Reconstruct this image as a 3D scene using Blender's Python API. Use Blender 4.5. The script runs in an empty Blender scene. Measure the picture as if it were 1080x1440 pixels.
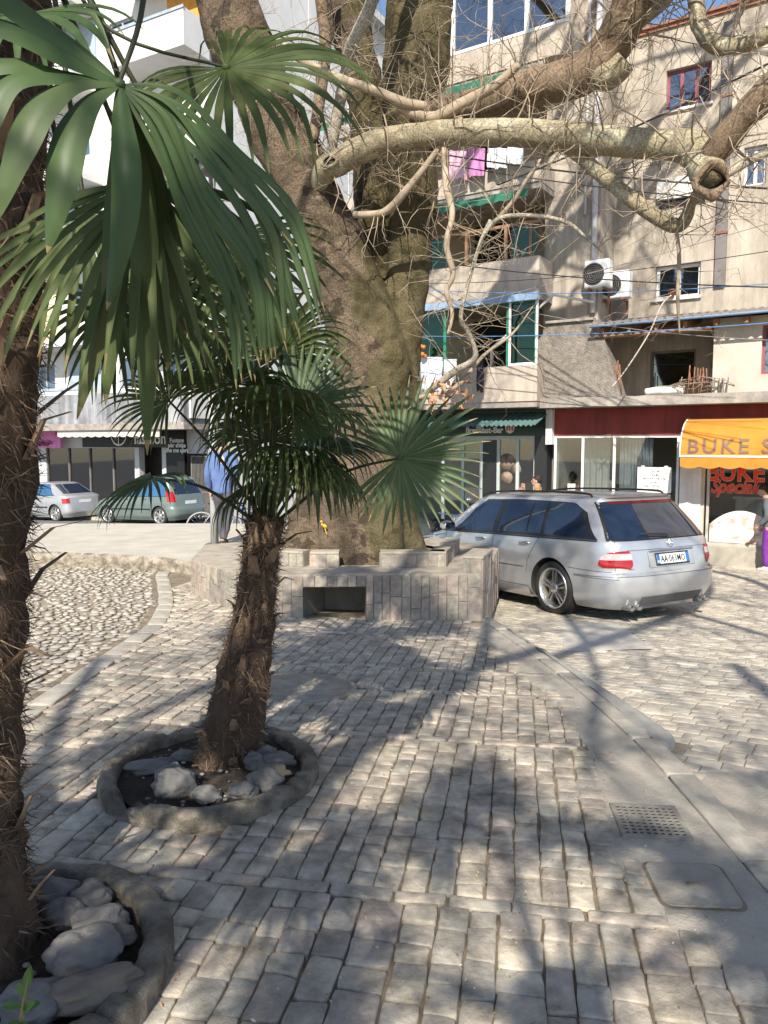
import bpy, bmesh, math, random
from mathutils import Vector, Matrix, noise
R = math.radians
V = Vector
rnd = random.Random(7)
scene = bpy.context.scene
COL = scene.collection

# ------------------------------------------------------------------ camera, world, sun, exposure
F = 1080.0; HOR = 625.0; CAMZ = 1.65
PITCH = math.atan((720-HOR)/F)
cam = bpy.data.cameras.new('camera'); camo = bpy.data.objects.new('camera', cam); COL.objects.link(camo)
cam.sensor_fit = 'VERTICAL'; cam.sensor_height = 36; cam.lens = F/1440*36; cam.clip_end = 600; cam.clip_start = .05
camo.location = (0, 0, CAMZ); camo.rotation_euler = (R(90)-PITCH, 0, 0)
scene.camera = camo
SUN_AZ = R(10); SUN_EL = R(38)          # light travels towards (sin az, cos az)
world = bpy.data.worlds.new('World'); scene.world = world; world.use_nodes = True
nt = world.node_tree; nt.nodes.clear()
sky = nt.nodes.new('ShaderNodeTexSky'); sky.sky_type = 'NISHITA'; sky.sun_disc = False
sky.sun_elevation = SUN_EL; sky.sun_rotation = SUN_AZ + math.pi
sky.air_density = 1.0; sky.dust_density = .6; sky.ozone_density = 2.2
bg = nt.nodes.new('ShaderNodeBackground'); bg.inputs[1].default_value = .105
wo = nt.nodes.new('ShaderNodeOutputWorld')
nt.links.new(sky.outputs[0], bg.inputs[0]); nt.links.new(bg.outputs[0], wo.inputs[0])
sun = bpy.data.lights.new('sun', 'SUN'); suno = bpy.data.objects.new('sun', sun); COL.objects.link(suno)
sun.energy = 4.6; sun.angle = R(.53); sun.color = (1, .93, .81)
dv = V((math.sin(SUN_AZ)*math.cos(SUN_EL), math.cos(SUN_AZ)*math.cos(SUN_EL), -math.sin(SUN_EL)))
suno.rotation_euler = dv.to_track_quat('-Z', 'Y').to_euler(); suno.location = (-4, -15, 14)
scene.view_settings.view_transform = 'Standard'; scene.view_settings.look = 'None'
scene.view_settings.exposure = .92; scene.view_settings.gamma = 1
scene.cycles.max_bounces = 6; scene.cycles.transparent_max_bounces = 12

# ------------------------------------------------------------------ helpers
def ray(px, py):
    u = (px-540)/F; v = (720-py)/F
    d = V((u, math.cos(PITCH)+v*math.sin(PITCH), -math.sin(PITCH)+v*math.cos(PITCH)))
    return d/d.y
def at(px, py, Y): return V((0, 0, CAMZ)) + ray(px, py)*Y
def sst(a, b, x):
    t = max(0, min(1, (x-a)/(b-a))); return t*t*(3-2*t)
def G(x, y):                                   # height of the walking surface
    l = -.02*max(0, min(y, 12)-4) - .055*max(0, y-12)
    r = -.05*max(0, y-4)
    t = sst(-3, .5, x)
    return l*(1-t) + r*t
def gat(px, py, dz=0):                         # ground point seen at a pixel
    d = ray(px, py); Y = 3.0
    for _ in range(60):
        Y = (G(d.x*Y, Y)+dz-CAMZ)/d.z
    return V((d.x*Y, Y, G(d.x*Y, Y)+dz))

MATS = {}
def M(name, c1, c2=None, scale=4, rough=.8, bump=0, bscale=40, tint=None, metal=0, spec=.4, sss=0, stretch=(1, 1, 1), detail=6, c3=None, bdist=.01, lo=.35, hi=.65, trans=0, coat=0, var=.35, stain=0):
    if name in MATS: return MATS[name]
    m = bpy.data.materials.new(name); m.use_nodes = True; MATS[name] = m
    n = m.node_tree.nodes; L = m.node_tree.links; b = n['Principled BSDF']
    b.inputs['Roughness'].default_value = rough; b.inputs['Metallic'].default_value = metal
    b.inputs['Specular IOR Level'].default_value = spec
    if coat: b.inputs['Coat Weight'].default_value = coat; b.inputs['Coat Roughness'].default_value = .04
    tc = n.new('ShaderNodeTexCoord'); mp = n.new('ShaderNodeMapping'); mp.inputs['Scale'].default_value = stretch
    L.new(tc.outputs['Object'], mp.inputs[0])
    c2 = c2 or tuple(x*.75 for x in c1)
    ns = n.new('ShaderNodeTexNoise'); ns.inputs['Scale'].default_value = scale; ns.inputs['Detail'].default_value = detail
    ns.inputs['Roughness'].default_value = .62
    L.new(mp.outputs[0], ns.inputs[0])
    rp = n.new('ShaderNodeValToRGB'); L.new(ns.outputs[0], rp.inputs[0])
    e = rp.color_ramp.elements; e[0].position = lo; e[1].position = hi
    e[0].color = (*c2, 1); e[1].color = (*c1, 1)
    if c3:
        k = e.new((lo+hi)/2); k.color = (*c3, 1)
    out = rp.outputs[0]
    if tint:
        a = n.new('ShaderNodeAttribute'); a.attribute_name = 'tint'
        tr = n.new('ShaderNodeValToRGB'); tr.color_ramp.interpolation = 'LINEAR'
        te = tr.color_ramp.elements
        for i, c in enumerate(tint):
            q = te[i] if i < 2 else te.new(.5)
            q.position = i/(len(tint)-1); q.color = (*c, 1)
        # re-place in order
        for i, c in enumerate(tint):
            te[i].position = i/(len(tint)-1) if i else 0
        for i, c in enumerate(tint): te[i].color = (*c, 1)
        L.new(a.outputs['Fac'], tr.inputs[0])
        g = n.new('ShaderNodeMapRange'); g.inputs['From Min'].default_value = .3; g.inputs['From Max'].default_value = .7
        g.inputs['To Min'].default_value = 1-var; g.inputs['To Max'].default_value = 1+var
        L.new(ns.outputs[0], g.inputs[0])
        mx = n.new('ShaderNodeVectorMath'); mx.operation = 'MULTIPLY'
        L.new(tr.outputs[0], mx.inputs[0]); L.new(g.outputs[0], mx.inputs[1]); out = mx.outputs[0]
    if stain:
        m2 = n.new('ShaderNodeMapping'); m2.inputs['Scale'].default_value = (2.2, 2.2, .28); L.new(tc.outputs['Object'], m2.inputs[0])
        s2 = n.new('ShaderNodeTexNoise'); s2.inputs['Scale'].default_value = 1.3; s2.inputs['Detail'].default_value = 12; s2.inputs['Roughness'].default_value = .7; L.new(m2.outputs[0], s2.inputs[0])
        r2 = n.new('ShaderNodeMapRange'); r2.inputs['From Min'].default_value = .38; r2.inputs['From Max'].default_value = .60; r2.inputs['To Min'].default_value = 1-stain; r2.inputs['To Max'].default_value = 1.08; L.new(s2.outputs[0], r2.inputs[0])
        x2 = n.new('ShaderNodeVectorMath'); x2.operation = 'MULTIPLY'; L.new(out, x2.inputs[0]); L.new(r2.outputs[0], x2.inputs[1]); out = x2.outputs[0]
    L.new(out, b.inputs['Base Color'])
    if bump:
        n2 = n.new('ShaderNodeTexNoise'); n2.inputs['Scale'].default_value = bscale; n2.inputs['Detail'].default_value = 8
        n2.inputs['Roughness'].default_value = .65
        L.new(mp.outputs[0], n2.inputs[0])
        bp = n.new('ShaderNodeBump'); bp.inputs['Strength'].default_value = bump; bp.inputs['Distance'].default_value = bdist
        L.new(n2.outputs[0], bp.inputs['Height']); L.new(bp.outputs[0], b.inputs['Normal'])
    if trans:
        t = n.new('ShaderNodeBsdfTranslucent'); L.new(out, t.inputs[0])
        ms = n.new('ShaderNodeMixShader'); ms.inputs[0].default_value = trans
        L.new(b.outputs[0], ms.inputs[1]); L.new(t.outputs[0], ms.inputs[2]); L.new(ms.outputs[0], n['Material Output'].inputs[0])
    return m
def GLASS(name='shop_glass', tint=(.93, .96, .95), refl=.07, rough=.02):
    if name in MATS: return MATS[name]
    m = bpy.data.materials.new(name); m.use_nodes = True; MATS[name] = m
    n = m.node_tree.nodes; L = m.node_tree.links; n.remove(n['Principled BSDF'])
    t = n.new('ShaderNodeBsdfTransparent'); t.inputs[0].default_value = (*tint, 1)
    g = n.new('ShaderNodeBsdfGlossy'); g.inputs['Roughness'].default_value = rough
    fr = n.new('ShaderNodeLayerWeight'); fr.inputs[0].default_value = .35
    ad = n.new('ShaderNodeMath'); ad.operation = 'MULTIPLY_ADD'; ad.inputs[1].default_value = .7; ad.inputs[2].default_value = refl
    L.new(fr.outputs['Fresnel'], ad.inputs[0])
    ms = n.new('ShaderNodeMixShader'); L.new(ad.outputs[0], ms.inputs[0]); L.new(t.outputs[0], ms.inputs[1]); L.new(g.outputs[0], ms.inputs[2])
    L.new(ms.outputs[0], n['Material Output'].inputs[0])
    return m

def worldloc(o):
    p = V((0, 0, 0))
    while o is not None:
        p = p + o.location; o = o.parent
    return p
class MB:
    def __init__(s): s.v = []; s.f = []; s.m = []; s.t = []; s.s = []
    def add(s, vs, fs, mi=0, tint=.5, smooth=False):
        k = len(s.v); s.v.extend(V(p) for p in vs)
        for f in fs:
            s.f.append([i+k for i in f]); s.m.append(mi); s.t.append(tint); s.s.append(smooth)
    def box(s, x0, x1, y0, y1, z0, z1, mi=0, tint=.5, bev=0):
        if bev:
            b = bev; vs = []; 
            for z, q in ((z0, b), (z0+b, 0), (z1-b, 0), (z1, b)):
                vs += [(x0+b+q*.0, y0+q, z), (x1-b, y0+q, z), (x1-q, y0+b, z), (x1-q, y1-b, z), (x1-b, y1-q, z), (x0+b, y1-q, z), (x0+q, y1-b, z), (x0+q, y0+b, z)]
            fs = [tuple(range(7, -1, -1)), tuple(range(24, 32))]
            for r in range(3):
                for i in range(8):
                    a = r*8+i; c = r*8+(i+1) % 8; fs.append((a, c, c+8, a+8))
            s.add(vs, fs, mi, tint); return
        vs = [(x, y, z) for z in (z0, z1) for y in (y0, y1) for x in (x0, x1)]
        s.add(vs, [(0, 2, 3, 1), (4, 5, 7, 6), (0, 1, 5, 4), (2, 6, 7, 3), (0, 4, 6, 2), (1, 3, 7, 5)], mi, tint)
    def tube(s, P, r, n=8, mi=0, cap=True, tint=.5, smooth=True, nz=0, nsc=3, spl=0):
        P = [V(p) for p in P]; r = [r]*len(P) if isinstance(r, (int, float)) else list(r)
        if spl and len(P) > 2:
            Q = []; q = []
            for i in range(len(P)-1):
                p0 = P[max(i-1, 0)]; p1 = P[i]; p2 = P[i+1]; p3 = P[min(i+2, len(P)-1)]
                for k in range(spl):
                    t = k/spl
                    Q.append(.5*((2*p1)+(p2-p0)*t+(2*p0-5*p1+4*p2-p3)*t*t+(3*p1-p0-3*p2+p3)*t**3)); q.append(r[i]*(1-t)+r[i+1]*t)
            Q.append(P[-1]); q.append(r[-1]); P = Q; r = q
        up = None; vs = []
        for i, p in enumerate(P):
            d = (P[min(i+1, len(P)-1)]-P[max(i-1, 0)])
            if d.length < 1e-9: d = V((0, 0, 1))
            d.normalize()
            if up is None:
                up = d.cross(V((0, 1, .31)));
                if up.length < .05: up = d.cross(V((1, 0, 0)))
            up = (up-d*up.dot(d)).normalized(); w = d.cross(up)
            for k in range(n):
                a = 2*math.pi*k/n
                o = up*math.cos(a)+w*math.sin(a); rr = r[i]
                if nz: rr *= 1+nz*noise.noise((p+o*r[i])*nsc)+nz*.5*noise.noise((p+o*r[i])*nsc*2.7)
                vs.append(p+o*rr)
        fs = []
        for i in range(len(P)-1):
            for k in range(n):
                a = i*n+k; b = i*n+(k+1) % n; fs.append((a, b, b+n, a+n))
        if cap: fs.append(tuple(range(n-1, -1, -1))); fs.append(tuple(range((len(P)-1)*n, len(P)*n)))
        s.add(vs, fs, mi, tint, smooth)
    def cyl(s, p, q, r, n=16, mi=0, tint=.5): s.tube([p, q], r, n, mi, True, tint, n > 10)
    def lathe(s, prof, n=32, mi=0, c=(0, 0, 0), axis='z', tint=.5, smooth=True, wob=0):
        vs = []; c = V(c)
        for (r, z) in prof:
            for k in range(n):
                a = 2*math.pi*k/n; rr = r
                x, y = rr*math.cos(a), rr*math.sin(a)
                p = V((x, y, z)) if axis == 'z' else (V((x, z, y)) if axis == 'y' else V((z, x, y)))
                if wob: p += V((noise.noise(p*6+c), noise.noise(p*6+c+V((9, 0, 0))), noise.noise(p*6+c+V((0, 9, 0)))))*wob
                vs.append(p+c)
        fs = []
        for i in range(len(prof)-1):
            for k in range(n):
                a = i*n+k; b = i*n+(k+1) % n
                fs.append((a, b, b+n, a+n) if axis != 'y' else (b, a, a+n, b+n))
        s.add(vs, fs, mi, tint, smooth)
    def grid(s, fn, nu, nv, mi=0, tint=.5, smooth=True):
        vs = [fn(i/nu, j/nv) for j in range(nv+1) for i in range(nu+1)]
        fs = [(j*(nu+1)+i, j*(nu+1)+i+1, (j+1)*(nu+1)+i+1, (j+1)*(nu+1)+i) for j in range(nv) for i in range(nu)]
        s.add(vs, fs, mi, tint, smooth)
    def ico(s, c, r, sub=2, mi=0, nz=0, nsc=3, tint=.5, rot=0, smooth=True, seed=0):
        bm = bmesh.new(); bmesh.ops.create_icosphere(bm, subdivisions=sub, radius=1)
        c = V(c); Rm = Matrix.Rotation(rot, 3, 'Z'); vs = []; bm.verts.ensure_lookup_table()
        for v in bm.verts:
            p = v.co.copy(); k = 1+nz*noise.noise(p*nsc+V((seed*3.7, seed*1.3, 0)))+nz*.5*noise.noise(p*nsc*2.3+V((seed, 0, 5)))
            p = V((p.x*r[0], p.y*r[1], p.z*r[2]))*k
            vs.append(c+Rm@p)
        fs = [[v.index for v in f.verts] for f in bm.faces]; bm.free()
        s.add(vs, fs, mi, tint, smooth)
    def mesh(s, me, Mx, mi=0, tint=.5):
        s.add([Mx@v.co for v in me.vertices], [list(p.vertices) for p in me.polygons], mi, tint)
    def xf(s, Mx): s.v = [Mx@p for p in s.v]; return s
    def build(s, name, mats, parent=None, **kw):
        me = bpy.data.meshes.new(name)
        if parent is None:
            xs = [p.x for p in s.v]; ys = [p.y for p in s.v]; zs = [p.z for p in s.v]
            o0 = V(((min(xs)+max(xs))/2, (min(ys)+max(ys))/2, min(zs)))
        else: o0 = worldloc(parent)
        me.from_pydata([p-o0 for p in s.v], [], s.f)
        if not isinstance(mats, (list, tuple)): mats = [mats]
        for m in mats: me.materials.append(m)
        if len(me.polygons) == len(s.f):
            me.polygons.foreach_set('material_index', s.m); me.polygons.foreach_set('use_smooth', s.s)
            a = me.attributes.new('tint', 'FLOAT', 'FACE'); a.data.foreach_set('value', s.t)
        me.update()
        o = bpy.data.objects.new(name, me); COL.objects.link(o)
        if parent is None: o.location = o0
        else: o.parent = parent
        tagk(o, kw); return o
def tagk(o, kw):
    for k in ('label', 'category', 'group', 'kind'):
        if kw.get(k): o[k] = kw[k]
def thing(name, loc, label, cat, group=None):
    o = bpy.data.objects.new(name, None); COL.objects.link(o); o.location = V(loc); o.empty_display_size = .2
    o['label'] = label; o['category'] = cat
    if group: o['group'] = group
    return o
def text_me(txt, size=1, shear=0, offset=0, extrude=.004, space=1, align='LEFT'):
    c = bpy.data.curves.new('t', 'FONT'); c.body = txt; c.size = size; c.shear = shear; c.offset = offset; c.extrude = extrude
    c.space_character = space; c.align_x = align; c.resolution_u = 3
    o = bpy.data.objects.new('t', c); COL.objects.link(o)
    dg = bpy.context.evaluated_depsgraph_get(); me = bpy.data.meshes.new_from_object(o.evaluated_get(dg))
    bpy.data.objects.remove(o); bpy.data.curves.remove(c); return me
def eval_mods(me, mods):
    o = bpy.data.objects.new('tmp', me); COL.objects.link(o)
    for fn in mods: fn(o)
    dg = bpy.context.evaluated_depsgraph_get(); dg.update()
    r = bpy.data.meshes.new_from_object(o.evaluated_get(dg)); bpy.data.objects.remove(o); return r
def skin(verts, edges, rad, sub=2, root=0):
    me = bpy.data.meshes.new('sk'); me.from_pydata([V(p) for p in verts], edges, [])
    o = bpy.data.objects.new('sk', me); COL.objects.link(o)
    o.modifiers.new('s', 'SKIN'); d = me.skin_vertices[0].data
    for i, r in enumerate(rad):
        d[i].radius = r if isinstance(r, tuple) else (r, r); d[i].use_root = (i == root)
    o.modifiers['s'].use_smooth_shade = True
    m = o.modifiers.new('u', 'SUBSURF'); m.levels = sub; m.render_levels = sub
    dg = bpy.context.evaluated_depsgraph_get(); dg.update()
    r = bpy.data.meshes.new_from_object(o.evaluated_get(dg)); bpy.data.objects.remove(o); return r
def obj_from(me, name, mat, parent, Mx=None, smooth=True, **kw):
    mb = MB(); mb.mesh(me, Mx or Matrix()); mb.s = [smooth]*len(mb.f)
    return mb.build(name, mat, parent, **kw)
# ------------------------------------------------------------------ materials
PALE = dict(scale=3, rough=.9)
m_joint = M('joint_earth', (.25, .20, .14), (.13, .102, .073), scale=9, rough=1, bump=.6, bscale=60)
m_cob = M('cobble_stone', (.3, .29, .28), tint=[(.29, .255, .205), (.40, .35, .275), (.35, .295, .245), (.45, .395, .31), (.315, .29, .245)], scale=9, rough=.82, bump=.6, bscale=34, bdist=.015, var=.5, detail=12, spec=.3)
m_street = M('street_paver', (.5, .45, .36), tint=[(.43, .385, .31), (.50, .445, .36), (.40, .355, .29), (.52, .47, .39)], scale=11, rough=.85, bump=.4, bscale=40, var=.3)
m_conc = M('kerb_concrete', (.43, .39, .325), (.27, .245, .205), scale=3.2, rough=.92, bump=1, bscale=70, detail=14, stain=.0, c3=(.37, .335, .28), lo=.28, hi=.66)
m_conc_d = M('ring_concrete', (.30, .26, .205), (.13, .112, .085), scale=9, rough=.95, bump=1, bscale=42, detail=14, bdist=.03, lo=.38, hi=.62)
m_peb = M('pebble', (.5, .46, .4), tint=[(.30, .265, .22), (.38, .345, .285), (.34, .31, .265), (.26, .235, .21), (.42, .385, .325)], scale=12, rough=.75, bump=.3, bscale=40, var=.15)
m_peb_base = M('pebble_mortar', (.33, .28, .21), (.22, .185, .14), scale=8, rough=1, bump=.6, bscale=50)
m_plaza = M('plaza_concrete', (.47, .435, .37), (.38, .345, .29), scale=2.5, rough=.9, bump=.4, bscale=30, detail=9)
m_asph = M('asphalt', (.16, .155, .15), (.115, .112, .11), scale=3, rough=.95, bump=.4, bscale=90)
m_soil = M('planter_soil', (.06, .045, .033), (.03, .023, .018), scale=14, rough=1, bump=1, bscale=50, bdist=.02)

# ------------------------------------------------------------------ ground
SZ = lambda x, y: G(x, y)-.05-.10*sst(4.2, 7.0, y)
def sheet(name, x0, x1, y0, y1, fn, nx, ny, mat, kind='structure', inside=None):
    mb = MB(); mb.grid(lambda u, v: V((x0+(x1-x0)*u, y0+(y1-y0)*v, fn(x0+(x1-x0)*u, y0+(y1-y0)*v))), nx, ny)
    return mb.build(name, mat, None, kind=kind)
sheet('ground', -90, 90, -30, 150, lambda x, y: (G(x, min(y, 45)) if y > 0 else G(x, 0)) - .32, 90, 90, m_asph)

# right boundary of the cobbled walk, x as a function of y
def walk_edge(y):
    P = [(-8, 1.55), (2.5, 1.54), (4.0, 1.53), (5.0, 1.49), (5.9, 1.42), (7.5, 1.22), (8.2, 1.12), (14, 1.05)]
    for (a, xa), (b, xb) in zip(P, P[1:]):
        if a <= y <= b: return xa+(xb-xa)*(y-a)/(b-a)
    return P[-1][1]
def apron_edge(y):
    P = [(-8, 1.30), (2.25, 1.24), (2.42, 1.0), (3.6, .98), (3.9, 1.18), (4.8, 1.2), (5.6, 1.12), (6.6, 1.02), (7.2, .95), (14, .85)]
    for (a, xa), (b, xb) in zip(P, P[1:]):
        if a <= y <= b: return xa+(xb-xa)*(y-a)/(b-a)
    return P[-1][1]
def left_edge(y):
    P = [(-8, -2.3), (4.2, -2.3), (5.2, -2.28), (7.2, -2.25), (8.3, -2.45), (9.3, -2.75), (10.5, -3.15), (13, -3.3)]
    for (a, xa), (b, xb) in zip(P, P[1:]):
        if a <= y <= b: return xa+(xb-xa)*(y-a)/(b-a)
    return P[-1][1]
mb = MB(); ny = 90
for j in range(ny):
    ya = -4+j*16/ny; yb = -4+(j+1)*16/ny; nx = 14
    for i in range(nx):
        f = lambda y, k: left_edge(y)-.1+(walk_edge(y)-.03-left_edge(y)+.1)*k/nx
        q = [(f(ya, i), ya), (f(ya, i+1), ya), (f(yb, i+1), yb), (f(yb, i), yb)]
        mb.add([(x, y, G(x, y)-.013) for x, y in q], [(0, 1, 2, 3)], 0)
mb.build('cobble_bed', m_joint, None, kind='structure')

def stone(mb, q, h, zf, tint, bev=.006, jag=.0055, drop=.03, rk=(.08, .2)):
    """one paving stone: rounded, bevelled block on the footprint q (4 corners, plan)"""
    q = [V((p[0]+rnd.uniform(-jag, jag), p[1]+rnd.uniform(-jag, jag))) for p in q]
    c = sum(q, V((0, 0)))/4; pts = []
    for i in range(4):
        a, p, b = q[i-1], q[i], q[(i+1) % 4]; k = rnd.uniform(*rk)
        pts += [p+(a-p)*k, p.lerp((a+b)/2, k*.25), p+(b-p)*k]
        pts.append(p.lerp(b, .5)+V((rnd.uniform(-jag, jag), rnd.uniform(-jag, jag)))*.6)
    n = len(pts); vs = []; th = h+rnd.uniform(-.003, .003); tx, ty = rnd.uniform(-.012, .012), rnd.uniform(-.012, .012)
    for ins, dz in ((0, -drop), (0, -bev*.9), (bev*.45, -bev*.25), (bev*1.3, 0)):
        for p in pts:
            d = (c-p); L = d.length or 1; w = p+d*(ins/L)
            vs.append((w.x, w.y, zf(w.x, w.y)+th+dz+(w.x-c.x)*tx+(w.y-c.y)*ty))
    vs.append((c.x, c.y, zf(c.x, c.y)+th+.002))
    fs = []
    for r_ in range(3):
        for i in range(n):
            a = r_*n+i; b = r_*n+(i+1) % n; fs.append((a, b, b+n, a+n))
    for i in range(n): fs.append((3*n+i, 3*n+(i+1) % n, 4*n))
    mb.add(vs, fs, 0, tint, True)

# ring planters and covers, keep stones out of them
P2 = gat(296, 1092); P2.z = 0
P1 = V((-1.20, 2.24, 0))
MH = gat(425, 966)
BENCH = [(-1.06, 7.92), (1.02, 8.02), (1.22, 8.6), (1.5, 10.0), (.7, 11.2), (-1.2, 11.35), (-2.42, 10.3), (-2.28, 9.0), (-1.66, 8.2)]
def inpoly(x, y, P):
    c = False
    for i in range(len(P)):
        (x1, y1), (x2, y2) = P[i-1], P[i]
        if (y1 > y) != (y2 > y) and x < (x2-x1)*(y-y1)/(y2-y1)+x1: c = not c
    return c
GRATE = V((1.165, 3.24, 0)); LID = V((1.157, 2.75, 0))
def free(x, y):
    if (x-P2.x)**2+(y-P2.y)**2 < .50**2: return False
    if (x-P1.x)**2+(y-P1.y)**2 < .50**2: return False
    if ((x-MH.x)/.37)**2+((y-MH.y)/.37)**2 < 1: return False
    if x > apron_edge(y)+.02-(.0 if y < 3.8 else .08*noise.noise(V((x*2, y*2, 0)))): return False
    if x < left_edge(y)+.16: return False
    if inpoly(x, y-.07, BENCH) and inpoly(x, y+.02, BENCH): return False
    return True
e1 = V((.985, -.172)); e2 = V((.172, .985))
mb = MB(); zc = lambda x, y: G(x, y)
bands = [-1.6, -.2, 1.45, 2.62, 4.18, 5.15, 5.75, 7.0, 8.4, 9.8, 11.2]
for b0, b1 in zip(bands, bands[1:]):
    hw = .075
    u = -4.2
    while u < 3.2:                                   # header course laid across
        l = rnd.uniform(.16, .3)
        p = e1*(u+l/2)+e2*(b0+hw/2)
        if free(p.x, p.y) and b0 > -.5:
            stone(mb, [e1*(u+.006)+e2*(b0+.006), e1*(u+l-.006)+e2*(b0+.006), e1*(u+l-.006)+e2*(b0+hw-.006), e1*(u+.006)+e2*(b0+hw-.006)], .004, zc, rnd.random())
        u += l
    u = -4.2
    while u < 3.2:
        w = rnd.choice((rnd.uniform(.085, .11), rnd.uniform(.10, .125), rnd.uniform(.11, .16) if b1 < 3 else .105))*(1.0 if b1 < 3 else (.92 if b0 > 4 else .98))
        gap = rnd.uniform(.003, .0075); v = b0+hw; 
        while v < b1-.02:
            l = rnd.choice((rnd.uniform(.09, .13), rnd.uniform(.12, .18), rnd.uniform(.15, .22)))*(1.0 if b1 < 3 else .92)
            if b1-(v+l) < .09: l = b1-v
            p = e1*(u+w/2)+e2*(v+l/2); g2 = rnd.uniform(.0015, .004)
            if p.y > .8 and free(p.x, p.y):
                sk = rnd.uniform(-.006, .006)
                stone(mb, [e1*(u+gap)+e2*(v+g2), e1*(u+w-gap*.4)+e2*(v+g2+sk), e1*(u+w-gap*.4)+e2*(v+l-g2), e1*(u+gap)+e2*(v+l-g2+sk)], rnd.uniform(-.003, .004), zc, rnd.random())
            v += l
        u += w
mb.build('cobble_paving', m_cob, None, kind='structure')

# concrete apron with the covers, kerb strip, ramp kerb
def strip(name, pts, mat, th=.012, z=.004, fn=G):
    """flat slab following ground on a plan polygon given as left/right pairs"""
    mb = MB(); n = len(pts); nu = 6
    for i in range(n-1):
        (a, b), (c, d) = pts[i], pts[i+1]
        a, b, c, d = V(a), V(b), V(c), V(d)
        k = max(1, int((c-a).length/.12))
        for j in range(k):
            for m_ in range(nu):
                g = lambda s, t: (a.lerp(b, t)).lerp(c.lerp(d, t), s)
                q = [g(j/k, m_/nu), g(j/k, (m_+1)/nu), g((j+1)/k, (m_+1)/nu), g((j+1)/k, m_/nu)]
                mb.add([(p.x, p.y, fn(p.x, p.y)+z+.004*noise.noise(V((p.x*3, p.y*3, 4)))) for p in q], [(0, 1, 2, 3)])
        for s_ in (0, 1):
            e = [(a, c), (b, d)][s_]
            mb.add([(e[0].x, e[0].y, fn(*e[0])+z), (e[1].x, e[1].y, fn(*e[1])+z), (e[1].x, e[1].y, fn(*e[1])+z-.4), (e[0].x, e[0].y, fn(*e[0])+z-.4)], [(0, 1, 2, 3)])
    return mb.build(name, mat, None, kind='structure')
W = walk_edge
strip('concrete_apron', [((apron_edge(y_)-.07, y_), (W(y_)-.12, y_)) for y_ in (.9, 1.6, 2.25, 2.42, 3.0, 3.6, 3.9, 4.4, 4.8, 5.2, 5.6, 6.1, 6.6, 7.2, 7.8)], m_conc, z=-.002)
mb = MB(); y = .6
while y < 9.5:
    l = rnd.uniform(.45, .8)
    stone(mb, [(W(y)-.115, y+.004), (W(y)+.02, y+.004), (W(y+l)+.02, y+l-.004), (W(y+l)-.115, y+l-.004)], .006, zc, rnd.uniform(.2, .9), bev=.008, jag=.002, drop=.3)
    y += l
m_kerb = M('kerb_stone', (.4, .38, .35), tint=[(.30, .275, .235), (.37, .34, .285), (.33, .30, .255)], scale=10, rough=.85, bump=.4, bscale=60, var=.2)
mb.build('kerb', m_kerb, None, kind='structure')
# rounded concrete ramp kerb beside the walk
mb = MB()
def ramp(u, v):
    y = 4.2+3.6*v; w = .23*(1-.5*v)
    if v < .06: w *= math.sqrt(max(.0, v/.06))*.5+.5
    x = W(y)-.01+w*u; prof = 1-u**3
    z = SZ(x, y)+(G(x, y)+.012-SZ(x, y))*(1-u**2.6)+.012*noise.noise(V((x*7, y*7, 3)))
    if u == 1: z = SZ(x, y)-.1
    return V((x, y-(.05*math.sin(u*math.pi) if v == 0 else 0), z))
mb.grid(ramp, 10, 40)
v0 = [ramp(i/10, 0) for i in range(11)]
mb.add(v0+[V((p.x, p.y, p.z-.3)) for p in v0], [(i+1, i, i+11, i+12) for i in range(10)])
mb.build('ramp_kerb', M('ramp_concrete', (.37, .355, .32), (.29, .28, .25), scale=8, rough=.95, bump=.7, bscale=80), None, kind='structure')

# street on the right with pale pavers
mb = MB()
f = lambda u, v: V((W(-2+22*v)+.0+(14-0)*u, -2+22*v, SZ(W(-2+22*v)+14*u, -2+22*v)-.006))
mb.grid(f, 20, 40)
mb.build('street_bed', M('street_joint', (.33, .285, .22), (.24, .205, .155), scale=8, rough=1), None, kind='structure')
mb = MB(); a1 = V((.842, -.540)); a2 = V((.540, .842))
v = -3.0; row = 0
while v < 17.5:
    w = .105; u = -9.0+(row % 2)*.08
    while u < 9:
        l = rnd.choice((.13, .15, .16, .18))
        p = a1*(u+l/2)+a2*(v+w/2)
        if W(p.y)+.05 < p.x < 9.5 and 1.0 < p.y < 15.4-(p.x-5.5)*.64 and p.x < .62*p.y+1.2 and not (4.1 < p.y < 7.9 and p.x < W(p.y)+.17) and not (p.y < 3.75 and p.x < 2.6) and not (7.2 < p.y < 8.6 and 1.75+.2*(p.y-7) < p.x < 2.6):
            stone(mb, [a1*(u+.004)+a2*(v+.0035), a1*(u+l-.004)+a2*(v+.0035), a1*(u+l-.004)+a2*(v+w-.0035), a1*(u+.004)+a2*(v+w-.0035)], rnd.uniform(-.002, .002), SZ, rnd.random(), bev=.003, jag=.002, drop=.02, rk=(.02, .07))
        u += l
    v += w; row += 1
mb.build('street_paving', m_street, None, kind='structure')
strip('street_patch', [((W(.9)+.0, .9), (2.7, .9)), ((W(2.5)+.0, 2.5), (2.65, 2.4)), ((W(3.6)+.0, 3.5), (2.6, 3.74)), ((W(3.9)+.0, 3.86), (2.6, 3.88))], m_conc, z=.003, fn=SZ)
strip('concrete_patch', [((1.72, 7.15), (2.6, 7.25)), ((2.0, 8.6), (2.66, 8.65))], M('patch_concrete', (.52, .49, .43), (.44, .41, .36), scale=5, rough=.9, bump=.3), z=.002, fn=SZ)

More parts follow.
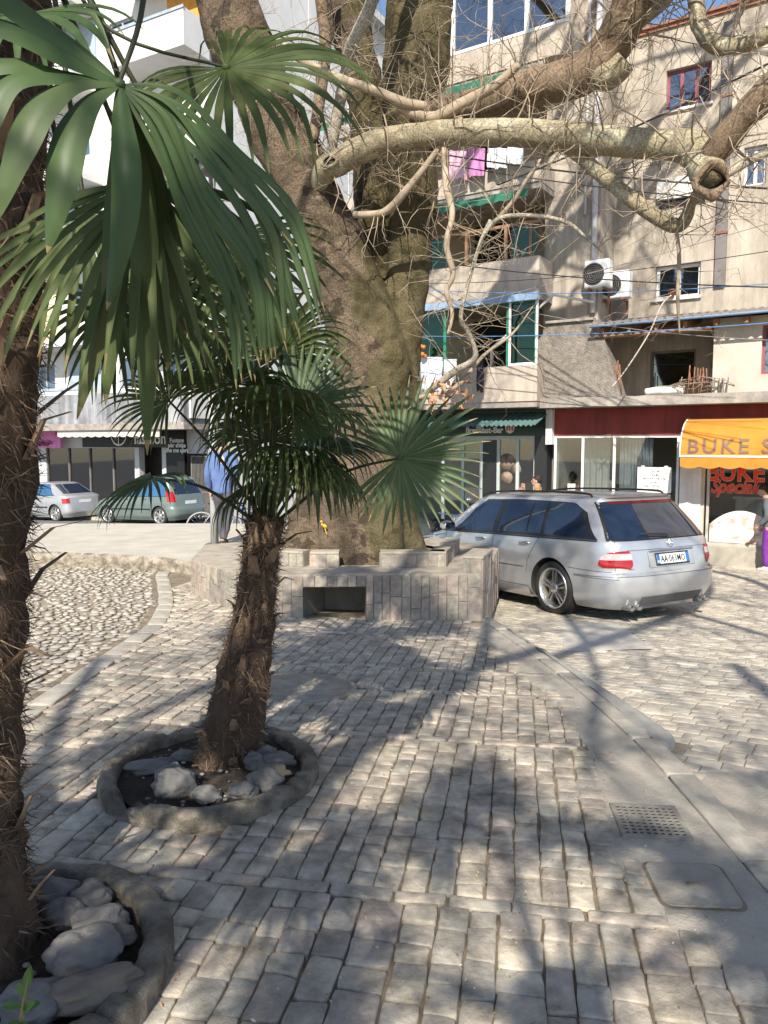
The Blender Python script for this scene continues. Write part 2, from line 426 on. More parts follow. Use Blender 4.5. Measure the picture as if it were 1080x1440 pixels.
# pebbled patch at left, its flat stone border
mb = MB()
def pe(u, v):
    y = 1.5+10.2*v; x1 = left_edge(y)+.2; x0 = -12
    x = x0+(x1-x0)*u; return V((x, y, G(x, y)-.03))
mb.grid(pe, 24, 30); mb.build('pebble_bed', m_peb_base, None, kind='structure')
mb = MB(); occ = {}
def addpeb(x, y, r):
    k = rnd.uniform(.65, 1)
    mb.ico((x, y, G(x, y)-.022+r*.06), (r, r*k, r*.25), 2 if y < 7 else 1, 0, .22, 1.4, rnd.random(), rnd.uniform(0, 3.1), True, rnd.random()*50)
tries = 0
while tries < 9000:
    tries += 1
    y = 3.6+7.6*rnd.random()**.9; xe = left_edge(y)-.03
    x = rnd.uniform(max(-.56*y-.3, -6), xe)
    r = rnd.choice((.03, .035, .04, .045, .055, .07)); ok = True
    if x > xe-r*.7: continue
    gx, gy = int(x//.15), int(y//.15)
    for i in (-1, 0, 1):
        for j in (-1, 0, 1):
            for (a, b, c) in occ.get((gx+i, gy+j), ()):
                if (a-x)**2+(b-y)**2 < ((c+r)*.84)**2: ok = False; break
    if ok:
        occ.setdefault((gx, gy), []).append((x, y, r)); addpeb(x, y, r)
mb.build('pebble_paving', m_peb, None, kind='structure')
mb = MB(); y = 3.2
while y < 10.6:
    l = rnd.uniform(.28, .5); a = left_edge(y); b = left_edge(y+l)
    stone(mb, [(a-.02, y+.008), (a+.15, y+.008), (b+.15, y+l-.008), (b-.02, y+l-.008)], .004, zc, rnd.uniform(.4, 1), bev=.01, jag=.008, drop=.04)
    y += l
mb.build('border_paving', m_kerb, None, kind='structure')

# raised pavement (plaza) at back left, rough stone kerb
PLZ = .03
EDGE = [(-14, 12.0), (-9, 11.75), (-6.0, 11.55), (-5.0, 11.45), (-4.0, 11.2), (-3.1, 10.85), (-2.3, 10.3), (-1.9, 10.35), (-1.0, 11.1), (.9, 11.25)]
def pedge(x):
    for (a, ya), (b, yb) in zip(EDGE, EDGE[1:]):
        if a <= x <= b: return ya+(yb-ya)*(x-a)/(b-a)
    return EDGE[-1][1]
mb = MB(); n = 120
def pz(x, y): return PLZ+.008*noise.noise(V((x, y, 0)))-.012*(y-11)*sst(-2, 1, x)
def pl(u, v):
    x = -14+14.9*u; y0 = pedge(x); return V((x, y0+(15.7-y0)*v, pz(x, y0+(15.7-y0)*v)))
mb.grid(pl, n, 12)
mb.grid(lambda u, v: V((-14+14.9*u, 15.7+.0*v, PLZ-.5*v)), 20, 1)
mb.build('pavement', m_plaza, None, kind='structure')
mb = MB()
def kf(u, v):
    x = -14+14.9*u; y = pedge(x)-.012; z = PLZ+.012-.4*v
    k = noise.noise(V((x*4, z*5, 2)))*.05+noise.noise(V((x*11, z*9, 5)))*.035
    return V((x, y-.03+k+(.05 if v == 0 else 0), z+(noise.noise(V((x*6, 0, 0)))*.012)))
mb.grid(kf, 420, 10)
mb.build('rough_kerb', M('rough_kerb_stone', (.42, .365, .285), (.17, .14, .105), scale=9, rough=.95, bump=1, bscale=26, bdist=.05, detail=12, lo=.38, hi=.6), None, kind='structure')
# cars' road behind
sheet('road', -40, 1.0, 15.7, 60, lambda x, y: G(x, min(y, 45))-.1, 20, 30, m_asph)
# ------------------------------------------------------------------ buildings
class Fac:
    """a facade frame: s along the wall to the right, y depth into the building, z up"""
    def __init__(s, P, left):
        l = V((left[0], left[1], 0)).normalized(); s.P = V((P[0], P[1], 0)); s.r = -l; s.i = V((-s.r.y, s.r.x, 0))
        s.M = Matrix(((s.r.x, s.i.x, 0, s.P.x), (s.r.y, s.i.y, 0, s.P.y), (0, 0, 1, 0), (0, 0, 0, 1)))
    def px(s, px, py, o=0):                    # (s, z) of the wall point seen at a pixel, wall standing o proud
        d = ray(px, py); Q = s.P - s.i*o
        k = (Q.x*s.i.x+Q.y*s.i.y)/(d.x*s.i.x+d.y*s.i.y); p = V((0, 0, CAMZ))+d*k
        return ((p-Q).dot(s.r), p.z)
    def w(s, a, y, z): return s.M @ V((a, y, z))
def walls(mb, s0, s1, z0, z1, y, holes=(), th=.25, mi=0, back=True):
    xs = sorted({s0, s1, *[h[0] for h in holes], *[h[1] for h in holes]}); zs = sorted({z0, z1, *[h[2] for h in holes], *[h[3] for h in holes]})
    xs = [x for x in xs if s0 <= x <= s1]; zs = [z for z in zs if z0 <= z <= z1]
    for a, b in zip(xs, xs[1:]):
        for c, d in zip(zs, zs[1:]):
            m, n = (a+b)/2, (c+d)/2
            if any(h[0] < m < h[1] and h[2] < n < h[3] for h in holes): continue
            mb.add([(a, y, c), (b, y, c), (b, y, d), (a, y, d)], [(0, 1, 2, 3)], mi)
            if back: mb.add([(a, y+th, c), (b, y+th, c), (b, y+th, d), (a, y+th, d)], [(3, 2, 1, 0)], mi)
    for (a, b, c, d) in [(s0, s1, z0, z1)]+list(holes):
        a, b, c, d = max(a, s0), min(b, s1), max(c, z0), min(d, z1)
        mb.add([(a, y, c), (b, y, c), (b, y, d), (a, y, d), (a, y+th, c), (b, y+th, c), (b, y+th, d), (a, y+th, d)],
               [(0, 1, 5, 4), (1, 2, 6, 5), (2, 3, 7, 6), (3, 0, 4, 7)], mi)
m_plast = M('old_plaster', (.44, .385, .32), (.31, .27, .225), scale=1.1, stain=.35, rough=.95, bump=.5, bscale=35, detail=12, lo=.3, hi=.62, c3=(.385, .335, .275))
m_rough = M('rough_plaster', (.29, .255, .22), (.18, .155, .13), scale=9, rough=1, bump=1, bscale=28, detail=10, bdist=.04)
m_bal = M('balcony_plaster', (.48, .41, .34), (.37, .315, .265), scale=1.4, stain=.25, rough=.95, bump=.3, bscale=40, detail=10)
m_slab = M('weathered_slab', (.36, .32, .28), (.2, .175, .155), scale=4, rough=1, bump=.8, bscale=40, detail=10)
m_red = M('red_fascia', (.25, .034, .026), (.20, .028, .022), scale=2, stain=.3, rough=.6)
m_white = M('white_paint', (.66, .64, .61), (.55, .53, .5), scale=2, stain=.2, rough=.7)
m_wframe = M('white_frame', (.74, .74, .72), (.66, .66, .65), scale=4, rough=.5)
m_dark = M('dark_void', (.018, .017, .016), rough=.9)
m_green = M('green_sheet', (.03, .22, .12), (.02, .15, .085), scale=3, rough=.5)
m_gcloth = M('green_awning_cloth', (.05, .26, .17), (.035, .2, .13), scale=5, rough=.8, trans=.35)
m_blue = M('blue_strip', (.23, .33, .47), (.18, .27, .4), scale=3, rough=.6)
m_corr = M('corrugated_roof', (.22, .19, .17), (.14, .12, .11), scale=4, rough=.8)
m_wood = M('old_timber', (.30, .17, .10), (.2, .11, .065), scale=5, rough=.9)
m_pipe = M('grey_pipe', (.17, .155, .15), (.12, .11, .105), scale=3, rough=.7)
m_rust = M('rusty_steel', (.28, .13, .08), (.18, .08, .05), scale=12, rough=.95)
m_int = M('shop_interior', (.6, .56, .5), (.5, .47, .42), scale=2, rough=.9)
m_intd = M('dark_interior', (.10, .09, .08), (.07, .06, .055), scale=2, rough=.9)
m_curt = M('curtain', (.68, .71, .74), (.5, .54, .58), scale=3, rough=.9, stretch=(6, 6, .3))
m_lace = M('lace_curtain', (.62, .66, .72), (.42, .47, .55), scale=4, rough=.9, stretch=(5, 5, .6))
m_wine = M('wine_frame', (.26, .075, .10), (.2, .055, .075), scale=4, rough=.5)
g_shop = GLASS()
g_win = GLASS('window_glass', (.55, .62, .68), .22, .03)
g_dark = GLASS('dark_glass', (.25, .28, .3), .16, .03)
m_plast_c = M('white_plastic', (.72, .72, .70), (.62, .62, .6), scale=5, rough=.45)

A = Fac((4.83, 15.8), (-1.56, 1))
bA = thing('apartment_building', A.w(0, 0, -.8), 'old beige apartment block with balconies above shops, right of the big tree', 'building')
def pA(name, mb, mats, parent=None, **kw): return mb.xf(A.M).build(name, mats, parent or bA, **kw)
def rA(x0, y0, x1, y1, o=0):
    """rect in facade coords from two pixel corners (left-top, right-bottom measured mid-edge)"""
    s0 = A.px(x0, (y0+y1)/2, o)[0]; s1 = A.px(x1, (y0+y1)/2, o)[0]; xm = (x0+x1)/2
    return s0, s1, A.px(xm, y1, o)[1], A.px(xm, y0, o)[1]
GZ = -.8
def win(rect, y, name='window', frame=None, mull=1, depth=.1, glass=None, curtain=True, parent=None, fw=.05, label=None, backd=.4):
    """window in an opening: frame > pane, curtain; backed by a dark room"""
    a, b, c, d = rect; frame = frame or m_wframe; f = MB(); y += depth
    for (p, q, r_, t) in ((a, a+fw, c, d), (b-fw, b, c, d), (a+fw, b-fw, c, c+fw), (a+fw, b-fw, d-fw, d)): f.box(p, q, y, y+.05, r_, t)
    for k in range(1, mull+1):
        x = a+(b-a)*k/(mull+1); f.box(x-fw*.6, x+fw*.6, y-.003, y+.047, c+fw, d-fw)
    w = pA(name, f, frame, parent, label=label)
    g = MB(); g.box(a+fw, b-fw, y+.018, y+.024, c+fw, d-fw); pA('pane', g, glass or g_win, w)
    if curtain:
        cm = MB(); n = 40
        cm.grid(lambda u, v: V((a+(b-a)*u, y+.12+.02*math.sin(u*46)+.01*math.sin(u*17), c+(d-c)*v)), n, 2); pA('curtain', cm, m_lace, w)
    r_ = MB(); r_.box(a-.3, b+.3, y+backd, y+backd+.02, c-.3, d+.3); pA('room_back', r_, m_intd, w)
    return w

sb0 = A.px(572, 300, .9)[0]
SL = A.px(590, 500, 0)[0]-3.0; SR = A.px(1080, 400, 0)[0]+7
s_mid = A.px(842, 400, .1)[0]; sB = A.px(757, 440, .9)[0]
zslab = A.px(900, 556, .7)[1]; zslab0 = A.px(900, 570, .7)[1]
ZR = A.px(1000, 24, -.9)[1]
# --- upper right wall, recessed behind the shop terrace
w1 = rA(937, 92, 1000, 150, -.9); w2 = rA(922, 372, 985, 418, -.9); w3 = rA(914, 492, 978, 547, -.9); w4 = rA(925, 250, 985, 288, -.9)
w5 = rA(1046, 205, 1078, 260, -.9); w6 = (w1[1]+1.0, w1[1]+2.2, w1[2]+2.75, w1[3]+2.7)
mb = MB(); walls(mb, s_mid-.3, SR, zslab, ZR, .9, [w1, w2, w3, w5], .3)
pA('wall', mb, m_plast)
mb = MB(); mb.box(s_mid-.3, SR, .85, 1.4, ZR, ZR+.07); mb.box(s_mid-.3, SR, .80, .9, ZR+.07, ZR+.12)
pA('eaves', mb, M('eaves_tile', (.30, .13, .08), (.22, .1, .07), scale=6, rough=.9))
mb = MB(); mb.box(s_mid-.3, SR, 1.2, 9, zslab-.3, ZR-.02); mb.box(sb0-2.4, s_mid, 1.55, 5, zslab-.3, A.px(690, 110, .9)[1]-.2); mb.box(sb0+.1, s_mid, 1.56, 4.9, A.px(690, 110, .9)[1]-.25, ZR+1.2); pA('rear_block', mb, m_intd)
for r_ in (w1,):
    win(r_, .9, frame=m_wine, mull=2, fw=.055)
    s = MB(); s.box(r_[0]-.05, r_[1]+.05, .84, .96, r_[2]-.05, r_[2]); pA('sill', s, m_white)
win(w2, .9, mull=1, fw=.06); s = MB(); s.box(w2[0]-.07, w2[1]+.03, .83, .95, w2[2]-.06, w2[2]); pA('sill', s, m_white)
win(w3, .9, mull=0, frame=m_pipe, curtain=False, glass=g_dark)
win(w5, .9, mull=1)
# rolled shutter box / white sheet under second window
mb = MB(); mb.box(w4[0], w4[1], .80, .895, w4[2]+.12, w4[3]); mb.box(w4[0]+.05, w4[1]+.15, .86, .9, w4[2]-.02, w4[2]+.1, 1)
pA('shutter', mb, [m_white, m_dark])
# projecting room on the right (far right upper)
s_jr = A.px(1040, 30, -.6)[0]
# dark drain pipe down the wall
sp = A.px(1015, 300, -.8)[0]
mb = MB(); mb.box(sp-.1, sp+.1, .82, .897, zslab+2.2, ZR-.2); pA('drain_duct', mb, m_pipe)
for k in range(3):
    mb = MB(); z = ZR-1.6-2.6*k; mb.box(sp-.11, sp+.11, .80, .9, z, z+.05); pA('bracket', mb, m_rust)
# --- right bay: enclosed white room over the shop
sW0, sW1 = A.px(1003, 500, .3)[0], SR
zc0 = A.px(930, 452, .4)[1]
r5 = rA(1071, 455, 1120, 525, .3)
mb = MB(); walls(mb, sW0, sW1, zslab, zc0-.02, -.3, [r5], 1.19); pA('terrace_room', mb, M('flaky_white', (.52, .46, .39), (.38, .33, .28), scale=2.2, rough=.95, bump=.4, bscale=40, detail=10))
win(r5, -.3, frame=m_wine, mull=0)
# corrugated lean-to roof with timber rafters
s0c = A.px(836, 455, .5)[0]
mb = MB(); n = 150
def cor(u, v):
    s = s0c+(SR-s0c)*u; y = -.75+1.62*v
    return V((s, y, zc0-.02+.32*v+.025*math.sin(s*2*math.pi/.16)))
mb.grid(cor, n*3, 3); mb.grid(lambda u, v: cor(u, v)-V((0, 0, .012)), n*3, 3)
ro = pA('terrace_roof', mb, m_corr)
for k in range(6):
    x = s0c+.15+k*.52; mb = MB()
    mb.add([(x+i*.07, y, z) for i in (0, 1) for (y, z) in ((-.6, zc0-.18), (-.6, zc0-.06), (.87, zc0+.24), (.87, zc0+.11))], [(0, 1, 2, 3), (7, 6, 5, 4), (0, 4, 5, 1), (1, 5, 6, 2), (2, 6, 7, 3), (3, 7, 4, 0)])
    pA('rafter', mb, m_wood, ro)
mb = MB(); mb.box(s0c+.02, sW0-.01, -.55, -.47, zc0-.26, zc0-.18); mb.box(s0c+.02, sW0-.01, .3, .37, zc0-.06, zc0); pA('beam', mb, m_wood, ro)
mb = MB(); mb.tube([(s0c, -.8, zc0-.05), (SR, -.8, zc0+.0)], .026, 10); pA('gutter', mb, m_blue, ro)
# terrace slab over the shops
sS0 = A.px(752, 565, .7)[0]
mb = MB()
n = 60
for k in range(n):
    a = sS0+(SR-sS0)*k/n; b = sS0+(SR-sS0)*(k+1)/n
    j = lambda x: .025*noise.noise(V((x*3, 0, 0)))
    mb.add([(a, -.7+j(a), zslab0), (b, -.7+j(b), zslab0), (b, -.7+j(b+3), zslab+j(b)), (a, -.7+j(a+3), zslab+j(a)), (a, 1.5, zslab), (b, 1.5, zslab), (a, 1.5, zslab0), (b, 1.5, zslab0)], [(0, 1, 2, 3), (3, 2, 5, 4), (6, 7, 1, 0)])
mb.box(sS0-.001, sS0+.002, -.68, 1.4, zslab0, zslab)
pA('terrace_slab', mb, m_slab)
# --- middle wall and buttress
ztop = ZR+1.3
mb = MB(); walls(mb, sB-.2, s_mid, zslab-.02, ztop, -.1, [], 1.6); pA('wall', mb, m_plast)
bt = [A.px(690, 558, .55), A.px(700, 400, .55), A.px(812, 452, .55), A.px(838, 448, .55), A.px(872, 560, .55)]
bt = [(bt[0][0], zslab), (A.px(775, 440, .55)[0], bt[2][1]), (A.px(842, 452, .55)[0], bt[2][1]), (A.px(872, 560, .55)[0], zslab)]
mb = MB(); k = len(bt)
mb.add([(s, -.55, z) for s, z in bt]+[(s, -.09, z) for s, z in bt], [tuple(range(k)), tuple(range(2*k-1, k-1, -1))]+[(i, i+k, (i+1) % k+k, (i+1) % k) for i in range(k)])
# tapering: the right flank
pA('stair_buttress', mb, m_rough)
mb = MB(); mb.box(bt[1][0]-.1, bt[2][0]-.1, -.62, -.4, bt[1][1], bt[1][1]+.05); pA('coping', mb, m_slab)
# --- balcony stack on the left
def zA(x, y, o=.9): return A.px(x, y, o)[1]
floors = [(zA(700, 565), zA(675, 517), zA(675, 425)), (zA(675, 425)+.12, zA(663, 372), zA(663, 318)), ]
pf = [ # parapet bottom, parapet top, opening top
 (zA(675, 566), zA(675, 517), zA(675, 428)),
 (zA(663, 425)+.06, zA(663, 372), zA(663, 285)),
 (zA(680, 276)+.1, zA(680, 240), zA(680, 120)),
 (zA(690, 110)+.1, zA(690, 58), zA(690, 58)+1.5)]
sbT = sb0
for i, (a, b, c) in enumerate(pf):
    sb0 = sbT-(2.5 if i < 3 else 0)
    mb = MB(); walls(mb, sb0, sB, a, b, -.9, [], .14)
    mb.box(sB-.14, sB-.001, -.76, -.1, a, b)                       # returning side
    bal = pA('balcony', mb, m_bal)
    nxt = pf[i+1][0] if i < 3 else c+.3
    fl = MB(); fl.box(sb0, sB-.01, -.87, -.1, a-.12, a-.002); pA('balcony_floor', fl, m_slab, bal)
    st = MB(); st.box(sb0, sB-.1, .9, 1.0, a, nxt, 0); st.box(sB-.2, sB-.17, -.09, .9, a, nxt, 0); st.box(sb0, sB-.2, -.05, .9, nxt-.1, nxt-.06, 0); pA('balcony_room', st, M('balcony_room', (.42, .33, .25), (.34, .27, .2), scale=2, rough=.9), bal)
    dr = MB(); dr.box(sB-2.3, sB-1.4, .86, .895, a+.05, a+2.0);  pA('balcony_door', dr, m_dark, bal)
sb0 = sbT-2.5
# floor strips and awnings
mb = MB(); mb.box(sb0, sB+.02, -1.02, -.905, pf[1][0]-.16, pf[1][0]-.02); pA('blue_strip', mb, m_blue)
for i, (z, xr) in enumerate(((pf[2][0]-.1, 745), (pf[3][0]-.1, 740))):
    sx = A.px(xr, 260 if i == 0 else 90, 1.1)[0]; mb = MB()
    mb.grid(lambda u, v: V((sb0+(sx-sb0)*u, -.91-.3*v, z-.02-.1*v+.012*math.sin(u*240))), 300, 2)
    mb.grid(lambda u, v: V((sb0+(sx-sb0)*u, -1.21, z-.12-.13*v-(.03*abs(math.sin(u*60)) if v == 1 else 0))), 240, 2)
    pA('green_canopy', mb, m_gcloth)
# green glazing in two openings
for (z0, z1, posts, fr) in ((pf[0][1], pf[0][2], (.0, -.62, -2.1), m_green), (pf[1][1], pf[1][2]-.55, (-.15, -.7, -1.6, -2.5), m_wood)):
    f = MB(); 
    for x in posts: f.box(sB+x-.09, sB+x-.03, -.86, -.8, z0, z1, 0)
    f.box(sb0, sB-.04, -.85, -.81, z1-.06, z1, 0)
    gf = pA('balcony_frame', f, fr)
    for (ga_, gb_) in ((sB-.62, sB-.09), (sbT+.2, sB-2.15)):
        g = MB(); g.box(ga_, gb_, -.835, -.829, z0+.05, z1-.06); pA('green_panel', g, GLASS('green_glass', (.10, .55, .34), .02), gf)
wf = MB(); z0, z1 = pf[0][1], pf[0][2]
for (a, b, c, d) in ((sB-.64, sB-.60, z0, z1), (sB-.05, sB-.01, z0, z1), (sB-.6, sB-.05, z0, z0+.05)): wf.box(a, b, -.90, -.86, c, d)
pA('corner_window_frame', wf, m_wframe)
# pale soffit on the second storey
# top storey glazed bay
sb0 = sbT; ztb = pf[3][1]; f = MB()
sT1 = A.px(800, 20, .9)[0]
for k, x in enumerate([x for x in (sB-3.9, sB-3.0, sB-2.0, sB-1.15, sB-.35, sT1-.02) if x > sb0]): f.box(x-.045, x+.045, -.9, -.84, ztb, ztb+1.5)
f.box(sb0, sT1, -.91, -.83, ztb-.06, ztb); f.box(sb0, sT1, -.91, -.83, ztb+1.5, ztb+1.6)
tw = pA('glazed_bay', f, m_wframe)
g = MB(); g.box(sb0, sT1-.03, -.87, -.865, ztb, ztb+1.5); pA('pane', g, g_win, tw)
g = MB(); g.box(sb0, sT1, -.9, 0, ztb+1.6, ztb+1.8); pA('bay_roof', g, m_slab, tw)
mb = MB(); walls(mb, sB, sT1, pf[3][0], ztb-.06, -.9, [], .75); pA('wall', mb, m_plast)
mb = MB(); mb.tube([(A.px(690, 565, .58)[0], -.60, zslab), A.px(692, 490, .58)[:1]+(-.60, A.px(692, 490, .58)[1]), (A.px(779, 415, .58)[0]-.0, -.60, A.px(779, 415, .58)[1]), (A.px(835, 425, .3)[0], -.3, A.px(835, 425, .3)[1])], .03, 10); pA('white_pipe', mb, m_white)
# vertical white pipes by the corner
mb = MB(); sx = A.px(836, 330, .15)[0]; mb.tube([(sx, -.16, zA(836, 440, .15)), (sx, -.16, ztop-.5)], .06, 10); mb.tube([(sx-.2, -.16, zA(836, 300, .15)), (sx-.2, -.16, ztop-.5)], .035, 8); pA('white_pipe', mb, M('pale_pipe', (.5, .5, .52), (.42, .42, .44), rough=.6))

# --- ground floor
sq0, sq1 = A.px(779, 700, 0)[0], A.px(955, 700, 0)[0]
zf0, zf1 = A.px(868, 612, .05)[1], zslab0
mb = MB(); mb.box(sS0+.15, SR, -.06, .3, zf0, zf1-.005); pA('red_fascia', mb, m_red)
mb = MB(); mb.box(sq0-.14, sq0, -.2, .3, A.px(772, 625, .1)[1], zf1-.01); pA('white_pier', mb, m_white)
# glass shop front
zg0 = GZ+.12
fr = MB()
for x in (sq0+.02, sq0+.62, sq0+1.28, sq1-.04): fr.box(x-.025, x+.025, -.03, .03, zg0, zf0)
fr.box(sq0, sq1, -.035, .035, zf0-.05, zf0-.001); fr.box(sq0, sq1, -.035, .035, zg0, zg0+.12)
sf = pA('shop_front', fr, m_wframe)
g = MB(); g.box(sq0, sq1, -.004, .004, zg0+.12, zf0-.05); pA('pane', g, g_shop, sf)
st = MB(); st.box(sq0-.2, SR, -.45, 3.2, GZ-.3, zg0); pA('shop_step', st, m_conc)
rm = MB(); rm.box(sq0-.1, sq1+.1, 3.0, 3.1, zg0, zf0+.2); rm.box(sq0-.12, sq0-.02, .32, 3.0, zg0, zf0+.2); rm.box(sq1+.0, sq1+.1, .32, 3.0, zg0, zf0+.2); rm.box(sq0-.1, sq1+.1, .3, 3.1, zf0+.2, zf0+.25)
pA('shop_room', rm, m_int)
# things in the window
def thA(name, loc, label, cat, group=None): return thing(name, A.w(*loc), label, cat, group)
c = MB(); a, b = sq0+1.32, sq0+2.0
c.grid(lambda u, v: V((a+(b-a)*u, .25+.05*math.sin(u*60)+.02*math.sin(u*23), zg0+.2+(zf0-zg0-.25)*v)), 90, 3)
t = c.xf(A.M).build('curtain', m_curt, None, label='long pale blue-grey curtain hanging behind the glass shop front', category='curtain')
c = MB(); a, b = sq0+.42, sq0+1.05
c.grid(lambda u, v: V((a+(b-a)*u, .5+.03*math.sin(u*30), zg0+.2+(zf0-zg0-.25)*v)), 60, 3)
c.xf(A.M).build('curtain', M('white_net', (.74, .72, .67), (.62, .6, .55), scale=3, rough=.9), None, label='white net curtain behind the left half of the shop front', category='curtain')
t = thA('shelf_unit', (sq0+1.1, 1.2, zg0), 'white display shelves holding cake boxes inside the glass shop front', 'shelves')
for z in (.45, .9, 1.35, 1.8):
    q = MB(); q.box(sq0+.65, sq0+1.35, .95, 1.35, zg0+z, zg0+z+.03); q.xf(A.M).build('shelf', m_white, t)
for x in (.65, 1.33):
    q = MB(); q.box(sq0+x-.02, sq0+x, .94, 1.36, zg0, zg0+2.0); q.xf(A.M).build('side_panel', m_white, t)
for k, (z, x) in enumerate(((.48, .8), (.48, 1.1), (.93, .75), (.93, 1.05), (1.38, .9))):
    q = MB(); q.lathe([(0, 0), (.1, 0), (.11, .03), (.11, .14), (.09, .18), (0, .19)], 16, 0, (sq0+x, 1.15, zg0+z))
    q.xf(A.M).build('cake_box', m_white, None, label=['round white cake box on the lowest shelf, left', 'round white cake box on the lowest shelf, right', 'round white cake box on the second shelf, left', 'round white cake box on the second shelf, right', 'round white cake box alone on the third shelf'][k], category='box', group='cake boxes on the shelves')
q = MB(); q.box(sq0+.15, sq0+.4, .6, .66, zg0+.55, zg0+1.45, bev=.02)
q.xf(A.M).build('wooden_panel', M('orange_wood', (.34, .15, .07), rough=.5), None, label='brown wooden panel leaning behind the left end of the glass shop front', category='panel')
q = MB(); q.box(sq0+.3, sq0+.47, -.012, -.006, zg0+1.25, zg0+1.5); q.xf(A.M).build('small_notice', m_white, None, label='small white notice taped to the left pane of the shop front', category='notice')
q = MB()
q.grid(lambda u, v: V((sq0+.3+.5*u, .35, zg0+.14+.5*math.sqrt(max(0, 1-(2*u-1)**2))*v)), 20, 4)
q.xf(A.M).build('white_sack', m_white, None, label='white rounded sack standing at the foot of the net curtain', category='sack')
# paper notice with text lines
n0 = A.px(896, 676, .02); n1 = A.px(944, 676, .02); zt = A.px(920, 657, .02)[1]; zb = A.px(920, 693, .02)[1]
q = MB(); q.box(n0[0], n1[0], -.012, -.008, zb, zt, 0)
q.box(n0[0]+.07, n0[0]+.14, -.0125, -.0085, zt-.01, zt+.03, 1); q.box(n1[0]-.14, n1[0]-.07, -.0125, -.0085, zt-.01, zt+.03, 1)
nt_ = q.xf(A.M).build('paper_notice', [M('paper', (.78, .79, .78), rough=.9), m_plast_c], None, label='white paper notice with lines of capitals taped to the shop glass', category='notice')
q = MB()
nw = n1[0]-n0[0]
for k, wd in enumerate((.26, .38, .62, .26, .64, .30)):        # six lines of print too small to read
    x = (n0[0]+n1[0])/2-nw*wd/2; z = zt-.10-k*.075; e = (n0[0]+n1[0])/2+nw*wd/2
    while x < e:
        w = rnd.uniform(.02, .034)
        if rnd.random() > .12:
            q.box(x, x+.007, -.0145, -.0135, z, z+.035); q.box(x+.007, x+w-.008, -.0145, -.0135, z+rnd.choice((0, .015, .028)), z+rnd.choice((.0, .015))+.036*.2+.0285*.2+.012)
            if rnd.random() > .4: q.box(x+w-.008, x+w-.002, -.0145, -.0135, z, z+.035)
        x += w+.006
q.xf(A.M).build('lettering', m_pipe, nt_)
# white column and the bakery window
sc0, sc1 = A.px(955, 700, .1)[0], A.px(985, 700, .1)[0]
mb = MB(); mb.box(sc0, sc1, -.1, .3, zg0-.1, zf0-.004); pA('white_column', mb, m_white)
sk0 = sc1; sk1 = SR
zs = A.px(1030, 768, .05)[1]
mb = MB(); mb.box(sk0, sk1, -.08, .3, zg0-.1, zs, bev=.01); pA('window_sill', mb, m_conc)
f = MB(); f.box(sk0+.0, sk0+.06, -.05, .02, zs, zf0-.002); f.box(sk0+.1, sk0+.15, -.045, .02, zs, zf0-.002); f.box(sk0+.15, sk1, -.045, .02, zs, zs+.05); f.box(sk0+2.3, sk0+2.36, -.045, .02, zs+.05, zf0-.002)
bw = pA('bakery_window', f, M('beige_frame', (.5, .46, .4), rough=.5))
g = MB(); g.box(sk0+.15, sk1, -.02, -.014, zs+.05, zf0); pA('pane', g, g_shop, bw)
rm = MB(); rm.box(sk0-.1, sk1, 2.4, 2.5, zs-.6, zf0+.2); rm.box(sk0-.02, sk0, .32, 2.4, zs-.6, zf0+.2); rm.box(sk0, sk1, .32, 2.4, zs-.62, zs-.6)
pA('bakery_room', rm, M('bakery_interior', (.20, .16, .13), (.14, .115, .1), scale=2, rough=.9))
# painted picture (bread) low on the window
q = MB()
def lo(u, v): return V((sk0+.17+1.15*u, -.026, zs+.06+(.62*math.sin(math.pi*(.12+.78*u))**.6)*v))
q.grid(lo, 30, 8)
q.xf(A.M).build('window_sticker', M('bread_sticker', (.70, .60, .48), (.42, .30, .22), scale=3.2, rough=.5, c3=(.72, .70, .66), detail=3), bw)
q = MB(); q.box(sk0+.5, sk0+1.5, .8, 1.2, zs-.6, zs+.85, 0); q.box(sk0+.45, sk0+1.55, .75, 1.25, zs+.85, zs+.9, 0)
q.xf(A.M).build('bakery_counter', m_white, None, label='white counter inside the bakery behind the red lettered window', category='counter')
# red lettering on bakery glass
m_redl = M('red_letter', (.62, .05, .02), (.52, .04, .015), rough=.5); m_halo = M('letter_outline', (.75, .55, .42), rough=.6)
def sign_text(name, txt, sz, s, z, y, mat, parent, off=0, shear=0, ex=.004, space=1, wscale=1):
    q = MB(); q.mesh(text_me(txt, sz, shear, off, ex, space), Matrix.Translation((s, y, z)) @ Matrix.Rotation(R(90), 4, 'X') @ Matrix.Diagonal((wscale, 1, 1, 1)))
    return q.xf(A.M).build(name, mat, parent)
k0 = A.px(993, 668, .03); k1 = A.px(1076, 668, .03)
zb1 = A.px(1035, 676, .03)[1]; zt1 = A.px(1035, 650, .03)[1]
h1 = (zt1-zb1)/.72; kb = (k1[0]-k0[0])/max(v.co.x for v in text_me('BUKE', h1, 0, .022, .004, 1.04).vertices)
sign_text('red_lettering', 'BUKE', h1, k0[0]+.0, zb1, -.034, m_redl, bw, .010, 0, .004, 1.04, kb)
sign_text('letter_outline', 'BUKE', h1, k0[0]+.0, zb1, -.028, m_halo, bw, .018, 0, .002, 1.04, kb)
zb2 = A.px(1035, 693, .03)[1]; ks = (A.px(1075, 690, .03)[0]-k0[0]-.08)/max(v.co.x for v in text_me('Speciale', h1*.72, .35, .014, .004).vertices)
sign_text('red_lettering', 'Speciale', h1*.72, k0[0]+.08, zb2, -.034, m_redl, bw, .007, .35, .004, 1.0, ks)
sign_text('letter_outline', 'Speciale', h1*.72, k0[0]+.08, zb2, -.028, m_halo, bw, .013, .35, .002, 1.0, ks)
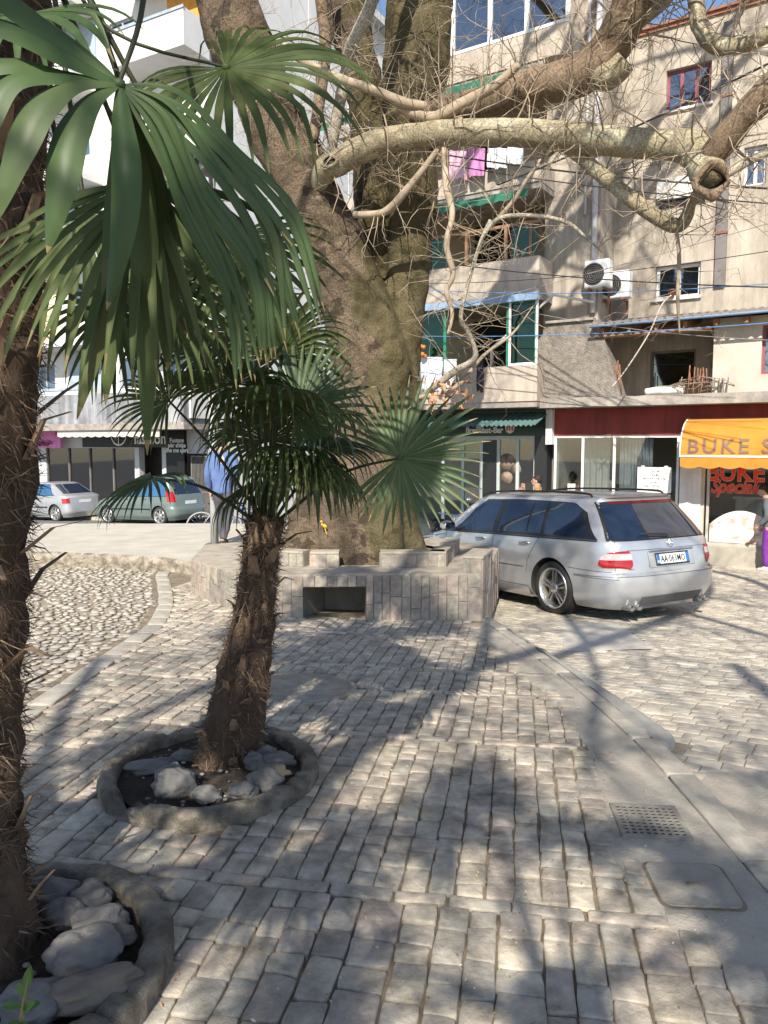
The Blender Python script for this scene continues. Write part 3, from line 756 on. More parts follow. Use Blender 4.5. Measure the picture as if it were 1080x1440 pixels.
# orange awning with scalloped valance
za1 = A.px(1010, 588, .1)[1]
ao = .95; za0 = A.px(1000, 641, ao)[1]; zv = A.px(1000, 653, ao)[1]
sa0 = A.px(957, 630, ao)[0]; sa1 = sa0+5.2
aw = thA('shop_awning', (sa0, -ao, za0), 'orange bakery awning with a scalloped valance and dark capitals', 'awning')
def aprof(v):
    a = v*math.pi/2; return (-.07-(ao-.07)*math.sin(a)**.9, za0+(za1-za0)*max(0, math.cos(a))**.85)
m_or = M('orange_canvas', (.72, .30, .045), (.62, .25, .035), scale=3, rough=.8, trans=.3)
m_orp = M('faded_orange_canvas', (.72, .45, .22), (.66, .36, .13), scale=2, rough=.8, trans=.3)
q = MB(); q.grid(lambda u, v: V((sa0+(sa1-sa0)*u, *aprof(v))), 40, 16); q.m = [1 if (i//40) < 4 else 0 for i in range(len(q.f))]
q.xf(A.M).build('canvas', [m_or, m_orp], aw)
q = MB()
for sd in (sa0, sa1):
    pr = [aprof(v/10) for v in range(11)]; q.add([(sd, y, z) for y, z in pr]+[(sd, -.07, za0)], [tuple(range(12))])
q.xf(A.M).build('side_panel', m_or, aw)
q = MB(); zl = aprof(1)[1]
q.grid(lambda u, v: V((sa0+(sa1-sa0)*u, -ao-.004, zl-.02+(zv-.06-zl)*v*(.82+.18*abs(math.sin(u*(sa1-sa0)/.34*math.pi))))), 300, 3)
q.xf(A.M).build('valance', m_or, aw)
q = MB(); q.box(sa0-.01, sa1, -ao-.02, -ao+.015, zl-.025, zl+.008); q.tube([(sa0-.012, *aprof(v/10)) for v in range(11)], .014, 6); q.xf(A.M).build('white_trim', m_wframe, aw)
m_lt = M('awning_letters', (.16, .10, .07), (.2, .13, .09), scale=5, rough=.8)
# serif capitals following the curve of the canvas
def awning_letters(txt, s, z0, h):
    q = MB()
    me = text_me(txt, h/.70, 0, .006, .002, 1.22)
    vs = []; kx = (A.px(1086, 628, ao-.03)[0]-s)/max(v.co.x for v in me.vertices)
    tab = [aprof(k/200) for k in range(201)]
    def yat(z):
        return min(tab, key=lambda t: abs(t[1]-z))[0]
    for v in me.vertices:
        z = z0+v.co.y; vs.append((s+v.co.x*kx, yat(z)-.012-v.co.z, z))
    q.add(vs, [list(p.vertices) for p in me.polygons])
    return q, me, yat
lz0 = A.px(1010, 637, ao-.06)[1]; lz1 = A.px(1010, 617, ao-.1)[1]
ls = A.px(966, 628, ao-.03)[0]; lh = lz1-lz0
q, me, yat = awning_letters('BUKE S', ls, lz0, lh)
# serifs
xs = sorted(set(round(v.co.x, 3) for v in me.vertices))
def serif(x, z, w=.1): q.box(ls+x*1.18-w/2, ls+x*1.18+w/2, yat(z+.01)-.016, yat(z+.01)-.008, z, z+.022)
hh = lh/.70
adv = 0
for (ch, stems, tb) in (('B', (.09,), 'tb'), ('U', (.10, .60), 't'), ('K', (.10, .62), 'tb'), ('E', (.10,), 'tb')):
    pass
q.xf(A.M).build('lettering', m_lt, aw)

# --- breakfast bar on the left
sd1 = A.px(779, 650, 0)[0]-.15; sd0 = sd1-6.5
zq = A.px(690, 613, .0)[1]
mb = MB(); mb.box(sd0, sd1, -.02, .3, zq, zslab0+.15); pA('bar_fascia', mb, M('bar_green', (.012, .035, .028), (.01, .028, .022), rough=.35))
mb = MB(); sp0 = A.px(752, 650, 0)[0]; mb.box(sp0, sd1, -.03, .3, zg0-.1, zq); pA('dark_panel', mb, M('bar_black', (.02, .022, .022), (.016, .017, .017), rough=.4))
f = MB(); doors = [A.px(x, 650, 0)[0] for x in (622, 650, 676, 690, 700, 727, 752)]
for i, x in enumerate(doors):
    if i != 3: f.box(x-.035, x+.035, .02, .09, zg0, zq-.003)
f.box(doors[2], doors[4], .03, .12, zg0, zq-.003, 1)
f.box(sd0, sp0-.004, .015, .095, zq-.09, zq-.003); f.box(sd0, sp0-.004, .015, .095, zg0, zg0+.15)
bd = pA('bar_doors', f, [M('grey_green_frame', (.42, .47, .44), (.36, .41, .38), rough=.5), M('bar_black', (.02, .02, .02))])
g = MB(); g.box(sd0, sp0, .05, .056, zg0, zq-.05); pA('pane', g, g_shop, bd)
rm = MB(); rm.box(sd0, sd1, 2.6, 2.7, zg0, zq+.1); rm.box(sd1-.01, sd1+.02, .3, 2.6, zg0, zq+.1); rm.box(sd0, sd1, .3, 2.7, zq+.1, zq+.12); rm.box(sd0, sd1, .3, 2.7, zg0-.05, zg0)
pA('bar_room', rm, M('bar_interior', (.24, .21, .17), (.17, .15, .125), scale=2, rough=.9))
st = MB(); st.box(sd0, sq0-.21, -.4, .0, GZ-.6, zg0-.03); st.box(sd0, sq0-.21, .0, 3.2, GZ-.6, zg0-.06); pA('bar_step', st, m_conc)
for k, (x, z, r_) in enumerate(((712, 650, .2), (712, 672, .14), (725, 660, .12))):
    p = A.px(x, z, -.02); q = MB(); q.tube([(p[0], .045, p[1]), (p[0], .049, p[1])], r_, 20); q.xf(A.M).build('round_decal', M('decal_brown', (.30, .22, .16), (.12, .09, .07), scale=8), bd)
lt = A.px(654, 607, .03)
sign_text('white_lettering', 'Breakfast-Bar', .19, A.px(655, 609, .03)[0], A.px(655, 609, .03)[1], -.03, m_wframe, bd, .006, 0, .006, 1, (A.px(707, 609, .03)[0]-A.px(655, 609, .03)[0])/max(v.co.x for v in text_me('Breakfast-Bar', .19).vertices))
sign_text('white_lettering', 'Mëngjesore', .26, A.px(648, 599, .03)[0], A.px(648, 599, .03)[1], -.03, m_wframe, bd, .006, 0, .006, 1, (A.px(706, 599, .03)[0]-A.px(648, 599, .03)[0])/max(v.co.x for v in text_me('Mëngjesore', .26).vertices))
q = MB(); p = A.px(717, 600, .03)
q.add([(p[0]+x*.11, -.035, p[1]+z*.15) for x, z in ((-1, 1), (1, 1), (1, -.3), (.75, -.75), (0, -1.05), (-.75, -.75), (-1, -.3))]+[(p[0]+x*.11, -.022, p[1]+z*.15) for x, z in ((-1, 1), (1, 1), (1, -.3), (.75, -.75), (0, -1.05), (-.75, -.75), (-1, -.3))], [tuple(range(6, -1, -1))]+[(i, (i+1) % 7, (i+1) % 7+7, i+7) for i in range(7)])
for x in (-.55, 0, .55): q.box(p[0]+x*.11-.016, p[0]+x*.11+.016, -.042, -.036, p[1]-.09, p[1]+.1, 1)
q.xf(A.M).build('cup_emblem', [m_wframe, m_redl], bd)
# corrugated green awning
zw1 = A.px(690, 578, .1)[1]; s1 = A.px(752, 590, .9)[0]
q = MB(); q.grid(lambda u, v: V((sd0+(s1-sd0)*u, -.04-.86*v, zw1-.05-.30*v+.016*math.sin((sd0+(s1-sd0)*u)*2*math.pi/.11))), 500, 3)
q.grid(lambda u, v: V((sd0+(s1-sd0)*u, -.04-.86*v, zw1-.06-.30*v+.016*math.sin((sd0+(s1-sd0)*u)*2*math.pi/.11))), 500, 3)
q.xf(A.M).build('corrugated_awning', M('teal_sheet', (.11, .19, .18), (.085, .15, .145), scale=3, rough=.6), None, label='green corrugated awning sloping over the breakfast bar front', category='awning')

# --- things on the facade
def ac(s, y, z, label, w=.8, rot=0):
    t = thA('air_conditioner', (s, y, z), label, 'air conditioner', 'air conditioners on the wall')
    q = MB(); q.box(s-w/2, s+w/2, y-.28, y, z, z+.55, bev=.02); q.xf(A.M).build('casing', m_plast_c, t)
    q = MB(); q.tube([(s-w*.12, y-.285, z+.27), (s-w*.12, y-.29, z+.27)], .22, 24)
    for k in range(5): q.lathe([(.04+.04*k, 0), (.046+.04*k, -.006), (.052+.04*k, 0)], 24, 1, (s-w*.12, y-.291, z+.27), 'y')
    q.xf(A.M).build('fan_grille', [m_dark, m_pipe], t)
    for x in (-.3, .3):
        q = MB(); q.box(s+x*w-.02, s+x*w+.02, y-.3, y+.1, z-.04, z-.002); q.box(s+x*w-.02, s+x*w+.02, y+.06, y+.1, z-.3, z-.04); q.xf(A.M).build('bracket', m_rust, t)
p = A.px(850, 398, .25); ac(p[0]-.12, -.12, p[1]-.1, 'white air conditioner on a rusty shelf at the wall corner, the higher one', .5)
p = A.px(866, 407, -.3); ac(p[0]+.0, .45, p[1]-.2, 'grey-white air conditioner in the recess beside the terrace roof, the lower one', .6)
# laundry
def cloth(name, x0, y0, x1, y1, o, mat, label, cat, group, wob=.05, nz=0):
    a, b = A.px(x0, y0, o), A.px(x1, y0, o); c_ = A.px(x0, y1, o)[1]
    q = MB(); sd = x0*.37
    q.grid(lambda u, v: V((a[0]+(b[0]-a[0])*(u+.04*noise.noise(V((v*2, u, sd)))*v), -o-.03*math.sin(u*9+sd)*v-wob*noise.noise(V((u*4, v*2, sd))), a[1]+(b[1]-a[1])*u+(c_-a[1])*v*(1+.12*noise.noise(V((u*5, 0, sd)))))), 18, 12)
    return q.xf(A.M).build(name, mat, None, label=label, category=cat, group=group)
gl = 'laundry hung out on the balconies'
cloth('pink_shirt', 632, 212, 656, 252, 1.15, M('pink_cloth', (.62, .28, .42), (.55, .42, .5), scale=6), 'pink patterned shirt hanging on the upper balcony line', 'laundry', gl)
cloth('mauve_shirt', 658, 208, 682, 248, 1.15, M('mauve_cloth', (.50, .22, .42), (.42, .16, .34), scale=5), 'mauve shirt hanging between the pink shirt and the white sheet', 'laundry', gl)
cloth('white_sheet', 686, 208, 712, 236, 1.15, M('white_cloth', (.75, .77, .8), (.66, .68, .72), scale=4), 'white sheet hanging on the upper balcony line, right of mauve shirt', 'laundry', gl)
cloth('white_towel', 714, 205, 736, 230, 1.15, M('white_cloth', (.75, .77, .8)), 'small white towel at the right end of the upper balcony line', 'laundry', gl)
cloth('white_shirt', 592, 502, 622, 548, 1.1, M('pale_blue_cloth', (.60, .66, .76), (.52, .58, .68), scale=4), 'pale blue shirt hanging under the lower balcony, next to the tree', 'laundry', gl)
cloth('striped_towel', 624, 505, 642, 545, 1.1, M('pale_cloth', (.66, .68, .72)), 'pale towel hanging under the lower balcony, right of blue shirt', 'laundry', gl)
cloth('dark_trousers', 671, 498, 680, 549, 1.1, M('navy_cloth', (.03, .028, .05)), 'narrow dark trousers hanging below the lower balcony window', 'laundry', gl)
for k, (x, y, r_) in enumerate(((733, 469, .13), (719, 465, .1))):
    p = A.px(x, y, .6); q = MB(); q.ico((p[0], -.6, p[1]), (r_, r_, r_*1.1), 3); q.tube([(p[0], -.6, p[1]-r_*1.1), (p[0]+.02, -.6, p[1]-r_*1.1-.25)], .005, 5)
    q.xf(A.M).build('balloon', M('green_balloon', (.02, .30, .22), rough=.3), None, label=['larger green balloon inside the glazed lower balcony', 'smaller green balloon left of the larger one on lower balcony'][k], category='balloon', group='balloons on the balcony')
p = A.px(592, 494, 1.2); q = MB()
for k in range(14): q.ico((p[0]+rnd.uniform(-.1, .1), -1.2+rnd.uniform(-.08, .08), p[1]+rnd.uniform(-.12, .12)), (.05, .05, .05), 1, 0, .3, 2)
q.xf(A.M).build('flower_basket', M('orange_flower', (.65, .22, .04), (.4, .12, .03), scale=20), None, label='small bunch of orange flowers hung beside the tree at lower balcony', category='flowers')
# rebar and junk on the terrace slab
for nm, x0, x1, yt, cnt, lab in (('rebar_bundle', 853, 874, 508, 6, 'rusty reinforcing bars sticking up beside the buttress foot'), ('rebar_bundle', 968, 994, 516, 8, 'rusty reinforcing bars sticking up in front of terrace window'), ('rebar_bundle', 1001, 1022, 530, 6, 'grey reinforcing bars sticking up below the white terrace room')):
    a, b = A.px(x0, 550, .45)[0], A.px(x1, 550, .45)[0]; t = thA(nm, ((a+b)/2, -.45, zslab), lab, 'rebar', 'reinforcing bars on the terrace')
    for k in range(cnt):
        x = a+(b-a)*k/(cnt-1); q = MB(); h = A.px(x0, yt, .45)[1]-zslab
        q.tube([(x, -.45+rnd.uniform(-.1, .1), zslab-.02), (x+rnd.uniform(-.03, .03), -.45+rnd.uniform(-.1, .1), zslab+h*rnd.uniform(.75, 1.05))], .011, 6); q.xf(A.M).build('bar', m_rust if cnt != 6 or x0 < 900 else m_pipe, t)
a, b = A.px(908, 548, .4)[0], A.px(962, 548, .4)[0]
q = MB(); q.tube([(a, -.4, zslab+.08), ((a+b)/2, -.42, zslab+.1), (b, -.4, zslab+.085)], [.07, .09, .075], 12, 0, True, .5, True, .12, 6, 5); q.xf(A.M).build('rolled_mattress', m_white, None, label='white rolled mattress lying along the terrace edge', category='mattress')
q = MB()
for k in range(26):
    x = b+rnd.uniform(-.2, .5); y = -.35+rnd.uniform(-.15, .1); z = zslab+.05; 
    q.tube([(x, y, z), (x+rnd.uniform(-.3, .3), y+rnd.uniform(-.1, .1), z+rnd.uniform(.05, .3)), (x+rnd.uniform(-.5, .5), y, z+rnd.uniform(.0, .3))], .008, 5)
q.xf(A.M).build('brushwood_pile', M('dry_twig', (.32, .25, .19), (.22, .17, .13), scale=9), None, label='tangle of dry sticks heaped on the terrace edge', category='brushwood')
p = A.px(944, 414, -.78); q = MB(); q.lathe([(0, 0), (.055, 0), (.075, .13), (.085, .13), (.085, .15), (.07, .15), (.065, .12), (0, .12)], 16, 0, (p[0], .80, w2[2])); q.xf(A.M).build('flower_pot', M('terracotta', (.42, .15, .09), (.34, .12, .07), scale=8), None, label='small terracotta pot on the sill of the white framed window', category='flower pot')

# --- white building at the back left
B = Fac((-6.4, 29.0), (-1.8, 1))
bB = thing('apartment_building', B.w(0, 0, -1.35), 'tall white apartment block with shops below, behind the palms at left', 'building')
m_wb = M('white_render', (.66, .65, .63), (.56, .55, .53), scale=.8, rough=.9, bump=.1)
m_cream = M('cream_render', (.72, .62, .40), (.66, .57, .37), scale=.8, rough=.9)
m_gray_b = M('grey_render', (.34, .345, .36), (.2, .205, .22), scale=1.5, stain=.45, rough=.9, bump=.2)
m_panel = M('blue_grey_frame', (.36, .42, .48), rough=.5)
def pB(name, mb, mats, parent=None, **kw): return mb.xf(B.M).build(name, mats, parent or bB, **kw)
BL, TOP = -24, 22.1; z1 = 2.75
holes = []; wl = []
for fl in range(6):
    zb = z1+.9+fl*3.2
    for k, x in enumerate((-1.2, -3.6, -6.2, -8.8, -11.4, -14, -16.6, -19.2)):
        h = (x-1.3, x, zb, zb+1.45)
        if fl == 4 and k in (0,): continue
        holes.append(h)
mb = MB(); walls(mb, BL, 0, z1, TOP, 0, holes, .25); mb.box(-.02, 0, .26, 13.5, z1, TOP); mb.box(BL, -.3, .6, 13.5, z1-1, TOP-.1, 1)
pB('wall', mb, [m_wb, m_dark])
# side wall with windows facing right
S = Fac((-6.4, 29.0), (-.556, -1))
sh = []
for fl in range(6):
    for x in (2.2, 5.2, 8.4, 11.2): sh.append((x, x+1.3, z1+.9+fl*3.2, z1+2.4+fl*3.2))
mb = MB(); walls(mb, .03, 13.5, -1.6, TOP, -.02, sh, .2); mb.xf(S.M).build('side_wall', m_wb, bB)
for i, h in enumerate(sh):
    f = MB(); a, b, c, d = h; f.box(a, b, .10, .12, c, d, 1)
    for q_ in ((a, a+.07, c, d), (b-.07, b, c, d), (a+.07, b-.07, c, c+.07), (a+.07, b-.07, d-.07, d), ((a+b)/2-.035, (a+b)/2+.035, c+.07, d-.07)): f.box(q_[0], q_[1], .04, .09, q_[2], q_[3], 0)
    f.xf(S.M).build('window', [m_wframe, M('sky_pane', (.08, .12, .18), rough=.05, spec=.8)], bB)
for i, h in enumerate(holes):
    f = MB(); a, b, c, d = h; f.box(a, b, .14, .16, c, d, 1)
    for q_ in ((a, a+.07, c, d), (b-.07, b, c, d), (a+.07, b-.07, c, c+.07), (a+.07, b-.07, d-.07, d), ((a+b)/2-.035, (a+b)/2+.035, c+.07, d-.07)): f.box(q_[0], q_[1], .08, .13, q_[2], q_[3], 0)
    pB('window', f, [m_panel, M('sky_pane', (.08, .12, .18))])
mb = MB(); mb.box(BL, .5, -.5, 14, TOP, TOP+.35); pB('roof_cornice', mb, m_wb)
# balconies: white boxes, one orange recess, cream lower floors
for (x0, x1, zb, orange) in ((-3.4, .15, z1+3.2*4+.05, 1), (-9.5, -5.5, z1+3.2*4+.05, 0), (-3.4, .15, z1+3.2*2+.05, 0), (-9.5, -5.5, z1+3.2*2+.05, 0), (-3.4, .1, z1+.05, 0), (-9.5, -5.5, z1+.05, 0)):
    mb = MB(); mb.box(x0, x1, -1.3, -.003, zb-.2, zb); walls(mb, x0, x1, zb, zb+1.05, -1.3, [], .12); mb.box(x0, x0+.12, -1.17, -.003, zb, zb+1.05); mb.box(x1-.12, x1, -1.17, -.003, zb, zb+1.05)
    mb.box(x0, x1, -1.3, -.003, zb+2.75, zb+3.0)
    bl = pB('balcony', mb, m_wb)
    q = MB(); q.box(x0+1.6, x1-.13, -.05, -.01, zb+.0, zb+2.7); pB('back_panel', q, M('orange_render', (.62, .30, .06), rough=.9) if orange else m_panel, bl)
    q = MB(); q.box(x0-.03, x1+.03, -1.34, -1.302, zb+1.0, zb+1.1); pB('rail', q, m_panel, bl)
mb = MB(); mb.box(-24, -8.2, -.03, -.004, z1+2.9, z1+6.2); pB('cream_band', mb, m_cream)
# shop level
mb = MB(); mb.box(BL, .02, -1.6, 0.0, z1-.55, z1-.3); mb.box(BL, .02, -1.58, -.02, z1-.3, z1+.85, 1); pB('canopy_slab', mb, [m_slab, m_gray_b])
mb = MB(); walls(mb, BL, 0, -1.6, z1, .02, [(-3.95, -2.7, -1.3, 1.6), (-9.6, -4.2, -1.3, 1.5), (-1.9, -.3, -1.35, 1.3), (-13.5, -10.4, -1.3, 1.2)], .3); pB('shop_wall', mb, M('pale_grey_wall', (.5, .51, .52), (.42, .43, .44), scale=1.5))
mb = MB(); mb.box(BL, 0, 1.5, 1.6, -1.6, z1); pB('shop_room', mb, m_intd)
fx = lambda x, y, o=0: B.px(x, y, o)
a = fx(165, 610)[0]; b_ = fx(236, 610)[0]; c = fx(262, 610)[0]
zz0, zz1 = fx(215, 629)[1], fx(215, 595)[1]
mb = MB(); mb.box(fx(118, 610)[0], b_, -.1, .015, zz0, zz1); sgn = pB('black_sign', mb, M('sign_black', (.012, .012, .014), rough=.4))
def tB(txt, x, y, sz, off, parent, mat=m_wframe, y_=-.115):
    p = fx(x, y, .1); q = MB(); q.mesh(text_me(txt, sz, 0, off, .004), Matrix.Translation((p[0], y_, p[1])) @ Matrix.Rotation(R(90), 4, 'X')); return pB('lettering', q, mat, parent)
tB('fashion', 189, 624, .62, .012, sgn)
p = fx(167, 611, .1); q = MB(); q.lathe([(.40, 0), (.43, -.01), (.46, 0)], 32, 0, (p[0], -.118, p[1]), 'y'); pB('ring_emblem', q, m_wframe, sgn)
q = MB(); q.box(p[0]-.02, p[0]+.02, -.13, -.118, p[1]-.43, p[1]+.43); pB('ring_emblem', q, m_wframe, sgn)
mb = MB(); mb.box(b_+.01, c, -.14, .015, -1.3, zz1+.2); pn = pB('black_panel', mb, M('sign_black', (.012, .012, .014)))
for k, tx in enumerate(('Fustane', 'për shitje', 'dhe me qera')): 
    p = fx(249, 622+7*k, .14); q = MB(); q.mesh(text_me(tx, .24, 0, .004, .004, 1, 'CENTER'), Matrix.Translation((p[0], -.155, p[1])) @ Matrix.Rotation(R(90), 4, 'X')); pB('lettering', q, m_wframe, pn)
q = MB(); q.box(-9.6, -4.2, .1, .12, -1.3, 1.5, 0); 
for x in (-9.6, -8.2, -6.9, -5.5, -4.25): q.box(x, x+.06, .04, .1, -1.3, 1.5, 1)
pB('shop_window', q, [g_dark, m_pipe])
q = MB(); q.box(-8.6, -8.2, .5, .7, -1.2, .3); q.ico((-8.4, .6, .5), (.13, .13, .17), 2); q.xf(B.M).build('mannequin', M('blue_dress', (.05, .12, .35)), None, label='blue dressed mannequin in the fashion shop window', category='mannequin')
q = MB(); q.box(-5.6, -4.6, .4, .9, -1.3, .6, bev=.05); q.xf(B.M).build('white_dress', m_white, None, label='white bridal dress display in the fashion shop window', category='dress')
a, b2 = fx(50, 625, .5)[0], fx(85, 625, .5)[0]
zp0, zp1 = fx(68, 630, .5)[1], fx(68, 612, .5)[1]
q = MB(); q.box(a, b2, -.5, -.38, zp0, zp1, 0); q.box(a, b2-.3, -.5, -.38, zp1+.004, zp1+.42, 0); ps = pB('pink_sign', q, M('pink_sign', (.62, .22, .46), (.55, .18, .4), scale=3))
q = MB(); mg = M('magenta', (.30, .03, .2))
for k in range(7):
    x = a+.25+k*.13; z = zp0+.12
    q.tube([(x, -.505, z+rnd.uniform(0, .05)), (x+.05, -.505, z+rnd.uniform(.15, .28)), (x+.1, -.505, z+rnd.uniform(0, .1))], .022, 5)
pB('lettering', q, mg, ps)
q = MB(); q.box(-13.5, -10.4, .1, .12, -1.3, 1.2); pB('shop_window', q, M('pink_window', (.34, .26, .36), (.25, .2, .3), scale=2, rough=.3))
# scalloped cream awning over the left shops
q = MB(); q.grid(lambda u, v: V((fx(95, 600, 1)[0]*(1-u)+fx(238, 600, 1)[0]*u, -1.0-.5*v, fx(160, 598, 1)[1]+.1-.3*v)), 20, 2); q.grid(lambda u, v: V((fx(95, 600, 1)[0]*(1-u)+fx(238, 600, 1)[0]*u, -1.5, fx(160, 598, 1)[1]-.2-.22*v-(.05*abs(math.sin(u*40)) if v == 1 else 0))), 160, 2)
q.xf(B.M).build('scalloped_awning', M('cream_canvas', (.55, .52, .44), (.46, .43, .36), scale=2), None, label='cream scalloped awning along the front of the fashion shop', category='awning')
# barred gate
ga, gb = fx(270, 660)[0], fx(298, 660)[0]; gz0, gz1 = -1.4, fx(285, 643)[1]
gt = thing('barred_gate', B.w((ga+gb)/2, -.05, gz0), 'dark steel barred gate between the fashion shop and the lamp pole', 'gate')
q = MB(); q.box(ga, ga+.06, -.06, 0, gz0, gz1); q.box(gb-.06, gb, -.06, 0, gz0, gz1); q.box(ga, gb, -.055, -.005, gz1, gz1+.06); q.box(ga+.06, gb-.06, -.05, -.01, gz0+.1, gz0+.16); q.box(ga+.06, gb-.06, -.05, -.01, gz0+1.2, gz0+1.26); q.xf(B.M).build('gate_frame', m_pipe, gt)
for k in range(13):
    x = ga+.06+(gb-ga-.12)*(k+.5)/13; q = MB(); q.cyl((x, -.03, gz0+.1), (x, -.03, gz1), .016, 6); q.xf(B.M).build('bar', m_pipe, gt)
# pavement along the shops
mb = MB(); mb.grid(lambda u, v: V((BL+(24.5)*u, -2.6+2.9*v, G(*(B.w(BL+24.5*u, -2.6+2.9*v, 0).xy))+.03)), 30, 3); mb.grid(lambda u, v: V((BL+(24.5)*u, -2.6, G(*(B.w(BL+24.5*u, -2.6, 0).xy))+.03-.2*v)), 30, 1)
mb.xf(B.M).build('pavement', m_conc, None, kind='structure')
# ------------------------------------------------------------------ stone bench round the tree
m_tile = M('bench_tile', (.4, .38, .35), tint=[(.31, .255, .20), (.225, .20, .175), (.34, .27, .225), (.265, .25, .205), (.37, .32, .255)], scale=16, rough=.75, bump=.5, bscale=45, var=.3)
m_cap = M('bench_cap', (.40, .35, .28), (.28, .245, .195), scale=6, rough=.85, bump=.4, bscale=60, detail=10)
TC = V((-.33, 9.55))
bench = thing('stone_bench', (TC.x, TC.y, G(TC.x, 8)), 'ring-shaped stone clad seat wall around the foot of the big plane tree', 'bench')
SEAT = G(0, 7.9)+.475
def clad(mb, a, b, z0, z1, n, skip=None, fol=0):
    """vertical stone strips on the wall from a to b (plan), facing n"""
    a, b = V(a), V(b); L = (b-a).length; d = (b-a)/L; x = 0
    while x < L-.01:
        w = min(rnd.uniform(.07, .13), L-x)
        if L-(x+w) < .05: w = L-x
        p = (a+d*(x+w/2)); zz0 = (z0 if z0 is not None else G(p.x, p.y)-.05); cuts = [zz0]
        if z1-zz0 > .3:
            cuts.append(zz0+rnd.uniform(.3, .75)*(z1-zz0))
        cuts.append(z1)
        if skip and skip[0] < x+w/2 < skip[1]: cuts = [skip[2], z1]
        for c0, c1 in zip(cuts, cuts[1:]):
            t = rnd.uniform(.004, .016); g = .0035
            q0 = a+d*(x+g); q1 = a+d*(x+w-g); bv = .005
            vs = []
            for (o, ins) in ((0, 0), (t-.004, 0), (t, bv)):
                for (p, z) in ((q0+d*ins, c0+g+ins), (q1-d*ins, c0+g+ins), (q1-d*ins, c1-g-ins), (q0+d*ins, c1-g-ins)):
                    vs.append((p.x+n.x*o, p.y+n.y*o, z))
            fs = [(8, 9, 10, 11)]
            for r_ in range(2):
                for i in range(4): fs.append((r_*4+i, r_*4+(i+1) % 4, r_*4+(i+1) % 4+4, r_*4+i+4))
            mb.add(vs, fs, 0, rnd.random())
        x += w
def nrm(a, b):
    d = (V(b)-V(a)).normalized(); return V((d.y, -d.x))
def inset(P, k): return [TC+(V(p)-TC)*((V(p)-TC).length-k)/(V(p)-TC).length for p in P]
P = [V(p) for p in BENCH]; n = len(P); IN = inset(P, .52); IN2 = inset(P, .68)
# niche on the front wall (between P0 and P1)
fr_d = (P[1]-P[0]); fr_L = fr_d.length; fr_d /= fr_L
na = ((419-396)/(677-396))*fr_L+.0; nb = ((514-396)/(677-396))*fr_L; nz = SEAT-.125; zf = G(0, 7.9)
core = MB()
def wallseg(mb, a, b, z0, z1, th_pts=None, mi=0):
    """solid block between outer edge a-b and inner edge"""
    c, d = th_pts
    vs = [(p.x, p.y, z) for z in (z0, z1) for p in (a, b, d, c)]
    mb.add(vs, [(0, 3, 2, 1), (4, 5, 6, 7), (0, 1, 5, 4), (1, 2, 6, 5), (2, 3, 7, 6), (3, 0, 4, 7)], mi)
for i in range(n):
    a, b = P[i], P[(i+1) % n]; c, d = IN2[i], IN2[(i+1) % n]
    if i == 0:
        for (u0, u1, z0, z1) in ((0, na, zf-.4, SEAT-.03), (nb, fr_L, zf-.4, SEAT-.03), (na, nb, nz, SEAT-.03)):
            A_, B_ = a+fr_d*u0, a+fr_d*u1; C_, D_ = c+(d-c)*(u0/fr_L), c+(d-c)*(u1/fr_L)
            wallseg(core, A_, B_, z0, z1, (C_, D_))
        bx = MB()
        A_, B_ = a+fr_d*na, a+fr_d*nb; nn = V((-fr_d.y, fr_d.x))
        q = [A_+nn*.62, B_+nn*.62]; core.add([(q[0].x, q[0].y, zf-.4), (q[1].x, q[1].y, zf-.4), (q[1].x, q[1].y, SEAT), (q[0].x, q[0].y, SEAT)], [(0, 1, 2, 3)])
    else: wallseg(core, a, b, zf-.6, SEAT-.03, (c, d))
core.build('core', M('bench_core', (.22, .20, .17), (.16, .145, .125), scale=6, rough=1), bench)
cl = MB()
for i in range(n):
    a, b = P[i], P[(i+1) % n]
    clad(cl, a, b, None, SEAT-.002, nrm(a, b), (na, nb, nz) if i == 0 else None)
cl.build('stone_cladding', m_tile, bench)
# niche sides
q = MB()
for u, s_ in ((na, 1), (nb, -1)):
    A_ = P[0]+fr_d*u; nn = V((-fr_d.y, fr_d.x)); B_ = A_+nn*.6; o = fr_d*(.004*s_)
    q.add([(A_.x+o.x, A_.y+o.y, zf-.1), (B_.x+o.x, B_.y+o.y, zf-.1), (B_.x+o.x, B_.y+o.y, nz), (A_.x+o.x, A_.y+o.y, nz)], [(0, 1, 2, 3)])
q.build('niche_side', m_cap, bench)
cp = MB()
for i in range(n):
    a, b = P[i], P[(i+1) % n]; c, d = IN2[i], IN2[(i+1) % n]; k = 10
    for j in range(k):
        A_, B_, C_, D_ = a.lerp(b, j/k), a.lerp(b, (j+1)/k), c.lerp(d, j/k), c.lerp(d, (j+1)/k)
        vs = []
        for p in (A_, B_, D_, C_): vs.append((p.x, p.y, SEAT+.012+.005*noise.noise(V((p.x*4, p.y*4, 0)))))
        vs += [(A_.x, A_.y, SEAT-.028), (B_.x, B_.y, SEAT-.028)]
        cp.add(vs, [(0, 1, 2, 3), (4, 5, 1, 0)])
cp.build('seat', m_cap, bench)
BK = SEAT+.175
def backrest(i, t0, t1, th=.17):
    a, b = IN[i], IN[(i+1) % n]; A_, B_ = a.lerp(b, t0), a.lerp(b, t1); nn = nrm(A_, B_)
    core = MB(); wallseg(core, A_, B_, SEAT-.02, BK-.012, (A_-nn*th, B_-nn*th)); wallseg(core, A_+nn*.012, B_+nn*.012, BK-.012, BK+.012, (A_-nn*(th+.0), B_-nn*(th+.0)))
    o = core.build('backrest', m_cap, bench)
    c2 = MB(); clad(c2, A_, B_, SEAT+.01, BK-.014, nn); clad(c2, A_-nn*th, A_, SEAT+.01, BK-.014, (A_-B_).normalized()); c2.build('stone_cladding', m_tile, o)
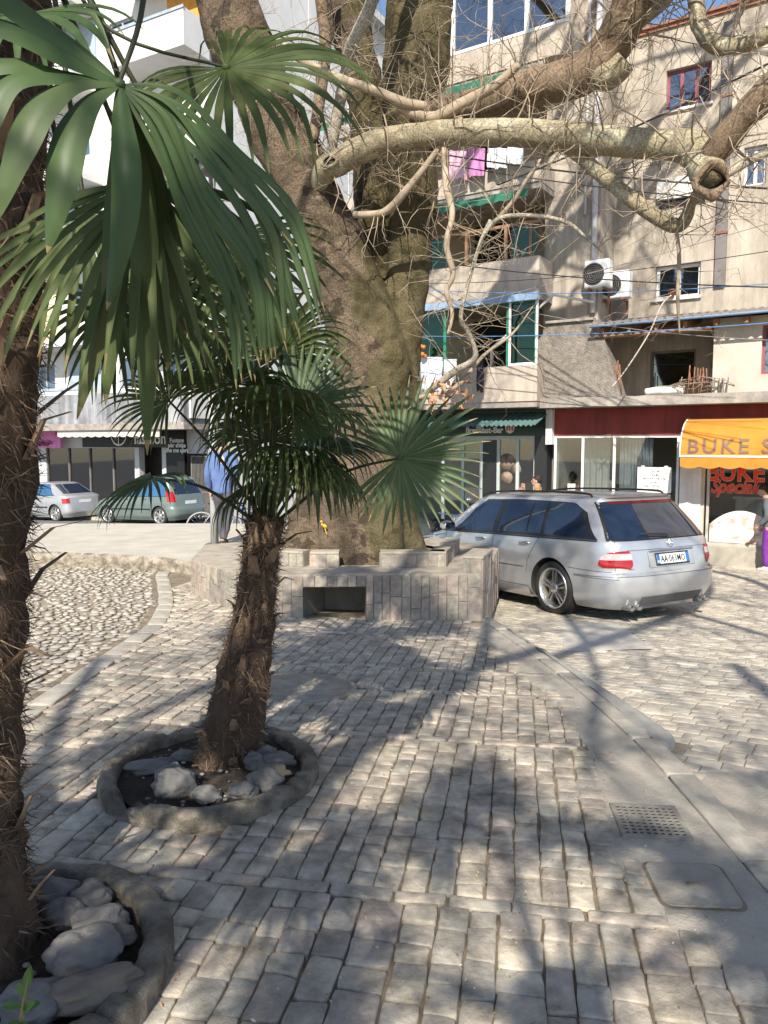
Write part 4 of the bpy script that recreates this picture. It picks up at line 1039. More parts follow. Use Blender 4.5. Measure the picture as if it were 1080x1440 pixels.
backrest(0, .53, 1.0); backrest(0, 0.02, .23); backrest(1, .0, .9); backrest(2, .25, .8); backrest(8, .05, .9); backrest(7, .3, .95); backrest(4, .1, .9)
# tall end wall at the right
a = P[1]; b = IN[1]; nn = nrm(b, a)
d_ = (b-a).normalized(); sd = V((d_.y, -d_.x))
core = MB(); q0 = a-sd*0; wl = [a+d_*-.012, b, b+sd*-.0, a]
c2 = MB()
A_, B_ = P[1]+fr_d*.016, P[2]; nn2 = nrm(A_, B_)
core = MB(); wallseg(core, A_, B_, zf-.5, BK-.012, (A_-nn2*.2, B_-nn2*.2))
wallseg(core, A_+nn2*.014-(B_-A_).normalized()*.014, B_+nn2*.014, BK-.012, BK+.014, (A_-nn2*.214-(B_-A_).normalized()*.014, B_-nn2*.214))
o = core.build('end_wall', m_cap, bench)
clad(c2, A_, B_, None, BK-.014, nn2); clad(c2, A_-nn2*.2, A_, None, BK-.014, -(B_-A_).normalized()); clad(c2, B_-nn2*.2, A_-nn2*.2, SEAT+.012, BK-.014, -nn2)
c2.build('stone_cladding', m_tile, o)
# soil inside
q = MB(); q.add([(p.x, p.y, SEAT-.10) for p in IN2]+[(TC.x, TC.y, SEAT-.06)], [(i, (i+1) % n, n) for i in range(n)]); q.build('soil', m_soil, bench)

# ------------------------------------------------------------------ big plane tree
def barkmat(name, cols, moss=0, scale=3, bump=1, bscale=24, flake=0, bd=.03):
    m = M(name, cols[0], cols[1], scale=scale*.6, rough=.95, bump=bump, bscale=bscale, detail=10, bdist=bd, c3=cols[2], spec=.2, lo=.3, hi=.68)
    n = m.node_tree.nodes; L = m.node_tree.links; b = n['Principled BSDF']
    src = b.inputs['Base Color'].links[0].from_socket
    tc = n['Texture Coordinate']
    if flake:
        v = n.new('ShaderNodeTexNoise'); v.inputs['Scale'].default_value = 4.5; v.inputs['Detail'].default_value = 3; L.new(tc.outputs['Object'], v.inputs[0])
        r_ = n.new('ShaderNodeValToRGB'); r_.color_ramp.elements[0].position = .56; r_.color_ramp.elements[1].position = .6; L.new(v.outputs[0], r_.inputs[0])
        mx = n.new('ShaderNodeMixRGB'); L.new(r_.outputs[0], mx.inputs[0]); L.new(src, mx.inputs[1]); mx.inputs[2].default_value = (*flake, 1); src = mx.outputs[0]
    # fine speckle
    v = n.new('ShaderNodeTexNoise'); v.inputs['Scale'].default_value = 55; v.inputs['Detail'].default_value = 4; L.new(tc.outputs['Object'], v.inputs[0])
    r_ = n.new('ShaderNodeMapRange'); r_.inputs['From Min'].default_value = .35; r_.inputs['From Max'].default_value = .65; r_.inputs['To Min'].default_value = .6; r_.inputs['To Max'].default_value = 1.3; L.new(v.outputs[0], r_.inputs[0])
    mm = n.new('ShaderNodeVectorMath'); mm.operation = 'MULTIPLY'; L.new(src, mm.inputs[0]); L.new(r_.outputs[0], mm.inputs[1]); src = mm.outputs[0]
    if moss:
        g = n.new('ShaderNodeTexCoord'); sx = n.new('ShaderNodeSeparateXYZ'); L.new(g.outputs['Object'], sx.inputs[0])
        v = n.new('ShaderNodeTexNoise'); v.inputs['Scale'].default_value = 1.6; v.inputs['Detail'].default_value = 8; L.new(tc.outputs['Object'], v.inputs[0])
        ma = n.new('ShaderNodeMath'); ma.operation = 'MULTIPLY_ADD'; L.new(sx.outputs[0], ma.inputs[0]); ma.inputs[1].default_value = .9; vm = n.new('ShaderNodeMath'); vm.operation = 'MULTIPLY'; vm.inputs[1].default_value = 1.35; L.new(v.outputs[0], vm.inputs[0]); L.new(vm.outputs[0], ma.inputs[2])
        zz = n.new('ShaderNodeMath'); zz.operation = 'MULTIPLY_ADD'; L.new(sx.outputs[2], zz.inputs[0]); zz.inputs[1].default_value = .06; L.new(ma.outputs[0], zz.inputs[2])
        r_ = n.new('ShaderNodeValToRGB'); r_.color_ramp.elements[0].position = .98; r_.color_ramp.elements[1].position = 1.34; L.new(zz.outputs[0], r_.inputs[0])
        k = n.new('ShaderNodeMath'); k.operation = 'MULTIPLY'; k.inputs[1].default_value = moss; L.new(r_.outputs[0], k.inputs[0])
        mx = n.new('ShaderNodeMixRGB'); L.new(k.outputs[0], mx.inputs[0]); L.new(src, mx.inputs[1]); mx.inputs[2].default_value = (.075, .07, .022, 1); src = mx.outputs[0]
    L.new(src, b.inputs['Base Color']); return m
m_bark = barkmat('plane_bark', [(.175, .132, .09), (.05, .037, .026), (.115, .085, .058)], moss=.5, flake=(.06, .045, .032))
m_limb = barkmat('pale_limb_bark', [(.31, .27, .18), (.19, .15, .10), (.26, .22, .145)], scale=2.2, bump=.35, flake=(.36, .33, .235), bd=.015)
m_limb2 = barkmat('brown_limb_bark', [(.235, .17, .115), (.13, .092, .063), (.185, .135, .09)], scale=2.4, bump=.45, flake=0, bd=.015)
m_pale = barkmat('grey_pale_bark', [(.38, .34, .27), (.24, .21, .165), (.32, .285, .225)], scale=4, bump=.3, bd=.01)
m_twig = M('twig_bark', (.39, .315, .23), (.26, .205, .145), scale=5, rough=.9)
def pp(L): return [at(x, y, Y) for x, y, Y, r in L], [r/F*Y for x, y, Y, r in L]
tree = thing('plane_tree', (TC.x, TC.y, SEAT-.1), 'huge old bare plane tree with forked mottled trunk, standing inside the stone bench', 'tree')
stems = [
 [(500, 860, 9.6, 104), (500, 800, 9.6, 96), (499, 765, 9.6, 91), (500, 720, 9.6, 86), (508, 660, 9.6, 72), (519, 600, 9.6, 60), (527, 540, 9.6, 52), (515, 480, 9.6, 50), (487, 398, 9.6, 49), (455, 320, 9.6, 44), (425, 250, 9.6, 42), (388, 180, 9.6, 41), (350, 90, 9.6, 41), (318, -10, 9.6, 41), (290, -120, 9.6, 40), (240, -260, 9.4, 36), (160, -420, 9, 30)],
 [(548, 640, 9.65, 36), (558, 540, 9.7, 29), (566, 450, 9.75, 30), (577, 350, 9.8, 29), (581, 270, 9.8, 31), (574, 190, 9.8, 36), (586, 100, 9.8, 44), (592, 0, 9.8, 44), (603, -120, 9.8, 42), (640, -300, 9.6, 36), (700, -480, 9.3, 30)],
 [(545, 460, 10.0, 26), (532, 340, 10.1, 28), (528, 250, 10.15, 27), (524, 180, 10.2, 26), (510, 110, 10.2, 26), (489, 30, 10.2, 27), (478, -90, 10.2, 26), (450, -300, 10.2, 22)],
 [(450, 690, 9.3, 16), (432, 740, 9.15, 26), (422, 800, 9.05, 34), (418, 840, 9.0, 40)],
 [(560, 700, 9.3, 16), (570, 750, 9.2, 24), (578, 800, 9.15, 30), (580, 840, 9.1, 36)],
 [(490, 690, 9.1, 22), (480, 760, 8.98, 28), (475, 830, 8.95, 38)],
 [(530, 640, 9.2, 22), (538, 720, 9.05, 26), (543, 830, 8.95, 36)],
 [(541, 500, 9.3, 26), (537, 493, 9.16, 12)], [(570, 30, 9.6, 14), (552, 25, 9.5, 12)],
]
mb = MB()
for st in stems:
    p, r_ = pp(st); mb.tube(p, r_, 28, 0, True, .5, True, .07, 2.2, 5)
me = bpy.data.meshes.new('tk'); me.from_pydata(mb.v, [], mb.f)
def rem(o):
    m = o.modifiers.new('r', 'REMESH'); m.mode = 'VOXEL'; m.voxel_size = .032; m.use_smooth_shade = True
    s_ = o.modifiers.new('s', 'SMOOTH'); s_.iterations = 5; s_.factor = .5
me = eval_mods(me, [rem])
NRM = [v.normal.copy() for v in me.vertices]
for v, vn in zip(me.vertices, NRM):
    k = .022*noise.noise(v.co*4.5)+.014*noise.noise(v.co*11)+.06*noise.noise(V((v.co.x*2.4, v.co.y*2.4, v.co.z*.7)))
    v.co += vn*k
obj_from(me, 'trunk', m_bark, tree)
LIMBS = {}
RF = dict(L1=.70, L1b=.72, L1c=.55, L1d=.68, L2=.68, L2b=.8, L2c=.6, L2d=.65, T4=.72, H1=.6, H2=.46, H3=.5, H4=.6, H5=.6, H6=.6, B3=.8)
def limb(name, L, mat, n=16, nz=.15, nsc=4.5, spl=6, label=None):
    p, r_ = pp(L); r_ = [x*RF.get(name, 1) for x in r_]; mb = MB(); mb.tube(p, r_, n, 0, True, .5, True, nz, nsc, spl)
    o = mb.build('limb', mat, tree, label=label); LIMBS[name] = (p, r_); return o
l1 = limb('L1', [(448, 262, 9.3, 16), (458, 238, 9.1, 23), (478, 228, 9.0, 25), (505, 212, 8.9, 25), (540, 198, 8.8, 24), (590, 190, 8.7, 23), (640, 186, 8.5, 24), (700, 186, 8.3, 25), (760, 189, 8.1, 27), (820, 194, 7.9, 28), (880, 200, 7.7, 28), (930, 203, 7.5, 28), (965, 206, 7.35, 31), (985, 220, 7.2, 35), (995, 240, 7.05, 35), (1000, 254, 6.95, 31)], m_limb, 22, .1, 4, 7)
def knot(c, n, r, parent, mat):
    """broken branch end: raised collar round a dark hollow"""
    z = V(n).normalized(); M_ = z.to_track_quat('Z', 'Y').to_matrix().to_4x4(); M_.translation = V(c)
    q = MB(); q.lathe([(r*1.05, -.3*r), (r*1.12, 0), (r*1.02, .22*r), (r*.82, .24*r), (r*.68, .1*r), (r*.6, -.5*r), (r*.35, -.9*r), (0, -1.0*r)], 24, 0, wob=.4*r)
    q.m = [1 if i//24 >= 4 else 0 for i in range(len(q.f))]; q.xf(M_)
    q.build('hollow', [mat, m_dark], parent)
knot(at(1002, 255, 6.88), (.12, -1, -.25), .15, l1, m_limb2)
knot(at(463, 227, 8.83), (-.35, -1, .2), .085, l1, m_limb)
limb('L1b', [(985, 238, 7.15, 24), (1003, 216, 7.0, 25), (1035, 178, 6.85, 26), (1080, 128, 6.65, 26), (1150, 55, 6.4, 26), (1290, -90, 5.9, 25), (1480, -330, 5.2, 24)], m_limb2)
limb('L1c', [(980, 262, 7.1, 9), (1000, 258, 7.05, 10), (1030, 240, 7.0, 11), (1080, 214, 6.9, 11), (1160, 175, 6.7, 11), (1300, 90, 6.4, 9)], m_pale)
limb('L1d', [(775, 195, 8.1, 12), (810, 215, 8.0, 14), (845, 245, 7.9, 15), (875, 270, 7.8, 15), (905, 293, 7.7, 15), (935, 312, 7.62, 16), (955, 317, 7.6, 15), (966, 303, 7.55, 12), (972, 285, 7.45, 10), (985, 264, 7.2, 9)], m_limb)
limb('L2', [(575, 165, 9.6, 22), (620, 158, 9.3, 27), (660, 150, 9.0, 29), (705, 138, 8.8, 31), (750, 122, 8.6, 34), (795, 112, 8.4, 38), (830, 96, 8.3, 40), (858, 66, 8.2, 39), (880, 25, 8.0, 38), (902, -30, 7.8, 36), (940, -130, 7.4, 32), (990, -300, 6.6, 28)], m_limb2, 20, .13)
limb('L2b', [(830, 100, 8.3, 30), (858, 104, 8.2, 24), (880, 85, 8.1, 20)], m_limb)
limb('L2c', [(965, -60, 7.8, 20), (978, -5, 7.7, 18), (984, 35, 7.6, 19), (1003, 60, 7.5, 20), (1030, 66, 7.4, 18), (1060, 58, 7.3, 17), (1095, 38, 7.2, 17), (1180, -30, 6.9, 15)], m_limb)
limb('L2d', [(890, 30, 8.0, 22), (930, -5, 7.9, 22), (965, -60, 7.8, 22), (1010, -180, 7.4, 20)], m_limb)
limb('T4', [(462, 235, 9.1, 9), (468, 200, 9.05, 10), (477, 150, 9.0, 11), (486, 110, 8.95, 12), (492, 75, 8.9, 13), (503, 45, 8.85, 12), (522, 5, 8.8, 12), (540, -60, 8.7, 12), (560, -200, 8.4, 10)], m_pale)
limb('T5', [(440, 200, 9.4, 7), (452, 120, 9.4, 8), (458, 60, 9.4, 8), (452, 0, 9.4, 8), (450, -120, 9.2, 7)], m_limb2, 10)
limb('B1', [(395, 60, 8.9, 5), (430, 88, 8.8, 6), (478, 110, 8.7, 6), (530, 128, 8.6, 6), (567, 144, 8.6, 7), (600, 150, 8.6, 6)], m_twig, 8)
limb('B2', [(560, 150, 8.7, 5), (606, 165, 8.6, 8), (650, 145, 8.5, 8), (694, 122, 8.4, 7), (730, 90, 8.3, 5)], m_twig, 8)
limb('B3', [(498, 302, 9.2, 6), (530, 301, 9.0, 6), (550, 292, 8.9, 7), (565, 275, 8.8, 7), (590, 245, 8.7, 6), (620, 205, 8.6, 5), (650, 165, 8.5, 5)], m_twig, 8)
limb('H1', [(625, 200, 8.6, 8), (628, 262, 8.4, 9), (636, 300, 8.35, 7), (628, 345, 8.3, 7), (637, 385, 8.3, 7), (628, 410, 8.3, 6), (636, 440, 8.3, 5), (630, 470, 8.3, 3)], m_twig, 8, .15, 8)
limb('H2', [(585, 565, 9.2, 9), (610, 545, 8.9, 11), (640, 522, 8.7, 12), (668, 503, 8.5, 9), (660, 470, 8.4, 7), (648, 448, 8.35, 7), (655, 410, 8.3, 6), (668, 365, 8.25, 6), (678, 335, 8.2, 6), (690, 310, 8.2, 7)], m_pale, 8, .15, 8)
limb('H3', [(678, 335, 8.2, 5), (700, 308, 8.15, 6), (745, 303, 8.1, 6), (795, 312, 8.0, 6), (825, 335, 7.95, 4), (848, 356, 7.9, 1.2)], m_pale, 8, .12, 8)
limb('H4', [(690, 318, 8.2, 5), (720, 285, 8.2, 5), (750, 240, 8.2, 4), (790, 205, 8.2, 3)], m_twig, 6)
limb('H5', [(950, 318, 7.6, 5), (955, 360, 7.55, 5), (953, 420, 7.5, 4.5), (956, 470, 7.5, 1.2)], m_twig, 6)
limb('H6', [(585, 560, 9.0, 6), (640, 545, 8.8, 5), (680, 500, 8.7, 4), (720, 470, 8.6, 3), (750, 430, 8.6, .8)], m_twig, 6)
def wlimb(name, pts, mat, n=10):
    p = [V(a[:3]) for a in pts]; r_ = [a[3] for a in pts]; mb = MB(); mb.tube(p, r_, n, 0, True, .5, True, .1, 4, 6); o = mb.build('limb', mat, tree); LIMBS[name] = (p, r_)
e = LIMBS['L1b'][0][-1]; wlimb('C1', [(*e, .115), (3.2, 2.6, 6.2, .10), (2.1, .3, 6.8, .09), (.6, -1.6, 7.0, .08), (-1.2, -3.4, 7.0, .07), (-2.6, -5.0, 7.2, .05)], m_limb2)
e = LIMBS['L2'][0][-1]; wlimb('C2', [(*e, .17), (1.8, 3.8, 7.6, .14), (.2, 1.2, 8.0, .12), (-1.4, -1.4, 8.2, .10), (-2.6, -4, 8.2, .08), (-3.4, -6.0, 8.3, .05)], m_limb2)
e = LIMBS['L2d'][0][-1]; wlimb('C3', [(*e, .13), (4.0, 4.8, 7.2, .11), (4.2, 2.2, 7.6, .09), (3.6, -.5, 7.8, .07), (3.0, -3, 8, .05)], m_limb)
wlimb('C4', [(2.1, .3, 6.8, .06), (2.6, -1.8, 6.6, .05), (2.4, -4.2, 6.6, .035), (1.6, -6.0, 6.8, .025)], m_limb)
wlimb('C5', [(.2, 1.2, 8.0, .07), (.4, -1.0, 7.6, .055), (.1, -3.2, 7.3, .04), (-.6, -5.4, 7.2, .03)], m_limb)
e = LIMBS['T4'][0][-1]; wlimb('C6', [(*e, .08), (-.6, 6.0, 8.6, .07), (-1.6, 4.0, 9.2, .06), (-2.8, 1.5, 9.4, .05), (-3.5, -1, 9.6, .03)], m_limb)
# upper crown, out of the frame: it throws the branch shadows on the house fronts
top = [LIMBS_T[0], LIMBS_T[1], LIMBS_T[2]] if 0 else [at(160, -420, 9), at(700, -480, 9.3), at(450, -300, 10.2)]
CR = []
for bi, (b, outs) in enumerate(zip(top, ([(-4.5, 1.0, 5.0), (-3.0, -4.0, 5.0), (-5, 4, 4), (-1, -1, 6)], [(4.5, -2.0, 4.5), (2.5, 2.0, 6.0), (5.5, 2.0, 3.5), (1.5, -5.0, 4.5), (3.5, -5.5, 3.0), (6.0, -.5, 4.8)], [(.5, 3.5, 5.5), (-2.5, 3.5, 6.0), (2.5, -1.5, 6.5), (0, -4, 6)]))):
    for oi, o in enumerate(outs):
        b_ = V(b); o = V(o); m1 = b_+V((o.x*.28, o.y*.28, o.z*.38))+V((rnd.uniform(-.4, .4), rnd.uniform(-.4, .4), 0)); m2 = b_+V((o.x*.65, o.y*.65, o.z*.72))+V((rnd.uniform(-.5, .5), rnd.uniform(-.5, .5), 0)); e_ = b_+o
        nm = 'R%d%d' % (bi, oi); CR.append(nm); wlimb(nm, [(*b_, .19), (*m1, .14), (*m2, .10), (*e_, .045)], m_limb2, 8)
        for q_ in range(3):
            st_ = m1.lerp(m2, q_/2.5) if q_ < 2 else m2.lerp(e_, .4); d_ = V((rnd.gauss(0, 1), rnd.gauss(0, 1), rnd.uniform(-.2, .8))).normalized()*rnd.uniform(1.4, 2.6)
            nm2 = nm+'b%d' % q_; CR.append(nm2); wlimb(nm2, [(*st_, .075), (*(st_+d_*.5+V((rnd.uniform(-.2, .2), rnd.uniform(-.2, .2), .15))), .05), (*(st_+d_), .02)], m_limb2, 6)
# twigs
def twig(mb, p, d, L, r, depth, droop=.0):
    n = max(3, int(L/.11)); P_ = [p]; d = d.normalized(); kids = []
    for i in range(n):
        jg = .10 if rnd.random() < .84 else .45; d = (d+V((rnd.gauss(0, jg), rnd.gauss(0, jg), rnd.gauss(0, jg)-droop))).normalized(); P_.append(P_[-1]+d*(L/n)); kids.append((P_[-1], d.copy()))
    mb.tube(P_, [r*(1-.75*i/n) for i in range(n+1)], 5 if r > .006 else 4, 0, False, .5, True)
    if depth > 0:
        for q, dd in kids:
            if rnd.random() < .55:
                w = V((rnd.gauss(0, 1), rnd.gauss(0, 1), rnd.gauss(0, .8))); w = (w-dd*w.dot(dd)).normalized()
                twig(mb, q, dd*.6+w*.8, L*rnd.uniform(.35, .65), r*.55, depth-1, droop)
def twigs(names, per_m, Lr, rr, depth, up=.3, droop=.02, yl=None):
    mb = MB()
    for nme in names:
        p, r_ = LIMBS[nme]
        for i in range(len(p)-1):
            m = (p[i+1]-p[i]).length*per_m; k = int(m)+(rnd.random() < m-int(m))
            for _ in range(k):
                t = rnd.random(); c = p[i].lerp(p[i+1], t); ra = r_[i]*(1-t)+r_[i+1]*t
                ax = (p[i+1]-p[i]).normalized(); w = V((rnd.gauss(0, 1), rnd.gauss(0, 1), rnd.gauss(0, 1)+up)); w = (w-ax*w.dot(ax)).normalized()
                twig(mb, c+w*ra*.85, w+ax*rnd.uniform(-.4, .4), rnd.uniform(*Lr), rnd.uniform(*rr), depth, droop)
    return mb.build('twigs', m_twig, tree, kind='stuff')
twigs(['L1', 'L2'], 18, (.35, 1.0), (.006, .011), 2, .4, .01)
twigs(['L1b', 'L2b', 'L2c', 'L2d'], 15, (.4, 1.0), (.005, .010), 2, .2, .02)
twigs(['L1d', 'L1c'], 18, (.3, .8), (.004, .009), 2, -.2, .03)
twigs(['B1', 'B2', 'B3', 'H1', 'H2', 'H3', 'H4', 'H5', 'H6'], 10, (.25, .7), (.004, .007), 2, .0, .0)
twigs(['T4', 'T5'], 7, (.4, 1.1), (.004, .008), 2, .0, .05)
twigs(['C1', 'C2', 'C3', 'C4', 'C5', 'C6'], 3.2, (.8, 2.0), (.010, .02), 2, .0, .0)
twigs(CR, 1.6, (.8, 1.8), (.012, .022), 1, .1, .0)
LIMBS['S1'] = pp(stems[0][8:14]); LIMBS['S2'] = pp(stems[1][4:10]); LIMBS['S3'] = pp(stems[2][2:8])
twigs(['S1', 'S2', 'S3'], 6, (.4, 1.1), (.004, .008), 2, .1, .04)
t0 = tree
tree = thing('plane_tree', (-3.2, -7.5, 0), 'bare plane tree behind the viewpoint with limbs reaching over the path', 'tree')
mb = MB(); mb.tube([(-3.2, -7.5, -.1), (-3.1, -7.5, 1.5), (-2.9, -7.4, 3.6), (-2.6, -7.2, 5.0)], [.5, .38, .34, .3], 20, 0, True, .5, True, .1, 2, 5); mb.build('trunk', m_bark, tree)
BK2 = []
for k, pts in enumerate(([(-2.6, -7.2, 5.0, .2), (-1.2, -6.2, 5.4, .16), (.0, -5.0, 5.6, .13), (1.1, -3.4, 5.9, .10), (1.6, -1.8, 6.4, .06)], [(-2.6, -7.2, 5.0, .18), (-2.2, -5.6, 5.9, .14), (-1.7, -4.2, 6.3, .11), (-.8, -2.6, 6.6, .08), (-.5, -1.0, 7.0, .04)],
    [(.0, -5.0, 5.6, .09), (.9, -4.9, 5.9, .08), (2.0, -4.2, 6.1, .06), (3.0, -3.2, 6.4, .04)], [(-1.2, -6.2, 5.4, .1), (-.2, -6.2, 6.0, .08), (1.2, -5.6, 6.4, .06), (2.4, -5.6, 7.0, .04)], [(-2.2, -5.6, 5.9, .08), (-3.2, -4.2, 6.4, .06), (-3.8, -2.6, 6.8, .04)])):
    wlimb('K%d' % k, pts, m_limb2); BK2.append('K%d' % k)
twigs(BK2, 4.5, (.7, 1.8), (.012, .024), 2, .1, .0)
tree = t0
# few dry leaves left on low twigs
q = MB()
for k in range(60):
    c = at(rnd.uniform(598, 662), rnd.uniform(535, 580), 8.8)+V((rnd.gauss(0, .05), rnd.gauss(0, .1), 0)); a = V((rnd.gauss(0, 1), rnd.gauss(0, 1), rnd.gauss(0, 1))).normalized()*rnd.uniform(.03, .06); b = a.orthogonal().normalized()*a.length*.5
    q.add([c-a, c+b+V((0, 0, .01)), c+a, c-b+V((0, 0, .01))], [(0, 1, 2, 3)])
q.build('dry_leaves', M('dry_leaf', (.42, .22, .10), (.3, .14, .06), scale=20), tree, kind='stuff')
q = MB()
for k in range(9): q.ico(at(455+rnd.uniform(-4, 4), 737+rnd.uniform(-4, 4), 8.75), (.016, .016, .016), 1)
q.tube([at(456, 741, 8.76), at(460, 752, 8.74)], .005, 5)
q.build('flower_spray', M('yellow_flower', (.7, .45, .03), (.6, .36, .02)), None, label='small yellow flowers tucked against the bark of the big trunk', category='flowers')

# ------------------------------------------------------------------ ring planters and rocks
def ring(name, c, ro, ri, h, label, broken=None):
    t = thing(name, (c.x, c.y, G(c.x, c.y)), label, 'planter', 'round palm planters'); z0 = G(c.x, c.y); q = MB(); N = 180
    prof = [(ro, -.05), (ro+.003, h*.75), (ro-.006, h*.95), (ro-.02, h), (ri+.02, h), (ri+.005, h*.92), (ri, h*.7), (ri-.005, -.05)]
    vs = []
    for i, (r_, z) in enumerate(prof):
        for k in range(N):
            a = 2*math.pi*k/N; rr = r_+.018*noise.noise(V((math.cos(a)*2, math.sin(a)*2, c.x*3)))+.009*noise.noise(V((math.cos(a)*9, math.sin(a)*9, i)))+.006*noise.noise(V((math.cos(a)*26, math.sin(a)*26, i*2)))
            zz = z+.010*noise.noise(V((math.cos(a)*4, math.sin(a)*4, i*.4)))+.005*noise.noise(V((math.cos(a)*22, math.sin(a)*22, i*1.3)))-(.016*max(0, noise.noise(V((math.cos(a)*7, math.sin(a)*7, 8)))-.25)*4 if 1 < i < 6 else 0)
            if broken:
                da = abs((a-broken+math.pi) % (2*math.pi)-math.pi)
                if da < .2 and z > 0: zz = max(z-.07*(1-da/.2)*1.4-.02*noise.noise(V((a*20, i, 0))), .0)
            vs.append((c.x+rr*math.cos(a), c.y+rr*math.sin(a), z0+zz))
    fs = [(i*N+k, i*N+(k+1) % N, (i+1)*N+(k+1) % N, (i+1)*N+k) for i in range(len(prof)-1) for k in range(N)]
    q.add(vs, fs, 0, .5, True); q.build('stone_ring', m_conc_d, t)
    q = MB(); q.grid(lambda u, v: V((c.x+ri*1.0*v*math.cos(u*6.2832), c.y+ri*1.0*v*math.sin(u*6.2832), z0+h*.35+.03*noise.noise(V((v*math.cos(u*6.283)*3, v*math.sin(u*6.283)*3, c.x)))+.012*noise.noise(V((v*math.cos(u*6.283)*12, v*math.sin(u*6.283)*12, c.x))))), 60, 14); q.build('soil', m_soil, t)
    return t
ring('ring_planter', P2, .53, .45, .075, 'round stone planter ring with a broken rim, under the short leaning palm', broken=R(-128))
ring('ring_planter', P1, .53, .44, .085, 'round concrete planter ring in the lower left corner under the tall palm')
m_rock = M('grey_rock', (.20, .19, .18), (.115, .11, .105), scale=6, rough=.85, bump=.9, bscale=35, detail=9)
m_rockb = M('brown_rock', (.22, .18, .14), (.14, .115, .092), scale=5, rough=.85, bump=.5, bscale=30, detail=9)
def rock(px, py, dz, w, d, h, rot, label, mat=None, grp='rocks in the palm planters'):
    p = gat(px, py, dz); q = MB(); q.ico((p.x, p.y, p.z+h*.25), (w, d, h), 4, 0, .30, 1.5, .5, rot, True, px*.13)
    q.build('rock', mat or m_rock, None, label=label, category='rock', group=grp)
for a in [(245, 1108, .05, .095, .085, .085, .3, 'big rounded grey rock at the front of the middle palm planter'),
          (290, 1120, .04, .075, .05, .04, -.2, 'small pale grey rock right of the big one in the middle planter'),
          (340, 1116, .04, .07, .045, .04, .1, 'flat grey rock at the front right of the middle planter'),
          (372, 1103, .05, .085, .06, .055, .2, 'dark grey rock beside the right rim of the middle planter'),
          (215, 1081, .05, .125, .05, .04, .25, 'long flat dark slab at the left of the middle planter'),
          (262, 1066, .04, .075, .045, .035, .1, 'flat pale rock behind the left of the leaning palm foot'),
          (367, 1062, .05, .075, .05, .045, .0, 'oval rock right behind the leaning palm foot'),
          (390, 1072, .05, .085, .05, .04, .1, 'sunlit rock lying along the right rim of the middle planter'),
          (383, 1090, .05, .09, .05, .04, .1, 'brown flat rock between the sunlit rock and the dark grey one'),
          (357, 1075, .05, .05, .06, .05, .4, 'short rock touching the right of the leaning palm foot'),
          (92, 1290, .06, .075, .055, .05, -.3, 'small oval grey rock in the near planter, behind the pale one'),
          (125, 1272, .05, .07, .06, .06, .2, 'upright rock by the back rim of the near planter'),
          (140, 1302, .06, .09, .06, .055, .35, 'pale bluish grey rock in the middle of the near planter'),
          (120, 1350, .06, .105, .095, .075, .2, 'largest round boulder in the near planter'),
          (168, 1320, .05, .05, .045, .035, .0, 'small brown rock by the right rim of the near planter'),
          (62, 1265, .05, .11, .07, .06, -.1, 'wide dark rock beside the tall palm trunk'),
          (128, 1395, .06, .14, .07, .045, .45, 'long flat brownish rock under the front rim of the near planter'),
          (45, 1418, .05, .09, .08, .06, .0, 'dark rock behind the young seedling in the corner')]:
    rock(*a, mat=m_rockb if 'brown' in a[7] else m_rock)
# pebbles and litter in the planters
q = MB()
for c in (P1, P2):
    for k in range(90):
        a = rnd.uniform(0, 6.28); r_ = .40*math.sqrt(rnd.random()); s_ = rnd.choice((.005, .007, .009, .014))
        q.ico((c.x+r_*math.cos(a), c.y+r_*math.sin(a), G(c.x, c.y)+.045), (s_, s_*.8, s_*.6), 1, 0, .3, 2, rnd.random())
q.build('gravel', M('dark_gravel', (.2, .18, .15), tint=[(.10, .09, .075), (.2, .18, .15), (.34, .31, .27)], scale=20), None, kind='stuff', label='small loose pebbles lying on the planter soil', category='gravel')
q = MB()
for k in range(2600):
    x = rnd.uniform(-2.4, 1.3); y = 1.6+rnd.random()**1.4*7
    if not (left_edge(y) < x < walk_edge(y)): continue
    z = G(x, y)+.006; s_ = rnd.uniform(.003, .011); a = rnd.uniform(0, 6.28); u = V((math.cos(a)*s_, math.sin(a)*s_, rnd.uniform(-.3, .3)*s_)); w = V((-math.sin(a)*s_*.4, math.cos(a)*s_*.4, .002)); c = V((x, y, z))
    q.add([c-u, c+w, c+u, c-w], [(0, 1, 2, 3)], 0, rnd.random())
q.build('leaf_litter', M('leaf_litter', (.3, .2, .1), tint=[(.26, .15, .07), (.40, .28, .15), (.5, .45, .38)], scale=30), None, kind='stuff', label='scattered dry leaf scraps lying on the cobbles', category='leaf litter')

# ------------------------------------------------------------------ palms
m_leaf = M('palm_leaf', (.075, .105, .042), (.042, .066, .024), scale=3, rough=.48, spec=.38, trans=.2, tint=[(.040, .078, .022), (.060, .105, .036), (.082, .125, .048), (.10, .128, .054), (.32, .24, .11)], var=.15)
m_leafd = M('palm_leaf_dark', (.042, .064, .024), tint=[(.038, .062, .018), (.06, .09, .028), (.082, .108, .036), (.10, .112, .042), (.28, .2, .09)], scale=3, rough=.6, spec=.25, trans=.2, var=.15)
m_leafb = M('palm_leaf_bluish', (.045, .085, .045), tint=[(.034, .062, .036), (.048, .082, .05), (.062, .096, .06), (.075, .1, .06), (.25, .2, .1)], scale=3, rough=.45, spec=.42, trans=.12, var=.15)
m_leafy = M('palm_leaf_dry', (.22, .17, .08), (.15, .11, .055), scale=4, rough=.7, trans=.2)
m_pet = M('palm_petiole', (.045, .05, .02), (.03, .032, .014), scale=8, rough=.6)
m_fib = M('palm_fibre', (.115, .075, .05), (.055, .036, .025), scale=10, rough=1, bump=1, bscale=60, bdist=.02, stretch=(1, 1, .25))
